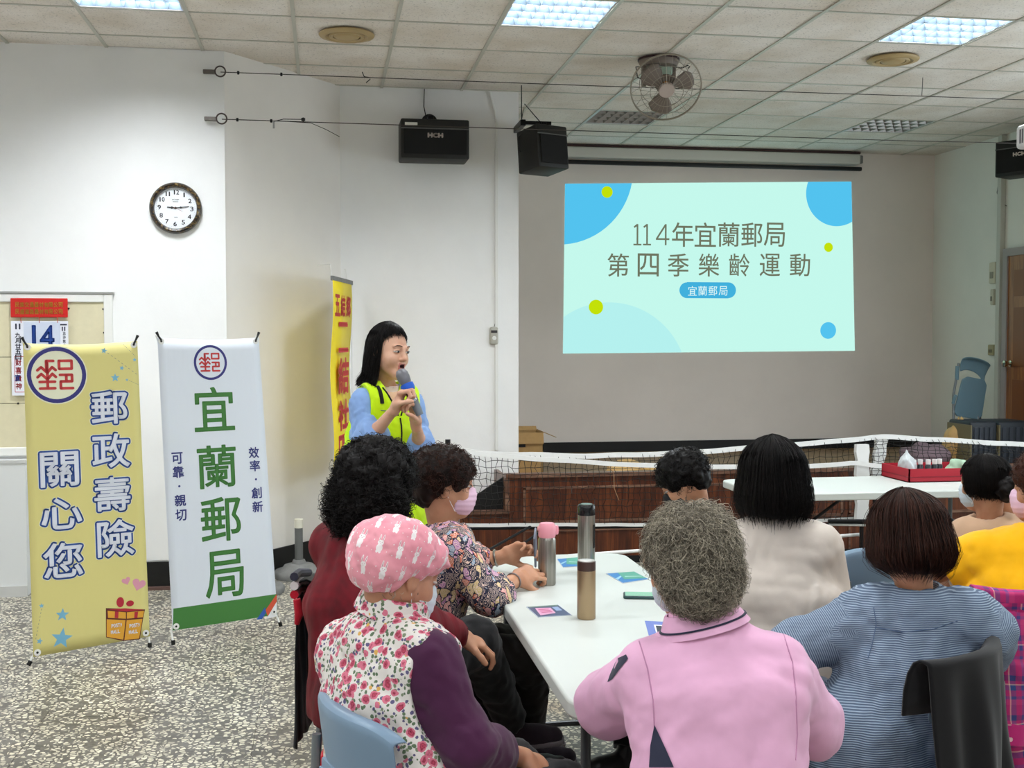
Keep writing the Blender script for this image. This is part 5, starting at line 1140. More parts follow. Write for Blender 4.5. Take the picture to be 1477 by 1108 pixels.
def build_hand(v, wr, d, palm_n, s=1.0, curl=(.5, .5, .5, .5), thumb=(.5, .5), right=True, k=.007, spread=.08):
    """wr wrist, d along the palm, palm_n out of the palm side"""
    d = nv(d); n = nv(np.asarray(palm_n)-d*np.dot(palm_n, d)); x = np.cross(n, d)*(1 if right else -1)   # x points to the thumb side
    P = lambda a, b, c: np.asarray(wr)+(x*a+d*b+n*c)*s
    v.cone(P(0, -.02, 0), P(0, .02, 0), .022*s, .026*s, .01, side=x, fl=1.25); v.cone(P(-.002, .02, 0), P(-.002, .075, 0), .0150*s, .0145*s, .01, side=x, fl=2.5)
    v.ell(P(.022, .035, .010), np.array((.016, .028, .014))*s, .012, 'add', np.stack([x, d, n], 1))
    base = [(.028, .086), (.009, .091), (-.011, .088), (-.029, .079)]; ln = [(.038, .024, .020), (.043, .028, .021), (.039, .026, .020), (.030, .020, .018)]
    for i in range(4):
        a0 = curl[i]; p = P(base[i][0], base[i][1]-.012, 0); ang = a0*.8; sp = (1.5-i)*spread; r = (.0092, .0095, .009, .008)[i]*s
        for j in range(3):
            dr = (d*math.cos(ang)+n*math.sin(ang)); dr = nv(dr+x*sp*math.cos(ang)); L = ln[i][j]*s+(.010*s if j == 0 else 0); q = p+dr*L; v.cone(p, q, r, r*.92, k*.6 if j else k); p = q; r *= .93; ang += a0*1.15
    p = P(.026, .018, .006); t0, t1 = thumb; dr = nv(x*math.cos(t0)*.8+d*.75+n*math.sin(t0)); q = p+dr*.040*s; v.cone(p, q, .0135*s, .0115*s, .012); dr = nv(dr+n*t1*.8-x*t1*.7+d*.3); q2 = q+dr*.030*s; v.cone(q, q2, .0112*s, .0102*s, .005); dr = nv(dr+n*t1*.4-x*t1*.4); v.cone(q2, q2+dr*.022*s, .0102*s, .009*s, .005)
def join(parts):
    Vs, Qs, Ms = [], [], []; o = 0
    for p in parts:
        Vs.append(p[0]); Qs.append(p[1]+o); Ms.append(p[2] if len(p) > 2 else np.zeros(len(p[1]))); o += len(p[0])
    return np.concatenate(Vs), np.concatenate(Qs), np.concatenate(Ms)
# hair -------------------------------------------------------------
def hair_fall(T, F, m, bottom, r=(.088, .108, .118), flare=.12, inward=.25, n=1500, K=14, part=.35, sd=0, s=1.0, jit=.004, rad=.0011, wave=.003, c0=(0, -.012, .022), eqz=.0, gap=None, endv=.008):
    """straight or wavy hair falling from a parting; bottom(az) gives the end height in head coordinates (az 0 = front)"""
    R_ = np.random.default_rng(sd)
    def path(az, K, rj, endj):
        t = np.linspace(0, 1, K)[None, :]; az = az[:, None]; zb = bottom(az)+endj[:, None]; top = c0[2]+r[2]
        arc = (PI/2)*(r[2]+r[1])/2; down = np.maximum(c0[2]+eqz-zb, 0); cap = np.clip((c0[2]+r[2]-zb)/r[2], .02, 1)  # short hair stops on the cap
        thmax = np.where(zb < c0[2], PI/2, np.arccos(np.clip((zb-c0[2])/r[2], -1, 1))); total = thmax*(r[2]+r[1])/2+down; sdist = t*total
        th = np.minimum(sdist/((r[2]+r[1])/2), thmax); dz = np.maximum(sdist-thmax*(r[2]+r[1])/2, 0)
        fl = 1+flare*np.sin(np.clip(dz/.12, 0, 1)*PI*.5)-inward*np.clip((dz-(down-.05))/.05, 0, 1)**2*(dz > 0)*np.clip(down/.08, 0, 1)
        rad_ = np.sin(th); x = c0[0]+r[0]*rad_*np.sin(az)*fl; y = c0[1]+r[1]*rad_*np.cos(az)*fl; z = c0[2]+r[2]*np.cos(th)-dz
        k_ = 1+rj[:, None]/.1*np.clip(t*3, .15, 1); x, y = x*k_, y*k_; z = z+rj[:, None]*(1-t)*.6
        x = x+part*.06*(1-t)**3*np.sign(part)*0
        return np.stack([x, y, z], -1)
    naz = 72; az = np.linspace(-PI, PI, naz, endpoint=False); P = path(az, 22, np.full(naz, -.004), np.zeros(naz))
    P += (R_.normal(size=(naz, 1, 1))*.0012); V1 = F.w(P.reshape(-1, 3)*s).reshape(naz, 22, 3); P2 = P*np.array([.9, .9, 1.0])-np.array([0, 0, .012]); V2 = F.w(P2.reshape(-1, 3)*s).reshape(naz, 22, 3)
    Vt = np.concatenate([V1.reshape(-1, 3), V2.reshape(-1, 3)]); N1 = naz*22; Q = []
    for i in range(naz):
        i2 = (i+1) % naz
        for j in range(21): Q += [(i*22+j, i*22+j+1, i2*22+j+1, i2*22+j), (N1+i*22+j, N1+i2*22+j, N1+i2*22+j+1, N1+i*22+j+1)]
        Q.append((i*22+21, N1+i*22+21, N1+i2*22+21, i2*22+21)); Q.append((i*22, i2*22, N1+i2*22, N1+i*22))
    raw_mesh('hair_mass', Vt, np.array(Q), m, T)
    az = R_.uniform(-PI, PI, n); P = path(az, K, R_.normal(size=n)*jit*.6, R_.normal(size=n)*endv-endv*.5)
    ph = R_.uniform(0, 6.3, (n, 1)); t = np.linspace(0, 1, K)[None, :]; P[..., 0] += wave*np.sin(ph+t*7)*t; P[..., 1] += wave*np.cos(ph*1.3+t*6)*t
    strands_mesh('hair_strands', F.w(P.reshape(-1, 3)*s).reshape(n, K, 3), rad, m, T)
def hair_curls(T, F, m, n=2400, r=(.10, .115, .115), c0=(0, -.02, .03), L=.05, amp=.006, loops=2.5, keep=None, sd=1, rad=.0010, grav=.5, K=12, s=1.0, ext=None, rootj=.012, tang=0.6):
    R_ = np.random.default_rng(sd); d = R_.normal(size=(n*3, 3)); d /= np.linalg.norm(d, axis=1)[:, None]; P = np.array(c0)+d*np.array(r)
    ok = keep(P) if keep is not None else P[:, 2] > -.1
    P = P[ok][:n]; d = d[ok][:n]; n = len(P); P = P*1.0-d*R_.uniform(0, rootj, n)[:, None]
    if ext is not None: P = ext(P, d, R_)
    g = np.array([0, 0, -1.0]); tg = g-(d@g)[:, None]*d; tg /= np.linalg.norm(tg, axis=1)[:, None]+1e-6; sw = np.cross(d, tg); a = R_.uniform(-1, 1, (n, 1))*1.3; tg = tg*np.cos(a)*grav*1.6+sw*np.sin(a); tg /= np.linalg.norm(tg, axis=1)[:, None]+1e-6; sw = np.cross(d, tg)
    t = np.linspace(0, 1, K)[None, :, None]; ph = R_.uniform(0, 6.3, (n, 1, 1)); Ls = L*R_.uniform(.6, 1.3, (n, 1, 1)); am = amp*R_.uniform(.5, 1.4, (n, 1, 1)); sgn = np.sign(R_.normal(size=(n, 1, 1)))
    path = P[:, None]+tg[:, None]*Ls*t*tang+d[:, None]*(Ls*(t-.75*t*t)*.55)+(sw[:, None]*np.cos(ph+loops*6.28*t*sgn)+d[:, None]*np.sin(ph+loops*6.28*t*sgn))*am*(.3+t)
    strands_mesh('hair_curls', F.w(path.reshape(-1, 3)*s).reshape(n, K, 3), rad, m, T)
def hair_blob(T, F, m, parts, h=.007, s=1.0, cuts=(), amp=.004, sd=3):
    lo = F.c-.26*s; hi = F.c+.22*s; v = Vox(lo, hi, h)
    for c, r in parts: v.ell(F(*(np.array(c)*s)), np.array(r)*s, .02, 'add', F.M)
    for c, r in cuts: v.ell(F(*(np.array(c)*s)), np.array(r)*s, .008, 'sub', F.M)
    v.wrinkle(amp, 70, sd, n=8); Vt, Q = v.mesh(); return raw_mesh('hair_mass', Vt, Q, m, T)
# torso and garments -----------------------------------------------
class Fig:
    def __init__(s, T, **j): s.T = T; s.__dict__.update({k: (np.asarray(v[:], float) if hasattr(v, '__len__') else v) for k, v in j.items()}); s.side = nv(np.asarray(s.shR)-np.asarray(s.shL))
    def torso(s, v, g=0.0, k=.04, hips=True, w=1.0, chest=1.0):
        sd = s.side; m = s.pel*.45+s.che*.55; f = nv(np.cross(sd, [0, 0, 1]))*-1
        v.cone(s.pel, m, .108+g, .094+g, k, side=sd, fl=1.42*w); v.cone(m, s.che, .094+g, .100+g, k, side=sd, fl=1.42*w)
        nb = s.neck; ul = s.shL*.86+nb*.14-np.array([0, 0, .012]); ur = s.shR*.86+nb*.14-np.array([0, 0, .012])
        v.cone(ul, ur, .052+g, .052+g, k); v.cone(nb+(s.che-nb)*.15, ul, .048+g, .046+g, k); v.cone(nb+(s.che-nb)*.15, ur, .048+g, .046+g, k)
        v.cone(s.che, (ul+ur)/2, .096+g, .070+g, k, side=sd, fl=1.55)
        if hips: v.cone(s.pel, s.pel-np.array([0, 0, .06]), .112+g, .115+g, k, side=sd, fl=1.45)
    def bbox(s, pts, pad): P = np.array(pts); return P.min(0)-pad, P.max(0)+pad
def fig_body(fg, F, hands=(), h=.0045, sc=1.0, open_mouth=False, skin=SK_M, arms='LR', legs=False, name='body', nr=.050, armr=1.0, finger=None):
    parts = [build_head(F, fg.neck, h, open_mouth, sc, nr)]
    lo, hi = fg.bbox([fg.pel, fg.shL, fg.shR, fg.neck], .2); v = Vox(lo, hi, .016); fg.torso(v, -.012, hips=False); v.cut(fg.pel-np.array([0, 0, .03]), (0, 0, -1)); parts.append(v.mesh())
    for q in arms:
        sh, el, wr = getattr(fg, 'sh'+q), getattr(fg, 'el'+q), getattr(fg, 'wr'+q); hd = [x for x in hands if x['s'] == q]
        lo, hi = fg.bbox([sh, el, wr]+([wr+nv(hd[0]['d'])*.17] if hd else []), .07); v = Vox(lo, hi, .0042 if hd else .007)
        v.cone(sh, el, .040*armr, .034*armr, .02); m = el*.7+wr*.3; v.cone(el, m, .033*armr, .035*armr, .02); v.cone(m, wr, .035*armr, .0235*armr, .02)
        for x in hd: build_hand(v, wr, x['d'], x['n'], x.get('sc', .95), x.get('curl', (.5,)*4), x.get('thumb', (.5, .5)), q == 'R')
        parts.append(v.mesh())
    Vt, Q, mi = join(parts); o = raw_mesh(name, Vt, Q, [skin, LIP, MOUTH], fg.T, True, mi); return o
def top(fg, m, g=.014, sleeves=(1.0, 1.0), fore=(0, 0), name='shirt', h=.009, wr=(.004, 38), sd=1, sr=(.056, .050), w=1.0, hem=-.10, neck_r=.062, aniso=(1, 1, 1), extra=None, attr=False, cutneck=True, down=None, fr=(.05, .042)):
    """shirt volume: torso plus sleeves; sleeves = how far down the upper arm, fore = how far down the forearm"""
    ends = []
    for i, q in enumerate('LR'):
        sh, el, wq = getattr(fg, 'sh'+q), getattr(fg, 'el'+q), getattr(fg, 'wr'+q); ends += [sh, sh+(el-sh)*min(1, sleeves[i])]
        if fore[i]: ends.append(el+(wq-el)*fore[i])
    dn = down if down is not None else fg.pel+np.array([0, 0, hem]); lo, hi = fg.bbox([fg.pel+np.array([0, 0, hem]), fg.neck, fg.che, dn]+ends, .17+g); v = Vox(lo, hi, h)
    fg.torso(v, g, w=w)
    for i, q in enumerate('LR'):
        sh, el, wq = getattr(fg, 'sh'+q), getattr(fg, 'el'+q), getattr(fg, 'wr'+q)
        if sleeves[i] <= 0: continue
        e = sh+(el-sh)*min(1, sleeves[i])
        if sleeves[i] < 1: v.cone(sh, sh+(e-sh)*.5, sr[0]+g*.5, sr[0], .035); v.cone(sh+(e-sh)*.4, e, sr[0], sr[1]+.006, .03, cap=True)
        else:
            v.cone(sh, el, sr[0]+g*.4, sr[1], .035)
            if fore[i]: e2 = el+(wq-el)*fore[i]; v.cone(el, el+(e2-el)*.6, sr[1], fr[0], .03); v.cone(el+(e2-el)*.3, e2, fr[0], fr[1], .02, cap=True)
    if extra: extra(v)
    if wr[0]: v.wrinkle(wr[0], wr[1], sd, aniso); 
    if wr[0]: v.wrinkle(wr[0]*.45, wr[1]*2.3, sd+5, aniso)
    v.cut(fg.pel+np.array([0, 0, hem]), (0, 0, -1))
    if cutneck:
        upn = nv(F_neck_dir(fg)); v.cone(fg.neck-upn*.015, fg.neck+upn*.2, neck_r, neck_r*1.15, .01, 'sub')
    Vt, Q = v.mesh(); at = None
    if attr:
        at = {}; d = np.full(len(Vt), 9.0); sc_ = Vt[:, 2].copy(); kd = np.zeros(len(Vt))
        dt = []
        for i, q in enumerate('LR'):
            sh, el, wq = getattr(fg, 'sh'+q), getattr(fg, 'el'+q), getattr(fg, 'wr'+q)
            for a, b, o0 in ((sh, el, 0), (el, wq, np.linalg.norm(el-sh))):
                ba = b-a; t = np.clip((Vt-a)@ba/(ba@ba), 0 if o0 else .18, 1); dd = np.linalg.norm(Vt-a-t[:, None]*ba, axis=1)-.05; u = (Vt-a)@nv(ba)+o0
                far = np.linalg.norm(Vt-sh, axis=1) > .0; mk = (dd < np.minimum(d, .035)) & far & ((Vt-sh)@nv(el-sh) > .05 if o0 == 0 else True); d = np.where(mk, dd, d); sc_ = np.where(mk, u, sc_); kd = np.where(mk, 1, kd)
        at['stripe'] = sc_; at['sleeve'] = kd
    return raw_mesh(name, Vt, Q, m, fg.T, attrs=at)
def F_neck_dir(fg): return fg.F.c-fg.neck if hasattr(fg, 'F') else np.array([0, 0, 1.0])
def trousers(fg, m, hipL, hipR, knL, knR, anL, anR, r=(.095, .07, .05), name='trousers', h=.010, sd=4, wr=.005):
    P = [np.asarray(q, float) for q in (hipL, hipR, knL, knR, anL, anR)]; lo, hi = fg.bbox(P+[fg.pel], .17); v = Vox(lo, hi, h); hl, hr, kl, kr, al, ar = P
    v.cone((hl+hr)/2-fg.side*.06, (hl+hr)/2+fg.side*.06, .086, .086, .04); v.cone(fg.pel+[0, 0, .02], (hl+hr)/2, .08, .086, .04, side=fg.side, fl=1.35); 
    for a, b, c in ((hl, kl, al), (hr, kr, ar)): v.cone(a+(b-a)*.2-[0, 0, .012], b, r[0]-.010, r[1], .03); v.cone(b, b+(c-b)*.5, r[1], (r[1]+r[2])/2, .03); v.cone(b+(c-b)*.4, c, (r[1]+r[2])/2, r[2], .02, cap=True)
    v.wrinkle(wr, 40, sd); v.wrinkle(wr*.5, 90, sd+1); Vt, Q = v.mesh(); return raw_mesh(name, Vt, Q, m, fg.T)
def shoe(fg, an, d, m, sole, h=.006):
    d = nv([d[0], d[1], 0]); an = np.asarray(an, float); gz = .0; b = np.array([an[0], an[1], gz]); v = Vox(b+np.minimum(d*.2, -d*.08)-.08, b+np.maximum(d*.2, -d*.08)+np.array([.08, .08, .17]), h)
    v.cone(b-d*.035+[0, 0, .05], b+d*.10+[0, 0, .04], .040, .036, .02); v.cone(b+d*.05+[0, 0, .04], b+d*.155+[0, 0, .032], .040, .032, .02); v.cone(b-d*.01+[0, 0, .05], b+[0, 0, .095], .042, .040, .02); v.cut(b+[0, 0, .012], (0, 0, -1)); v.wrinkle(.0012, 90, 3); Vt, Q = v.mesh(); raw_mesh('shoe', Vt, Q, m, fg.T)
    v = Vox(b+np.minimum(d*.2, -d*.08)-.08, b+np.maximum(d*.2, -d*.08)+np.array([.08, .08, .06]), h*.8); v.cone(b-d*.04+[0, 0, .02], b+d*.155+[0, 0, .02], .044, .038, .01); v.cut(b+[0, 0, .022], (0, 0, 1)); v.cut(b+[0, 0, .002], (0, 0, -1)); Vt, Q = v.mesh(); raw_mesh('shoe_sole', Vt, Q, sole, fg.T)
def ankle(fg, a, b, r=.034): v = Vox(np.minimum(a, b)-.06, np.maximum(a, b)+.06, .008); v.cone(a, b, r, r*1.1, .01); return v.mesh()
def band(fg, name, C, ax, r, h0, m, sd=None, fl=1.0, th=.004, open_=0, n=36, out=.0, sag=0):
    """collar or cuff: a short flared ring round axis ax at C"""
    ax = nv(ax); s_ = nv(np.cross(ax, [0, 1, .1]) if sd is None else np.asarray(sd)-ax*np.dot(sd, ax)); t_ = np.cross(ax, s_); mb = MB(); st = open_; L = []
    for i in range(n+1):
        a = st+(2*PI-2*st)*i/n; dr = s_*math.sin(a)*fl+t_*math.cos(a); L.append([C+dr*r-ax*sag*math.cos(a)*1, C+dr*(r+out)+ax*h0-ax*sag*math.cos(a), C+dr*(r+out-th)+ax*h0-ax*sag*math.cos(a), C+dr*(r-th)-ax*sag*math.cos(a)])
    for i in range(n):
        for j in range(4): mb.quad(L[i][j], L[i][(j+1) % 4], L[i+1][(j+1) % 4], L[i+1][j])
    if open_: mb.quad(*L[0]); mb.quad(*L[-1])
    return W(mb, name, m, fg.T, 50)
# ------------------------------------------------------------------ fabrics
def fabric(name, col, rough=.85, weave=500, wstr=.12, k=.05, sheen=.15):
    if name in MATS: return MATS[name]
    t = NT(name); v = t.coord(); c = srgb(*col); f = t.noise(v, 9, 4)
    t.link(t.ramp(f, [(.3, tuple(x*(1-k*2) for x in c[:3])+(1,)), (.7, tuple(min(1, x*(1+k)) for x in c[:3])+(1,))]), t.b.inputs['Base Color'])
    t.b.inputs['Roughness'].default_value = rough; t.b.inputs['Sheen Weight'].default_value = sheen; t.b.inputs['Specular IOR Level'].default_value = .2; t.bump(t.noise(v, weave, 2), wstr, .001); MATS[name] = t.m; return t.m
F_PINK = fabric('pink jersey', (230, 176, 208), .6); F_NAVY = fabric('navy jersey', (48, 50, 70)); F_BEIGE = fabric('beige cotton', (208, 198, 188)); F_PEACH = fabric('peach cotton', (208, 172, 142))
F_YEL = fabric('golden yellow cotton', (250, 184, 14)); F_PURP = fabric('plum jersey', (70, 30, 62)); F_TROU = fabric('black trousers cloth', (26, 26, 28)); F_BROWNT = fabric('dark brown trousers cloth', (38, 32, 28)); F_DENIM = fabric('washed denim', (92, 112, 138), k=.15)
F_LIME = fabric('lime mesh vest', (196, 236, 12), .6); F_BLUE = fabric('pale blue cotton', (132, 164, 214)); F_BLACK = fabric('black fleece', (18, 18, 20)); F_DDEN = fabric('dark denim', (62, 74, 92), k=.1)
t = NT('maroon pleated cloth'); v = t.coord(); x, y, z = t.xyz(v); w_ = t.noise(v, 3, 2)
ple = (t.math('SINE', (x*.8+y*.6+w_*.06)*420)*.5+.5); t.link(t.ramp(ple*.1+t.noise(v, 14, 3)*.9, [(.2, srgb(66, 4, 14)), (.7, srgb(112, 8, 26))]), t.b.inputs['Base Color']); t.bump(ple, .1, .001); t.b.inputs['Roughness'].default_value = .6; t.b.inputs['Sheen Weight'].default_value = 0; t.b.inputs['Specular IOR Level'].default_value = .2; F_MAR = t.m
t = NT('stripe shirt cloth'); a = t.n('ShaderNodeAttribute', attribute_name='stripe').outputs['Fac']; v = t.coord(); st_ = (S(t, a)+t.noise(v, 6, 2)*.010)*(6.2832/.0056)
sv = t.math('SINE', st_); t.link(t.ramp(sv*.5+.5, [(.35, srgb(86, 102, 126)), (.62, srgb(100, 118, 144)), (.72, srgb(152, 168, 186))]), t.b.inputs['Base Color']); t.b.inputs['Roughness'].default_value = .85; t.bump(sv+t.noise(v, 30, 3)*2, .3, .002); F_STRIPE = t.m
def vcol(t, v, scale, rnd=1.0, feature='F1'):
    n = t.n('ShaderNodeTexVoronoi', feature=feature); n.inputs['Scale'].default_value = scale; n.inputs['Randomness'].default_value = rnd; t.link(v, n.inputs['Vector']); return S(t, n.outputs['Distance']), t.xyz(n.outputs['Color'])
def warp(t, v, scale, amt):
    nz = t.n('ShaderNodeTexNoise'); nz.inputs['Scale'].default_value = scale; t.link(v, nz.inputs[0]); s_ = t.n('ShaderNodeVectorMath', operation='SCALE'); t.link(nz.outputs['Color'], s_.inputs[0]); s_.inputs['Scale'].default_value = amt
    a_ = t.n('ShaderNodeVectorMath', operation='ADD'); t.link(v, a_.inputs[0]); t.link(s_.outputs[0], a_.inputs[1]); return a_.outputs[0]
# floral vest: red-pink rosettes, green leaves and small ochre buds on white
t = NT('floral quilted cloth'); v = warp(t, t.coord(), 45, .012)
d1, c1 = vcol(t, v, 40); d2, c2 = vcol(t, t.mapping(v, (1, 1, 1), loc=(3.3, 1.2, 4)), 95); d3, c3 = vcol(t, t.mapping(v, (1, 1, 1), loc=(7, 5, 1)), 48)
base = (.70, .66, .62, 1); lf = d2.lt(.44)*c2[1].gt(.22); col = t.mix(lf, base, t.ramp(c2[0], [(0, srgb(92, 112, 84)), (.5, srgb(120, 132, 104)), (.7, srgb(90, 84, 120))], 'CONSTANT'))
bd = d3.lt(.26)*c3[0].gt(.62); col = t.mix(bd, col, t.ramp(c3[1], [(0, srgb(206, 160, 84)), (.5, srgb(186, 104, 120))], 'CONSTANT'))
ro = d1.lt(.46)*c1[0].gt(.22); petal = t.ramp(d1+t.noise(v, 150, 2)*.35, [(.2, srgb(110, 26, 46)), (.32, srgb(190, 70, 96)), (.42, srgb(140, 36, 60)), (.52, srgb(206, 110, 132))]); col = t.mix(ro, col, petal)
t.link(col, t.b.inputs['Base Color']); t.b.inputs['Roughness'].default_value = .85; t.bump(t.noise(t.coord(), 30, 3), .3, .006); F_FLOR = t.m
# navy blouse with swirling strokes
t = NT('swirl print cloth'); v = warp(t, t.coord(), 22, .06); d1, c1 = vcol(t, t.mapping(v, (1, 1, .45), (.4, .3, .5)), 48, 1, 'F1'); ed = S(t, t.voro(t.mapping(v, (1, 1, .45), (.4, .3, .5)), 48, 'DISTANCE_TO_EDGE'))
colr = t.ramp(c1[0], [(0, srgb(26, 28, 58)), (.34, srgb(206, 112, 84)), (.46, srgb(222, 150, 150)), (.6, srgb(30, 32, 66)), (.7, srgb(214, 190, 130)), (.8, srgb(176, 120, 170)), (.9, srgb(120, 160, 190))], 'CONSTANT')
t.link(t.mix((ed*1.0).lt(.05), t.mix((d1*40).sin().gt(.55), colr, srgb(232, 206, 190)), srgb(24, 24, 50)), t.b.inputs['Base Color']); t.b.inputs['Roughness'].default_value = .7; F_SWIRL = t.m
# pink cloth with white rabbits (pattern coordinates from attributes pu, pv in metres)
t = NT('rabbit print cloth'); pu = S(t, t.n('ShaderNodeAttribute', attribute_name='pu').outputs['Fac']); pv = S(t, t.n('ShaderNodeAttribute', attribute_name='pv').outputs['Fac'])
cw, ch_ = .044, .050; row = (pv/ch_).fl(); u_ = ((pu/cw+row*.5).fr()-.5)*cw; v_ = ((pv/ch_).fr()-.5)*ch_
def ellm(cx, cy, rx, ry): a = (u_-cx)/rx; b = (v_-cy)/ry; return (a*a+b*b).lt(1.0)
rab = ellm(0, -.008, .0065, .0085).mx(ellm(0, .003, .0068, .0055)).mx(ellm(-.0042, .0125, .0018, .0080)).mx(ellm(.0042, .0125, .0018, .0080)).mx(ellm(-.003, -.016, .0025, .003)).mx(ellm(.003, -.016, .0025, .003))
ear = ellm(-.0042, .0125, .0007, .0062).mx(ellm(.0042, .0125, .0007, .0062)).mx(ellm(-.0025, .004, .0008, .0008)).mx(ellm(.0025, .004, .0008, .0008)).mx(ellm(0, .001, .0009, .0006)); dot = ellm(.016, .006, .0012, .0012).mx(ellm(-.017, -.012, .001, .001)).mx(ellm(.014, -.016, .001, .001))
base = t.ramp(t.noise(t.coord(), 12, 3), [(.3, srgb(226, 142, 158)), (.7, srgb(236, 160, 172))]); t.link(t.mix(ear, t.mix(rab.mx(dot), base, srgb(240, 232, 232)), srgb(180, 120, 134)), t.b.inputs['Base Color']); t.b.inputs['Roughness'].default_value = .8; t.b.inputs['Sheen Weight'].default_value = .2; t.bump(t.noise(t.coord(), 400, 2), .1, .001); F_RAB = t.m
# magenta and blue tartan
t = NT('plaid cloth'); pu = S(t, t.n('ShaderNodeAttribute', attribute_name='pu').outputs['Fac']); pv = S(t, t.n('ShaderNodeAttribute', attribute_name='pv').outputs['Fac']); per = .115
def pl_(s): 
    f = (s/per).fr(); return t.ramp(f, [(0, srgb(186, 40, 108)), (.26, srgb(66, 50, 110)), (.40, srgb(186, 40, 108)), (.48, srgb(226, 186, 170)), (.51, srgb(44, 72, 130)), (.64, srgb(186, 40, 108)), (.78, srgb(84, 70, 136)), (.86, srgb(206, 60, 120))], 'CONSTANT')
t.link(t.mix(.5, pl_(pu), pl_(pv)), t.b.inputs['Base Color']); t.b.inputs['Roughness'].default_value = .85; F_PLAID = t.m
MASKP = mat('pink mask paper', (226, 190, 212), .7); MASKB = mat('pale blue mask paper', (206, 218, 226), .7); MASKK = mat('black mask cloth', (30, 30, 34), .8); ELAS = mat('white elastic', (228, 226, 224), .7)
SOLE = mat('grey shoe sole', (120, 112, 116), .7); SHOEM = fabric('dark plum shoe mesh', (44, 34, 42)); SHOEB = mat('black shoe leather', (20, 20, 22), .35)
M_CHAIRB = mat('pale blue grey chair plastic', (118, 142, 164), .38); M_STOOL = mat('red stool plastic', (190, 14, 36), .3)
J = lambda px, py, Y: A3(Yp(px, py, Y))
def person(label, pel): return thing('person', label, 'person', (float(pel[0]), float(pel[1]), 0), 'people in the hall')
def seated_legs(fg, m, deg, spread=.10, kn=.42, z=.50, shoem=SHOEB, r=(.092, .068, .052), reach=.0, name='trousers'):
    f = face_dir(deg); sd = np.array([f[1], -f[0], 0]); pel = fg.pel.copy(); pel[2] -= .02; P = []
    for q in (-1, 1): P.append((pel+sd*q*.085, np.array([*(pel+f*kn+sd*q*spread)[:2], z]), np.array([*(pel+f*(kn+reach)+sd*q*spread)[:2], .11])))
    trousers(fg, m, P[0][0], P[1][0], P[0][1], P[1][1], P[0][2], P[1][2], r, name)
    for q in P: shoe(fg, q[2], f, shoem, SOLE)
    return P

# ------------------------------------------------------------------ the speaking woman
Y0 = 4.95; hc = J(560, 507, Y0); f = face_dir(138, -6); F = Frame(hc, f, roll=.06)
fl_ = lambda dz: A3(Zp(560, 510, 0))*0
pel = np.array([hc[0]-.02, Y0+.03, .93]); T = person('woman in lime vest speaking into a microphone, standing beside yellow wall banner', pel)
G1 = Fig(T, pel=pel, che=J(558, 622, Y0+.02), neck=J(557, 562, Y0+.03), shL=J(590, 584, Y0+.04), shR=J(526, 582, Y0-.04), elR=J(531, 636, Y0-.10), wrR=J(571, 588, Y0-.24), elL=J(606, 645, Y0-.02), wrL=J(600, 612, Y0-.22)); G1.F = F
mt_, mb_ = J(582, 545, Y0-.235), J(603, 592, Y0-.27); mx = nv(mt_-mb_)   # microphone axis
palm = nv(np.array([.55, .65, -.25]))
fig_body(G1, F, [dict(s='R', d=nv(np.array([.35, -.25, .9])), n=nv(np.array([.85, -.5, .1])), curl=(1.15, 1.2, 1.25, 1.3), thumb=(.9, .7), sc=.92), dict(s='L', d=nv(np.array([-.1, -.2, .95])), n=nv(np.array([-.8, -.5, .1])), curl=(.9, 1.1, 1.2, 1.25), thumb=(.8, .6), sc=.9)], .0036, .97, True, SK_F, nr=.043, armr=.82)
face_parts(T, F, .97)
hair_fall(T, F, H_BLACK, lambda a: np.where(np.abs(a) < .45, .094-.01*np.abs(a), np.where(a > 1.15, -.150, np.where(a > -1.75, .090-np.clip(np.abs(a)-.45, 0, 2)**1.3*.05, np.where(a > -1.95, .02+(a+1.75)*.6, -.150+.02*np.cos(a))))), r=(.079, .099, .108), flare=.03, inward=-.25, n=1900, sd=2, wave=.003, s=.97, rad=.0011, endv=.010)
def ex_(v): n_ = nv(np.cross([0, 0, 1], G1.side)); n_ = n_ if np.dot(n_, f) > 0 else -n_; v.cone(G1.neck+n_*.10, G1.neck-np.array([0, 0, .14])+n_*.16, .06, .02, .006, 'sub'); v.cone(G1.neck+n_*.05+[0, 0, .04], G1.neck+n_*.10, .06, .06, .006, 'sub')
top(G1, F_BLUE, .006, (1, 1), (.28, .28), 'shirt', .007, (.0045, 46), 3, (.047, .054), w=.88, hem=-.05, neck_r=.055, fr=(.055, .054), extra=ex_)
v = Vox(*G1.bbox([G1.pel, G1.shL, G1.shR, G1.neck], .2), .007); G1.torso(v, .022, w=.92)
v.cone(G1.pel, G1.pel-np.array([0, 0, .12]), .145, .15, .04, side=G1.side, fl=1.35); v.wrinkle(.006, 26, 8, (1, 1, .45)); v.wrinkle(.002, 60, 9)
v.cut(G1.pel-np.array([0, 0, .16]), (0, 0, -1)); fw_ = nv(np.cross(G1.side, [0, 0, 1]))*-1
for q in 'LR': s_ = getattr(G1, 'sh'+q); e_ = getattr(G1, 'el'+q); o_ = nv(s_-G1.che)*[1, 1, 0]; v.ell(s_+G1.side*(.060 if q == 'R' else -.060)-np.array([0, 0, .035]), (.068, .12, .15), .006, 'sub', np.stack([G1.side, np.cross([0, 0, 1], G1.side), [0, 0, 1]], 1))
fr_ = nv(np.cross([0, 0, 1], G1.side)); fr_ = fr_ if np.dot(fr_, f) > 0 else -fr_
up_ = np.array([0, 0, 1.0]); v.cone(G1.neck-up_*.02, G1.neck+up_*.2, .058, .075, .01, 'sub'); v.cone(G1.neck+fr_*.10, G1.neck-up_*.10+fr_*.17, .046, .004, .006, 'sub'); v.cone(G1.neck+fr_*.06+up_*.05, G1.neck+fr_*.10, .05, .046, .006, 'sub')
Vt, Q = v.mesh(); raw_mesh('vest', Vt, Q, F_LIME, T)
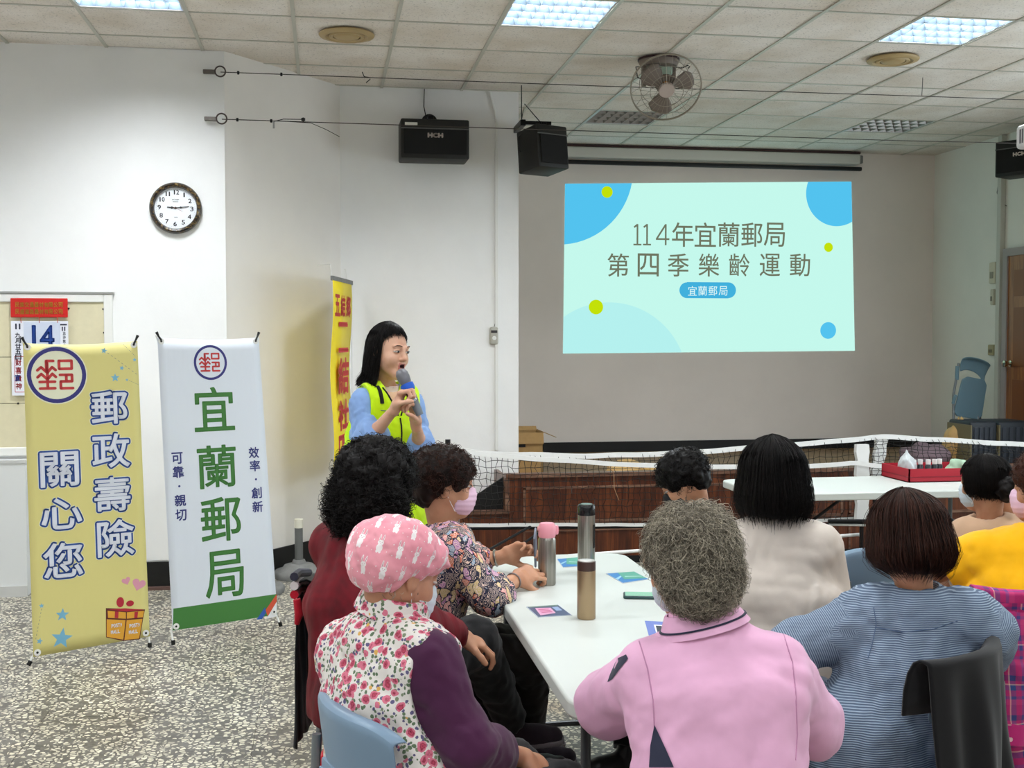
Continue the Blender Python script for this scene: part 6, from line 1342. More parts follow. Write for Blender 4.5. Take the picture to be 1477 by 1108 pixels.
# vest front: placket, zip pull, chest emblem, collar, shoulder strap; found on the vest surface by ray
from mathutils.bvhtree import BVHTree
def surf(Vt, Q): return BVHTree.FromPolygons([Vector(p) for p in Vt], [tuple(int(i) for i in q) for q in Q])
def drape(bvh, pts, d, off=.003):
    out = []
    for p in pts:
        h = bvh.ray_cast(Vector(p)-Vector(d)*.6, Vector(d), 1.5)
        out.append(h[0]-Vector(d)*off if h[0] else Vector(p))
    return out
bv = surf(Vt, Q); d_ = -fr_; C_ = lambda a, z: G1.neck+G1.side*a+up_*z
W(MB().tube(drape(bv, [C_(.0, -.115-.03*i) for i in range(14)], d_), .0035, 6), 'zip', F_BLACK, T, True)
W(MB().tube(drape(bv, [C_(.001, -.27-.015*i) for i in range(4)], d_, .007), .005, 6), 'zip_pull', F_BLACK, T, True)
for q in (-1, 1): W(MB().tube(drape(bv, [C_(q*(.062-.056*(i/7)), .01-.115*(i/7)) for i in range(8)], d_, .002), .0035, 6), 'neck_piping', F_BLACK, T, True)
W(MB().tube(drape(bv, [C_(.078, .015-.018*i) for i in range(5)], d_, .003), .009, 6, flat=.4), 'shoulder_strap', F_BLACK, T, True)
W(MB().tube(drape(bv, [C_(.085, -.085), C_(.05, -.088), C_(.02, -.10)], d_, .002), .0016, 5), 'yoke_seam', F_DENIM, T, True)
ctr = drape(bv, [C_(-.075, -.155)], d_, .004)[0]; mm = MB()
EM = Panel(ctr, Vector(-G1.side), (0, 0, 1)); EM.ring(mm, (0, 0), .015, .018, 0, 24); EM.text(mm, '正', (0, 0), .016, .018, 0, .0008, fit='full'); fb(mm, 'chest_emblem', mat('dark green print', (40, 84, 40), .6), T)
mm = MB(); EM.text(mm, 'POST', (-.01, -.15), .012, .016, .004, .0006, sp=.014, rot=PI/2, fit='full'); fb(mm, 'vest_lettering', F_BLACK, T)
v = Vox(G1.neck-.11, G1.neck+.11, .005); v.cone(G1.neck-up_*.05+fr_*.0, G1.neck+up_*.005, .075, .052, .02); v.cone(G1.neck+fr_*.02-up_*.11, G1.neck, .06, .05, .02); v.cone(G1.neck-up_*.0, G1.neck+up_*.15+fr_*.02, .046, .06, .006, 'sub'); v.cut(G1.neck+fr_*.0-up_*.1, (0, 0, -1)); Vt, Q = v.mesh(); raw_mesh('undershirt', Vt, Q, fabric('pale pink knit', (232, 206, 208)), T)
a0 = G1.pel; hl, hr = a0-G1.side*.085, a0+G1.side*.085; trousers(G1, F_TROU, hl, hr, hl*[1, 1, 0]+[0, 0, .5], hr*[1, 1, 0]+[0, 0, .5], hl*[1, 1, 0]+[0, 0, .08], hr*[1, 1, 0]+[0, 0, .08], (.09, .065, .06))
for q in (hl, hr): shoe(G1, [q[0], q[1], .08], fr_, SHOEB, SOLE)
# microphone held in both hands
T = thing('microphone', 'silver and grey microphone with blue band in the speaking woman\'s hands', 'microphone', tuple(mb_))
MM = Vector(mx).to_track_quat('Z', 'Y').to_matrix().to_4x4(); Lm = float(np.linalg.norm(mt_-mb_))
MB().lathe([(0, -.02), (.015, -.02), (.017, .0), (.018, .035), (.0185, .04)], 24, MM).build('grip_end', mat('mid grey plastic', (112, 120, 128), .4), T, 50)
MB().lathe([(.0185, .038), (.0195, .045), (.0205, Lm-.05), (0, Lm-.05)], 24, MM).build('barrel', mat('chrome barrel', (150, 156, 164), .22, .9), T, 50)
MB().lathe([(0, Lm-.06), (.026, Lm-.058), (.029, Lm-.045), (.028, Lm-.03), (0, Lm-.03)], 24, MM).build('band', mat('blue rubber', (20, 84, 190), .45), T, 50)
MB().lathe([(.02, Lm-.03), (.024, Lm-.02), (.027, Lm), (.026, Lm+.018), (.018, Lm+.034), (0, Lm+.04)], 24, MM).build('grille', mat('grey mesh', (120, 120, 126), .35, .6, bump=.9, bscale=420), T, 50)

# ------------------------------------------------------------------ woman in maroon, curly black hair
hc = J(546, 706, 3.62); F = Frame(hc, face_dir(42, -8)); pel = J(520, 1003, 3.5); T = person('woman in maroon top with long curly black hair, sitting behind the pink cap', pel)
G2 = Fig(T, pel=pel, che=J(508, 875, 3.58), neck=J(532, 768, 3.62), shL=J(482, 786, 3.74), shR=J(560, 800, 3.45), elR=J(602, 905, 3.25), wrR=J(664, 918, 3.48), elL=J(560, 890, 3.95), wrL=J(640, 895, 3.9)); G2.F = F
fig_body(G2, F, [dict(s='R', d=nv([.8, .2, -.35]), n=nv([0, .2, -1]), curl=(.5, .5, .6, .6), thumb=(.2, .3))], .006, 1, False, SK_T)
top(G2, F_MAR, .020, (1, 1), (.8, .8), 'blouse', .009, (.004, 20), 5, (.062, .056), hem=-.08, w=1.06, aniso=(1, 1, .5), fr=(.056, .05))
kp = lambda P: (P[:, 2] > -.17) & ~((P[:, 1] > .055) & (P[:, 2] < .05))
hair_blob(T, F, H_BLACK, [((0, -.02, .05), (.108, .122, .105)), ((0, -.045, -.03), (.12, .10, .11)), ((0, -.055, -.08), (.105, .08, .08))], cuts=[((0, .11, -.05), (.055, .07, .09))], amp=.012, s=1.03)
hair_curls(T, F, H_BLACK, 1500, (.112, .125, .110), (0, -.02, .045), .06, .010, 1.8, kp, 5, .0012, .6, s=1.03); hair_curls(T, F, H_BLACK, 1700, (.125, .105, .12), (0, -.05, -.045), .07, .012, 2.0, lambda P: (P[:, 2] > -.18) & (P[:, 1] < .03), 6, .0012, .9, s=1.03)
hipL, hipR = pel-G2.side*.08, pel+G2.side*.08; kR, aR = J(684, 925, 3.72), J(738, 1040, 3.95); kL = J(662, 950, 3.95); aL = np.array([*A3(Zp(752, 1085, .1))[:2], .1])
trousers(G2, F_TROU, hipL, hipR, kL, kR, aL, aR, (.095, .074, .05)); Vt, Q = ankle(G2, aR, aR+nv(aR-kR)*.05); raw_mesh('ankle', Vt, Q, SK_T, T)
def shoe_at(fg, an, d, m, sole, z0, h=.006):
    n0 = len(fg.T.children); shoe(fg, [an[0], an[1], .08], d, m, sole, h)
    for o in fg.T.children:
        if o.name.startswith('shoe') and not o.get('_p'): o['_p'] = 1; o.location.z += z0; 
for o in list(T.children): o['_p'] = 1
shoe_at(G2, aR, (1, .12), SHOEM, SOLE, aR[2]-.10); shoe_at(G2, aL, (1, .2), SHOEB, SOLE, 0)
for o in T.children:
    if '_p' in o: del o['_p']
# ------------------------------------------------------------------ woman in swirl print blouse with pink mask
hc = J(643, 700, 4.12); F = Frame(hc, face_dir(88, -6)); pel = J(606, 925, 4.05); T = person('woman in swirl-print blouse and pink mask, elbows on the table', pel)
G3 = Fig(T, pel=pel, che=J(634, 832, 4.08), neck=J(640, 765, 4.12), shL=J(646, 786, 4.26), shR=J(654, 796, 3.95), elR=J(706, 862, 3.9), wrR=J(744, 836, 4.06), elL=J(678, 812, 4.4), wrL=J(726, 803, 4.36)); G3.F = F
fig_body(G3, F, [dict(s='R', d=nv([.8, .35, .22]), n=nv([-.2, .5, -.7]), curl=(.7, .75, .8, .8), thumb=(.5, .5), sc=.98), dict(s='L', d=nv([.8, -.1, .35]), n=nv([.1, -.8, -.3]), curl=(.6, .7, .8, .9), thumb=(.4, .4), sc=.98)], .0045, .97, False, SK_M)
face_parts(T, F, .97, True); face_mask(T, F, MASKP, .97, .0045, ELAS)
top(G3, F_SWIRL, .016, (1, 1), (.32, .3), 'blouse', .009, (.005, 34), 7, (.058, .056), hem=-.06, fr=(.062, .066))
band(G3, 'collar', G3.neck-[0, 0, .01], F.c-G3.neck, .060, .022, F_SWIRL, out=.012, open_=.25)
W(MB().tube([G3.wrL+nv(G3.wrL-G3.elL)*-.03+v_*1 for v_ in [(nv(np.cross(G3.wrL-G3.elL, [0, 0, 1]))*math.cos(a*PI/9)+nv(np.cross(G3.wrL-G3.elL, np.cross(G3.wrL-G3.elL, [0, 0, 1])))*math.sin(a*PI/9))*.030 for a in range(18)]], .005, 6, closed=True), 'watch_band', M_CHROME, T, True)
W(MB().tube([G3.wrR+nv(G3.wrR-G3.elR)*-.02+v_*1 for v_ in [(nv(np.cross(G3.wrR-G3.elR, [0, 0, 1]))*math.cos(a*PI/9)+nv(np.cross(G3.wrR-G3.elR, np.cross(G3.wrR-G3.elR, [0, 0, 1])))*math.sin(a*PI/9))*.029 for a in range(18)]], .0028, 6, closed=True), 'bracelet', mat('pewter beads', (140, 130, 130), .4, .6), T, True)
hair_blob(T, F, H_BROWN, [((0, -.022, .048), (.096, .116, .096)), ((0, -.075, -.01), (.075, .05, .075))], cuts=[((0, .125, -.02), (.075, .075, .075)), ((.082, .02, -.03), (.026, .042, .045)), ((-.082, .02, -.03), (.026, .042, .045))], amp=.006, s=.99)
hair_curls(T, F, H_BROWN, 2200, (.098, .12, .10), (0, -.02, .045), .05, .007, 1.0, lambda P: ~((np.abs(P[:, 0]) > .045) & (P[:, 1] > -.02) & (P[:, 2] < .015)) & (P[:, 2] > -.01-.5*(P[:, 1] < -.02)) & ~((P[:, 1] > .065) & (P[:, 2] < .055)) & (P[:, 2] > -.085), 7, .0011, .7, s=.99)
hipL, hipR = pel-G3.side*.08, pel+G3.side*.08; kR, kL = J(762, 950, 4.12), J(745, 930, 4.42); aR = J(762, 1046, 4.3); aL = np.array([kL[0]+.02, kL[1]+.05, .11])
trousers(G3, F_BROWNT, hipL, hipR, kL, kR, aL, [aR[0], aR[1], .11], (.09, .072, .058)); shoe(G3, aL, (1, .1), SHOEB, SOLE); shoe(G3, [aR[0], aR[1], .1], (1, .0), SHOEM, SOLE)
c = Vector(G3.wrL+nv(np.array([.8, -.1, .35]))*.105+[.02, -.045, .0]); T = thing('smartphone', 'grey smartphone in the hands of the pink-masked woman', 'phone', c)
MB().rbox(-.036, .036, -.004, .004, -.07, .07, .004, 2, Matrix.Rotation(math.radians(75), 4, 'Z') @ Matrix.Rotation(math.radians(-28), 4, 'Y')).build('body', mat('grey phone', (120, 124, 140), .35), T, 40)

# ------------------------------------------------------------------ woman in rabbit cap and floral vest
hc = J(576, 830, 2.75); F = Frame(hc, face_dir(62, -20)); pel = J(576, 1150, 2.64); T = person('woman in pink rabbit-print cap and floral vest nearest the camera', pel)
G4 = Fig(T, pel=pel, che=J(562, 1010, 2.72), neck=J(560, 906, 2.76), shL=J(500, 942, 2.88), shR=J(622, 958, 2.60), elR=J(676, 1078, 2.52), wrR=J(748, 1092, 2.74), elL=J(520, 1080, 3.0), wrL=J(640, 1120, 3.0)); G4.F = F
fig_body(G4, F, [dict(s='R', d=nv([.8, .3, -.35]), n=nv([-.1, .2, -1]), curl=(.45, .5, .5, .5), thumb=(.2, .3))], .0038, .96, False, SK_T, nr=.047)
face_parts(T, F, .96, True); face_mask(T, F, MASKB, .96, .0045, ELAS)
top(G4, F_PURP, .012, (1, 1), (.62, .6), 'plum_shirt', .007, (.0045, 24), 11, (.060, .052), hem=-.06, fr=(.052, .050), neck_r=.052)
v = Vox(*G4.bbox([G4.pel-[0, 0, .12], G4.shL, G4.shR, G4.neck], .22), .0065); G4.torso(v, .028, w=.97); v.wrinkle(.006, 20, 12); v.wrinkle(.003, 50, 13); v.cut(G4.pel-[0, 0, .1], (0, 0, -1))
for q in 'LR': s_ = getattr(G4, 'sh'+q); sg = 1 if q == 'R' else -1; v.ell(s_+G4.side*sg*.055-np.array([0, 0, .055]), (.062, .085, .125), .012, 'sub', np.stack([G4.side, np.cross([0, 0, 1], G4.side), [0, 0, 1]], 1))
nk = nv(F.c-G4.neck); v.cone(G4.neck-nk*.02, G4.neck+nk*.2, .058, .07, .01, 'sub'); Vt, Q = v.mesh(); raw_mesh('vest', Vt, Q, F_FLOR, T)
band(G4, 'vest_collar', G4.neck+nk*.040, nk, .090, .050, F_FLOR, sd=G4.side, fl=1.1, out=-.014, open_=.55, th=.008); band(G4, 'inner_collar', G4.neck+nk*.052, nk, .064, .046, F_PURP, out=-.006, open_=.3, th=.005)
# cap
v = Vox(hc-.2, hc+.2, .0045); s = 1.0
for c, r in (((0, -.03, .052), (.092, .108, .082)), ((0, -.075, .018), (.088, .062, .068)), ((0, .02, .066), (.080, .085, .05))): v.ell(F(*c), r, .03, 'add', F.M)
X, Y_, Z_ = np.meshgrid(*v.ax, indexing='ij', sparse=True); P = [(X-F.c[0])*F.M[0, i]+(Y_-F.c[1])*F.M[1, i]+(Z_-F.c[2])*F.M[2, i] for i in range(3)]
v.wrinkle(.005, 38, 21); v.wrinkle(.002, 85, 22); an_ = np.arctan2(P[0], P[1]+.03); fr2 = np.clip((P[1]-.01)/.06, 0, 1); v.F += (fr2*.006*np.abs(np.sin(an_*6+P[2]*30))).astype(np.float32)
v.F = np.maximum(v.F, (-(P[2]-(-.048+.62*np.clip(P[1]+.03, -.1, .2)))).astype(np.float32)); v.ell(F(0, .074, .058), (.068, .044, .011), .012, 'add', Frame((0, 0, 0), F.f, F.u).M @ np.array([[1, 0, 0], [0, math.cos(-.15), -math.sin(-.15)], [0, math.sin(-.15), math.cos(-.15)]]))
Vt, Q = v.mesh(); L = F.loc(Vt); L2 = L-np.array([0, -.03, .03]); cd = F.loc(CAM[None])[0]; a0_ = math.atan2(cd[0], cd[1]); az_ = np.arctan2(L2[:, 0], L2[:, 1])-a0_; az_ = (az_+PI) % (2*PI)-PI; elv = np.arcsin(np.clip(L2[:, 2]/np.linalg.norm(L2, axis=1), -1, 1)); pu = 1+az_*.100*(.25+.75*np.cos(elv)); pv = 1+elv*.098
raw_mesh('cap', Vt, Q, F_RAB, T, attrs={'pu': pu, 'pv': pv})
hair_curls(T, F, H_GREY, 260, (.074, .092, .08), (0, -.01, .0), .03, .003, .8, lambda P: (P[:, 2] < -.02) & (P[:, 2] > -.075) & (P[:, 1] < .05) & (P[:, 1] > -.06), 9, .0008, .9)
seated_legs(G4, F_TROU, 60, z=.52)

# ------------------------------------------------------------------ grey-haired woman in pink jacket
hc = J(992, 816, 2.42); F = Frame(hc, face_dir(-12, -10)); pel = J(1040, 1182, 2.30); T = person('grey curly-haired woman in pink collared jacket, seen from behind', pel)
G5 = Fig(T, pel=pel, che=J(1035, 1010, 2.36), neck=J(1018, 915, 2.40), shL=J(940, 975, 2.42), shR=J(1116, 968, 2.36), elL=J(880, 1015, 2.62), wrL=J(935, 957, 2.86), elR=J(1168, 1040, 2.5), wrR=J(1080, 990, 2.78)); G5.F = F
fig_body(G5, F, [dict(s='L', d=nv([.2, .85, .15]), n=nv([.1, 0, -1]), curl=(.4, .45, .5, .5), thumb=(.2, .3)), dict(s='R', d=nv([-.3, .85, .1]), n=nv([-.1, 0, -1]), curl=(.4, .45, .5, .5), thumb=(.2, .3))], .0045, .98, False, SK_M)
face_mask(T, F, MASKB, .98, .006, ELAS)
def ex5(v):
    v.cone(G5.shR*.7+G5.elR*.3, G5.elR+[0.0, -.01, -.01], .062, .066, .03); v.cone(G5.shL*.6+G5.elL*.4, G5.elL+[-.005, -.005, -.0], .066, .070, .03)
top(G5, F_PINK, .018, (1, 1), (.95, .95), 'jacket', .0065, (.005, 17), 15, (.060, .060), hem=-.12, w=1.04, extra=ex5, fr=(.05, .038), neck_r=.060)
nk = nv(F.c-G5.neck); band(G5, 'collar', G5.neck+nk*.005, nk, .076, .058, F_PINK, sd=G5.side, fl=1.12, out=-.016, th=.006, open_=.35); band(G5, 'collar_fold', G5.neck+nk*.012, nk, .092, .046, F_PINK, sd=G5.side, fl=1.12, out=-.022, th=.005, open_=.45)
band(G5, 'collar_stripe', G5.neck+nk*.026, nk, .0875, .0035, F_NAVY, sd=G5.side, fl=1.125, out=-.0015, th=.003, open_=.45)
# navy insets and seams on the jacket surface
jk = [o for o in T.children if o.name.startswith('jacket')][0]; jv = np.zeros(len(jk.data.vertices)*3, np.float32); jk.data.vertices.foreach_get('co', jv); jv = jv.reshape(-1, 3); jq = np.zeros(len(jk.data.polygons)*4, np.int32); jk.data.loops.foreach_get('vertex_index', jq); jq = jq.reshape(-1, 4); bv = surf(jv, jq)
vdir = nv(FW)
def sp(pts, off=.002): return drape(bv, [J(x, y, 2.25) for x, y in pts], nv(np.array(J(1000, 900, 2.4))-CAM), off)
def dr2(pts, off=.002):
    out = []
    for x, y in pts:
        d = ray(x, y); d = d/np.linalg.norm(d); h = bv.ray_cast(Vector(CAM), Vector(d), 4); out.append((h[0]-Vector(d)*off) if h[0] else Vector(CAM+d*2.5))
    return out
for pts in ([(922, 925), (934, 965), (942, 1010), (944, 1050), (952, 1090), (960, 1106)], [(1130, 915), (1143, 955), (1148, 1000), (1150, 1060), (1147, 1106)]): W(MB().tube(dr2([(a[0]*(1-k/5)+b[0]*k/5, a[1]*(1-k/5)+b[1]*k/5) for a, b in zip(pts[:-1], pts[1:]) for k in range(5)], .0006), .0016, 5), 'seam', fabric('pink seam', (196, 140, 174)), T, True)
def patch(name, poly, m, n=10):
    P = np.array(poly, float); mb = MB(); K = len(P)//2; A_, B_ = P[:K], P[K:][::-1]; g = []
    for i in range(n+1):
        u = i/n*(K-1); k = min(int(u), K-2); w = u-k; a = A_[k]*(1-w)+A_[k+1]*w; b = B_[k]*(1-w)+B_[k+1]*w; g.append(dr2([tuple(a*(1-j/4)+b*j/4) for j in range(5)], .003))
    for i in range(n):
        for j in range(4): mb.quad(g[i][j], g[i][j+1], g[i+1][j+1], g[i+1][j])
    return W(mb, name, m, T, True)
patch('side_inset', [(944, 1046), (938, 1075), (936, 1107), (972, 1107), (960, 1080), (946, 1050)], F_NAVY)
patch('sleeve_inset', [(903, 944), (890, 950), (880, 972), (876, 984), (883, 980), (893, 966), (906, 950), (904, 946)], F_NAVY)
hair_blob(T, F, H_GREY, [((0, -.02, .046), (.086, .102, .086)), ((0, -.055, -.015), (.084, .064, .078))], cuts=[((0, .13, -.02), (.08, .075, .09))], amp=.004)
hair_curls(T, F, H_GREY, 5200, (.094, .112, .098), (0, -.025, .040), .052, .0038, 1.5, lambda P: (P[:, 2] > -.03) & ~((P[:, 1] > .06) & (P[:, 2] < .06)), 11, .00062, .8, K=9, tang=.8, rootj=.014)
hair_curls(T, F, H_GREY, 3600, (.092, .076, .090), (0, -.055, -.018), .046, .0042, 1.5, lambda P: (P[:, 2] < .03) & (P[:, 1] < .0), 12, .00062, .5, K=9, tang=.8, rootj=.014)
seated_legs(G5, F_TROU, -8, z=.50)
pL_ = [Zp(936, 918, .77), Zp(975, 920, .77), Zp(968, 898, .80), Zp(930, 896, .80)]; c = sum(pL_, Vector())/4; T = thing('booklet', 'violet blue booklet with photo panels held by the grey-haired woman', 'booklet', c)
def Lq(a, b, k=0): return (pL_[0].lerp(pL_[1], a)).lerp(pL_[3].lerp(pL_[2], a), b)-c+V(0, 0, .0006*k)
MB().prism([Lq(0, 0), Lq(1, 0), Lq(1, 1), Lq(0, 1)], (0, 0, .001)).build('sheet', mat('violet blue print', (104, 124, 190), .5), T)
for nm, q, col in (('photo_frame', (.3, .1, .64, .75), (226, 228, 236)), ('photo', (.36, .18, .58, .68), (40, 50, 60)), ('photo_frame', (.68, .1, .98, .75), (226, 228, 236)), ('photo', (.73, .18, .93, .68), (150, 96, 60))): mm = MB(); mm.add([Lq(a, b, 4 if nm == 'photo' else 3) for a, b in R4(*q)], [(0, 1, 2, 3)]); flatbuild(mm, nm, mat('ph%d' % col[0], col, .4), T)

# ------------------------------------------------------------------ woman looking down, black mask
hc = J(986, 697, 4.75); F = Frame(hc, face_dir(-68, -32)); pel = J(1035, 890, 4.85); T = person('woman with short wavy black hair and black mask looking down', pel)
G6 = Fig(T, pel=pel, che=J(1022, 812, 4.82), neck=J(1010, 752, 4.80), shL=J(985, 778, 4.66), shR=J(1040, 768, 4.95), elL=J(960, 830, 4.55), wrL=J(935, 810, 4.62), elR=J(1010, 830, 5.05), wrR=J(950, 805, 4.95)); G6.F = F
fig_body(G6, F, [], .006, .95, False, SK_M); face_parts(T, F, .95, True); face_mask(T, F, MASKK, .95, .006)
F_DOT = fabric('dark patterned cotton', (56, 50, 58), k=.4); top(G6, F_DOT, .014, (1, 1), (.6, .6), 'shirt', .011, (.004, 34), 17, hem=-.05)
hair_blob(T, F, H_BLACK, [((0, -.02, .05), (.090, .11, .09)), ((0, -.07, -.005), (.07, .045, .06))], cuts=[((0, .13, -.02), (.07, .075, .08)), ((.08, .03, -.04), (.03, .05, .05)), ((-.08, .03, -.04), (.03, .05, .05))], amp=.009, h=.008)
hair_curls(T, F, H_BLACK, 1500, (.094, .116, .096), (0, -.02, .045), .045, .008, 1.0, lambda P: (P[:, 2] > -.05) & ~((P[:, 1] > .06) & (P[:, 2] < .06)), 13, .0012, .6)
hl, hr = pel-G6.side*.08, pel+G6.side*.08; af = A3(Zp(905, 1080, .1)); kf = np.array([af[0]+.14, af[1]+.16, .5]); kb = np.array([pel[0]-.3, pel[1]+.25, .5])
trousers(G6, F_TROU, hr, hl, kb, kf, [kb[0], kb[1], .11], [af[0], af[1], .11], (.085, .066, .05)); shoe(G6, [af[0], af[1], .1], (-1, -.05), SHOEB, SOLE); shoe(G6, [kb[0], kb[1], .1], (-1, .1), SHOEB, SOLE)
# ------------------------------------------------------------------ woman in beige T-shirt
hc = J(1112, 690, 3.76); F = Frame(hc, face_dir(-6, -4)); pel = J(1130, 955, 3.70); T = person('woman in loose beige T-shirt with black bob, seen from behind', pel)
G7 = Fig(T, pel=pel, che=J(1124, 862, 3.72), neck=J(1114, 758, 3.75), shL=J(1062, 795, 3.78), shR=J(1172, 793, 3.70), elL=J(1052, 890, 3.9), wrL=J(1050, 905, 4.2), elR=J(1192, 892, 3.86), wrR=J(1130, 915, 4.2)); G7.F = F
fig_body(G7, F, [], .006, 1, False, SK_F)
def ex7(v): v.cone(G7.shR, G7.shR*.35+G7.elR*.65, .07, .088, .03, cap=True); v.cone(G7.shL, G7.shL*.4+G7.elL*.6, .07, .085, .03, cap=True); v.cone(G7.che, G7.pel-[0, 0, .06], .125, .145, .05, side=G7.side, fl=1.45)
top(G7, F_BEIGE, .028, (.6, .6), (0, 0), 'tshirt', .009, (.0085, 16), 19, (.07, .075), hem=-.1, w=1.05, extra=ex7)
hair_fall(T, F, H_BLACK, lambda a: np.where(np.abs(a) < .7, .05, -.105+.012*np.cos(a)), r=(.102, .116, .118), flare=.13, inward=.12, n=2800, sd=5, wave=.005, s=1.02, rad=.0010, jit=.009, endv=.016)
seated_legs(G7, F_DDEN, -5, z=.5)
# ------------------------------------------------------------------ woman in blue striped blouse
hc = J(1308, 776, 3.05); F = Frame(hc, face_dir(-4, -14)); pel = J(1246, 1082, 2.97); T = person('woman in blue striped blouse with short dark bob, seen from behind', pel)
G8 = Fig(T, pel=pel, che=J(1310, 958, 3.02), neck=J(1318, 858, 3.05), shL=J(1248, 893, 3.06), shR=J(1396, 890, 3.00), elL=J(1142, 938, 3.10), wrL=J(1085, 960, 3.3), elR=J(1424, 912, 2.99), wrR=J(1420, 960, 3.22)); G8.F = F
fig_body(G8, F, [dict(s='L', d=nv([-.6, .6, -.1]), n=nv([0, 0, -1]), curl=(.4, .4, .5, .5), thumb=(.2, .3))], .006, .97, False, SK_M)
def ex8(v): v.cone(G8.shR, G8.elR, .062, .060, .03); v.cone(G8.shL, G8.elL, .066, .060, .03); v.cone(G8.elR, G8.wrR*.7+G8.elR*.3, .062, .055, .03)
top(G8, F_STRIPE, .014, (1, 1), (.25, .5), 'blouse', .0065, (.0085, 17), 23, (.060, .058), hem=-.16, w=.98, extra=ex8, attr=True, neck_r=.066, fr=(.058, .055), down=pel-[0, 0, .2])
jk = [o for o in T.children if o.name.startswith('blouse')][0]; jv = np.zeros(len(jk.data.vertices)*3, np.float32); jk.data.vertices.foreach_get('co', jv); jv = jv.reshape(-1, 3); jq = np.zeros(len(jk.data.polygons)*4, np.int32); jk.data.loops.foreach_get('vertex_index', jq); jq = jq.reshape(-1, 4); bv = surf(jv, jq)
for pts in ([(1260, 875), (1264, 900), (1258, 930), (1250, 955)], [(1262, 905), (1300, 912), (1345, 908), (1390, 893)]): W(MB().tube(dr2([(a[0]*(1-k/5)+b[0]*k/5, a[1]*(1-k/5)+b[1]*k/5) for a, b in zip(pts[:-1], pts[1:]) for k in range(5)], .0006), .0013, 5), 'seam', fabric('seam blue', (84, 104, 134)), T, True)
hair_fall(T, F, H_BROWN, lambda a: np.where(np.abs(a) < .7, .05, -.075-.02*np.cos(a)*-1), r=(.100, .114, .112), flare=.15, inward=.50, n=3200, sd=9, wave=.006, s=1.0, rad=.0009, jit=.009, endv=.014)
seated_legs(G8, F_DDEN, -10, z=.5, spread=.13)
# ------------------------------------------------------------------ woman in peach top with hair clip
hc = J(1420, 697, 4.38); F = Frame(hc, face_dir(-28, -6)); pel = J(1445, 905, 4.35); T = person('woman in peach top with pinned-up black hair by the far table', pel)
G9 = Fig(T, pel=pel, che=J(1432, 820, 4.36), neck=J(1426, 754, 4.38), shL=J(1392, 775, 4.42), shR=J(1482, 772, 4.30), elL=J(1368, 840, 4.5), wrL=J(1380, 850, 4.75), elR=J(1496, 800, 4.45), wrR=J(1452, 730, 4.50)); G9.F = F
fig_body(G9, F, [dict(s='R', d=nv([-.3, 0, .9]), n=nv([-.3, .9, 0]), curl=(.5, .5, .5, .5), thumb=(.2, .3))], .006, .95, False, SK_T); face_mask(T, F, MASKB, .95, .006, ELAS)
top(G9, F_PEACH, .018, (.55, .55), (0, 0), 'top', .011, (.004, 20), 29, hem=-.05, neck_r=.06)
hair_fall(T, F, H_BLACK, lambda a: np.where(np.abs(a) < .9, .055, -.055), r=(.088, .108, .102), flare=.0, inward=.35, n=1400, sd=12, wave=.002, rad=.0011, s=.98)
hair_blob(T, F, H_BLACK, [((0.015, -.10, -.02), (.075, .05, .055)), ((.05, -.07, -.02), (.045, .05, .05))], amp=.008, h=.007)
v = Vox(F(0.02, -.155, .0)-.08, F(0.02, -.155, .0)+.08, .004); v.ell(F(.03, -.158, -.01), (.022, .010, .040), .01, 'add', F.M); v.ell(F(-.02, -.154, -.005), (.012, .008, .034), .01, 'add', F.M); Vt, Q = v.mesh(); raw_mesh('hair_clip', Vt, Q, mat('dark green clip', (30, 44, 42), .3), T)
seated_legs(G9, F_TROU, -20, z=.5)
# ------------------------------------------------------------------ woman in yellow T-shirt at the frame edge
hc = J(1506, 705, 3.62); F = Frame(hc, face_dir(-40, -6)); pel = J(1480, 965, 3.50); T = person('woman in golden yellow T-shirt, half cut off by the frame', pel)
G10 = Fig(T, pel=pel, che=J(1480, 860, 3.54), neck=J(1494, 772, 3.58), shL=J(1418, 803, 3.66), shR=J(1545, 810, 3.46), elL=J(1352, 826, 3.78), wrL=J(1330, 815, 4.0), elR=J(1560, 900, 3.5), wrR=J(1500, 905, 3.8)); G10.F = F
fig_body(G10, F, [], .006, .97, False, SK_T); face_mask(T, F, MASKP, .97, .006, ELAS)
def ex10(v): v.cone(G10.shL, G10.shL*.42+G10.elL*.58, .068, .074, .03, cap=True)
top(G10, F_YEL, .024, (.55, .55), (0, 0), 'tshirt', .008, (.005, 22), 31, (.066, .07), hem=-.1, extra=ex10)
hair_blob(T, F, H_BROWN, [((0, -.02, .05), (.094, .11, .096)), ((0, -.07, -.005), (.078, .05, .07))], cuts=[((0, .13, -.02), (.07, .075, .08))], amp=.008, h=.007)
hair_curls(T, F, H_BROWN, 1300, (.098, .116, .10), (0, -.02, .045), .045, .006, 1.0, lambda P: (P[:, 2] > -.06) & ~((P[:, 1] > .06) & (P[:, 2] < .06)), 15, .0011, .6)
seated_legs(G10, F_TROU, -30, z=.5)
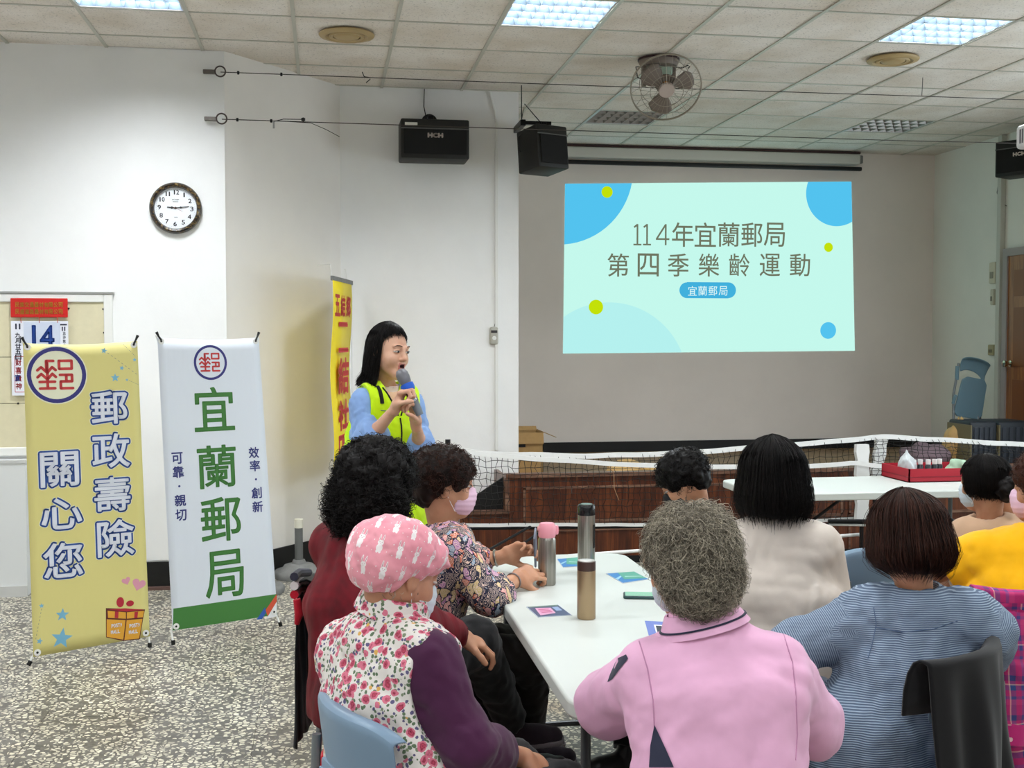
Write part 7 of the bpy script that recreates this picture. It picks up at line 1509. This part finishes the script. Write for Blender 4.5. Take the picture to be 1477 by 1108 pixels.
# ------------------------------------------------------------------ chairs, stools and garments over them
def plastic_chair(label, x, y, deg, m=M_CHAIRB, zr=.80):
    T = thing('plastic_chair', label, 'chair', (x, y, 0), 'pale blue plastic chairs', rz=-math.radians(deg))   # local +y = forward
    n = 18; g = []; hw = .215; rows = [(.0, .0), (.004, .012), (-.02, .014), (-.034, .006), (-.036, -.01), (-.030, -.05), (-.024, -.12), (-.012, -.20)]
    m_ = MB()
    for i in range(n+1):
        a = -1+2*i/n; cy = .07*(abs(a)**2.2); edge = .03*abs(a)**6
        for (dy, dz) in rows: w_ = hw*(1 if dz > -.06 else 1-.12*((-dz-.06)/.14)); dzz = dz*(1-.35*abs(a)**3); g.append(V(a*w_, dy*1.0+cy-.2, zr+dzz-edge))
    k = len(rows)
    for i in range(n):
        for j in range(k-1): q = i*k+j; m_.quad(g[q], g[q+1], g[q+k+1], g[q+k])
    o = m_.build('backrest', m, T, True); s = o.modifiers.new('s', 'SOLIDIFY'); s.thickness = .008; s = o.modifiers.new('b', 'SUBSURF'); s.levels = s.render_levels = 1
    c_ = MB(); c_.rbox(-.075, .075, -.225, -.208, zr-.40, zr-.13, .006); c_.build('spine_panel', m, T, 40)
    for i in range(9): MB().rbox(-.07, .07, -.232, -.224, zr-.385+i*.028, zr-.373+i*.028, .003).build('rib', m, T, 40)
    MB().rbox(-.21, .21, -.21, .20, .43, .455, .012, 3).build('seat', m, T, 40)
    for q in (-1, 1):
        MB().tube([(q*.20, -.19, zr-.12), (q*.195, -.20, .5), (q*.2, -.23, .01)], .012, 10).build('leg', M_TUBEG, T, True)
        MB().tube([(q*.19, .17, .44), (q*.2, .2, .01)], .012, 10).build('leg', M_TUBEG, T, True)
    return T
def red_stool(label, x, y, deg=0):
    T = thing('plastic_stool', label, 'stool', (x, y, 0), 'red plastic stools', rz=-math.radians(deg)); h = .455; a = .155
    MB().rbox(-a, a, -a, a, h-.035, h, .015, 3).build('seat', M_STOOL, T, 40)
    ap = MB()
    for q in range(4):
        M = Matrix.Rotation(q*PI/2, 4, 'Z'); MB().prism([M @ V(-a+.02, -a+.006, h-.09), M @ V(a-.02, -a+.006, h-.09), M @ V(a-.02, -a-.0+.002, h-.03), M @ V(-a+.02, -a+.002, h-.03)], M.to_3x3() @ V(0, .008, 0)).build('apron', M_STOOL, T)
    for sx in (-1, 1):
        for sy in (-1, 1):
            p0, p1 = V(sx*(a-.022), sy*(a-.022), h-.02), V(sx*(a+.03), sy*(a+.03), 0); m = MB(); w = .028
            m.add([p0+V(-w, -w, 0), p0+V(w, -w, 0), p0+V(w, w, 0), p0+V(-w, w, 0), p1+V(-w*.7, -w*.7, 0), p1+V(w*.7, -w*.7, 0), p1+V(w*.7, w*.7, 0), p1+V(-w*.7, w*.7, 0)], [(0, 3, 2, 1), (4, 5, 6, 7), (0, 1, 5, 4), (1, 2, 6, 5), (2, 3, 7, 6), (3, 0, 4, 7)])
            o = m.build('leg', M_STOOL, T); b = o.modifiers.new('b', 'BEVEL'); b.width = .006; b.segments = 2
    for z in (.16,): MB().tube([(q_*(a+.012), r_*(a+.012), z) for q_, r_ in ((-1, -1), (1, -1), (1, 1), (-1, 1))], .009, 8, closed=True).build('stretcher', M_STOOL, T, True)
    return T
plastic_chair('pale blue grey plastic chair under the woman in rabbit cap', .222, 2.71, 70, zr=.80)
cH = plastic_chair('pale blue plastic chair behind striped blouse, black jacket over it', 1.61, 2.985, -38, zr=.80)
plastic_chair('pale blue plastic chair half hidden between striped blouse and beige T-shirt', 2.22, 4.5, -10, zr=.80)
cY = plastic_chair('pale blue plastic chair under the plaid shirt at the frame edge', 2.32, 3.50, -10, zr=.82)
cM = plastic_chair('pale blue plastic chair behind maroon woman, dark sports jacket over it', .22, 3.98, 80, zr=.80)
red_stool('red plastic stool under the woman in maroon', float(G2.pel[0])+.05, float(G2.pel[1])-.0, 4)
red_stool('red plastic stool under the woman in swirl-print blouse', float(G3.pel[0]), float(G3.pel[1])+.02)
red_stool('red plastic stool under the grey-haired woman', float(G5.pel[0]), float(G5.pel[1]))
red_stool('red plastic stool under the woman with black mask', float(G6.pel[0]), float(G6.pel[1]))
red_stool('red plastic stool under the woman in beige T-shirt', float(G7.pel[0])+.035, float(G7.pel[1])-.03, 8)
red_stool('red plastic stool under the woman in peach top', float(G9.pel[0]), float(G9.pel[1]))
def draped(name, label, cat, A_, B_, drop, m, out, seed, uv=False, wfold=.018, lean=.0, parts=(), bulge=.0):
    """cloth over a chair back: A_-B_ is the top line, it hangs down by drop on the side `out` and a little over the far side"""
    A_, B_ = Vector(A_), Vector(B_); T = thing(name, label, cat, ((A_.x+B_.x)/2, (A_.y+B_.y)/2, min(A_.z, B_.z)-max(drop)), None); out = Vector(out).normalized(); n, k = 44, 34; g = []; pu = []; pv = []; r = np.random.default_rng(seed); ph = r.uniform(0, 6, 6)
    L = (B_-A_).length
    for i in range(n+1):
        a = i/n; d = drop[0]*(1-a)+drop[1]*a
        for j in range(k+1):
            t = j/k; top_ = A_.lerp(B_, a)+V(0, 0, -.015*math.sin(a*9+ph[0])*t)+out*bulge*(1-(2*a-1)**2)
            if t < .2: s_ = (t/.2); pos = top_+out*(-.03+.06*s_)+V(0, 0, -.16*(1-s_)**2+.0); pos = top_+out*(.035*math.sin((s_-.5)*PI))-V(0, 0, .14*(max(0, .6-s_)/.6)**2)+V(0, 0, .012*math.sin(s_*PI))
            else:
                s_ = (t-.2)/.8; pos = top_+out*(.035+lean*s_)-V(0, 0, s_*d); pos += out*wfold*s_**.6*(math.sin(a*13+ph[1]+s_*1.2)+.5*math.sin(a*27+ph[2]-s_*2)+.35*math.sin(a*6+s_*7+ph[3]))+(B_-A_).normalized()*(.02*math.sin(s_*5+ph[4]+a*4))*s_
            g.append(pos); pu.append(a*L); pv.append(t*max(drop))
    Q = np.array([(i*(k+1)+j, i*(k+1)+j+1, (i+1)*(k+1)+j+1, (i+1)*(k+1)+j) for i in range(n) for j in range(k)])
    o = raw_mesh('cloth', np.array([list(v) for v in g]), Q, m, T, attrs={'pu': np.array(pu), 'pv': np.array(pv)}); s = o.modifiers.new('s', 'SOLIDIFY'); s.thickness = .006
    return T, o
# black fleece jacket over the chair of the striped blouse
JK, _ = draped('jacket', 'black jacket draped over chair back behind the striped blouse', 'jacket', (1.46, 2.66, .835), (1.835, 2.955, .815), (.66, .66), F_BLACK, (.62, -.79, 0), 3, wfold=.022, lean=.05, bulge=.065)
# sleeve-like plaid shirt
JP, oP = draped('plaid_shirt', 'magenta and blue plaid shirt hanging over a chair back', 'shirt', J(1398, 848, 3.30), J(1540, 862, 3.14), (.62, .6), F_PLAID, (-.1, -1, 0), 5, wfold=.016)
bx = oP.data
v = Vox(J(1452, 985, 3.18)-.24, J(1452, 985, 3.18)+.24, .007); a, b, c = J(1470, 880, 3.14), J(1462, 960, 3.12), J(1452, 1042, 3.10)
v.cone(a, b, .055, .052, .02, side=(1, 0, 0), fl=1.3); v.cone(b, c, .052, .046, .02, side=(1, 0, 0), fl=1.3, cap=True); v.wrinkle(.006, 34, 6); Vt, Q = v.mesh(); raw_mesh('sleeve', Vt, Q, F_PLAID, JP, attrs={'pu': Vt[:, 0]+.03, 'pv': -Vt[:, 2]})
v = Vox(c-.14, c+.14, .005); v.cone(c-[0, 0, -.005], c+nv(c-b)*.06, .050, .050, .01, side=(1, 0, 0), fl=1.35, cap=True); Vt, Q = v.mesh(); raw_mesh('cuff', Vt, Q, fabric('magenta cuff', (190, 44, 116)), JP)
bt = c+nv(c-b)*.03+np.array([-.02, -.056, 0]); W(MB().lathe([(0, 0), (.0065, 0), (.0065, .003), (.004, .002), (0, .002)], 14, Matrix.Translation(Vector(bt)) @ Matrix.Rotation(PI/2, 4, 'X')), 'button', mat('pink button', (226, 186, 190), .3), JP)
# dark sports jacket with striped knit hem behind the maroon woman
JS, oS = draped('jacket', 'dark sports jacket with red and white striped knit edge, over chair back', 'jacket', J(446, 842, 3.75), J(458, 834, 4.05), (.52, .5), F_BLACK, (-1, -.25, 0), 8, wfold=.012)
for dz, col, nm in ((0, (214, 206, 206), 'white knit'), (-.028, (176, 26, 44), 'red knit'), (.03, (52, 52, 66), 'slate knit')):
    p, q = J(445, 843, 3.73)+[0, 0, dz], J(460, 838, 3.95)+[0, 0, dz+.0]; W(MB().tube([p+[-.045, -.02, 0], (p+q)/2+[-.05, 0, .004], q+[-.035, 0, 0]], .014, 8), 'knit_band', fabric(nm, col), JS, True)
W(MB().tube([J(442, 862, 3.72)+[-.03, -.02, 0], J(446, 880, 3.72)+[-.03, -.02, 0], J(442, 898, 3.72)+[-.03, -.02, 0]], [.012, .017, .008], 10), 'red_lining', fabric('red knit', (0, 0, 0)), JS, True)
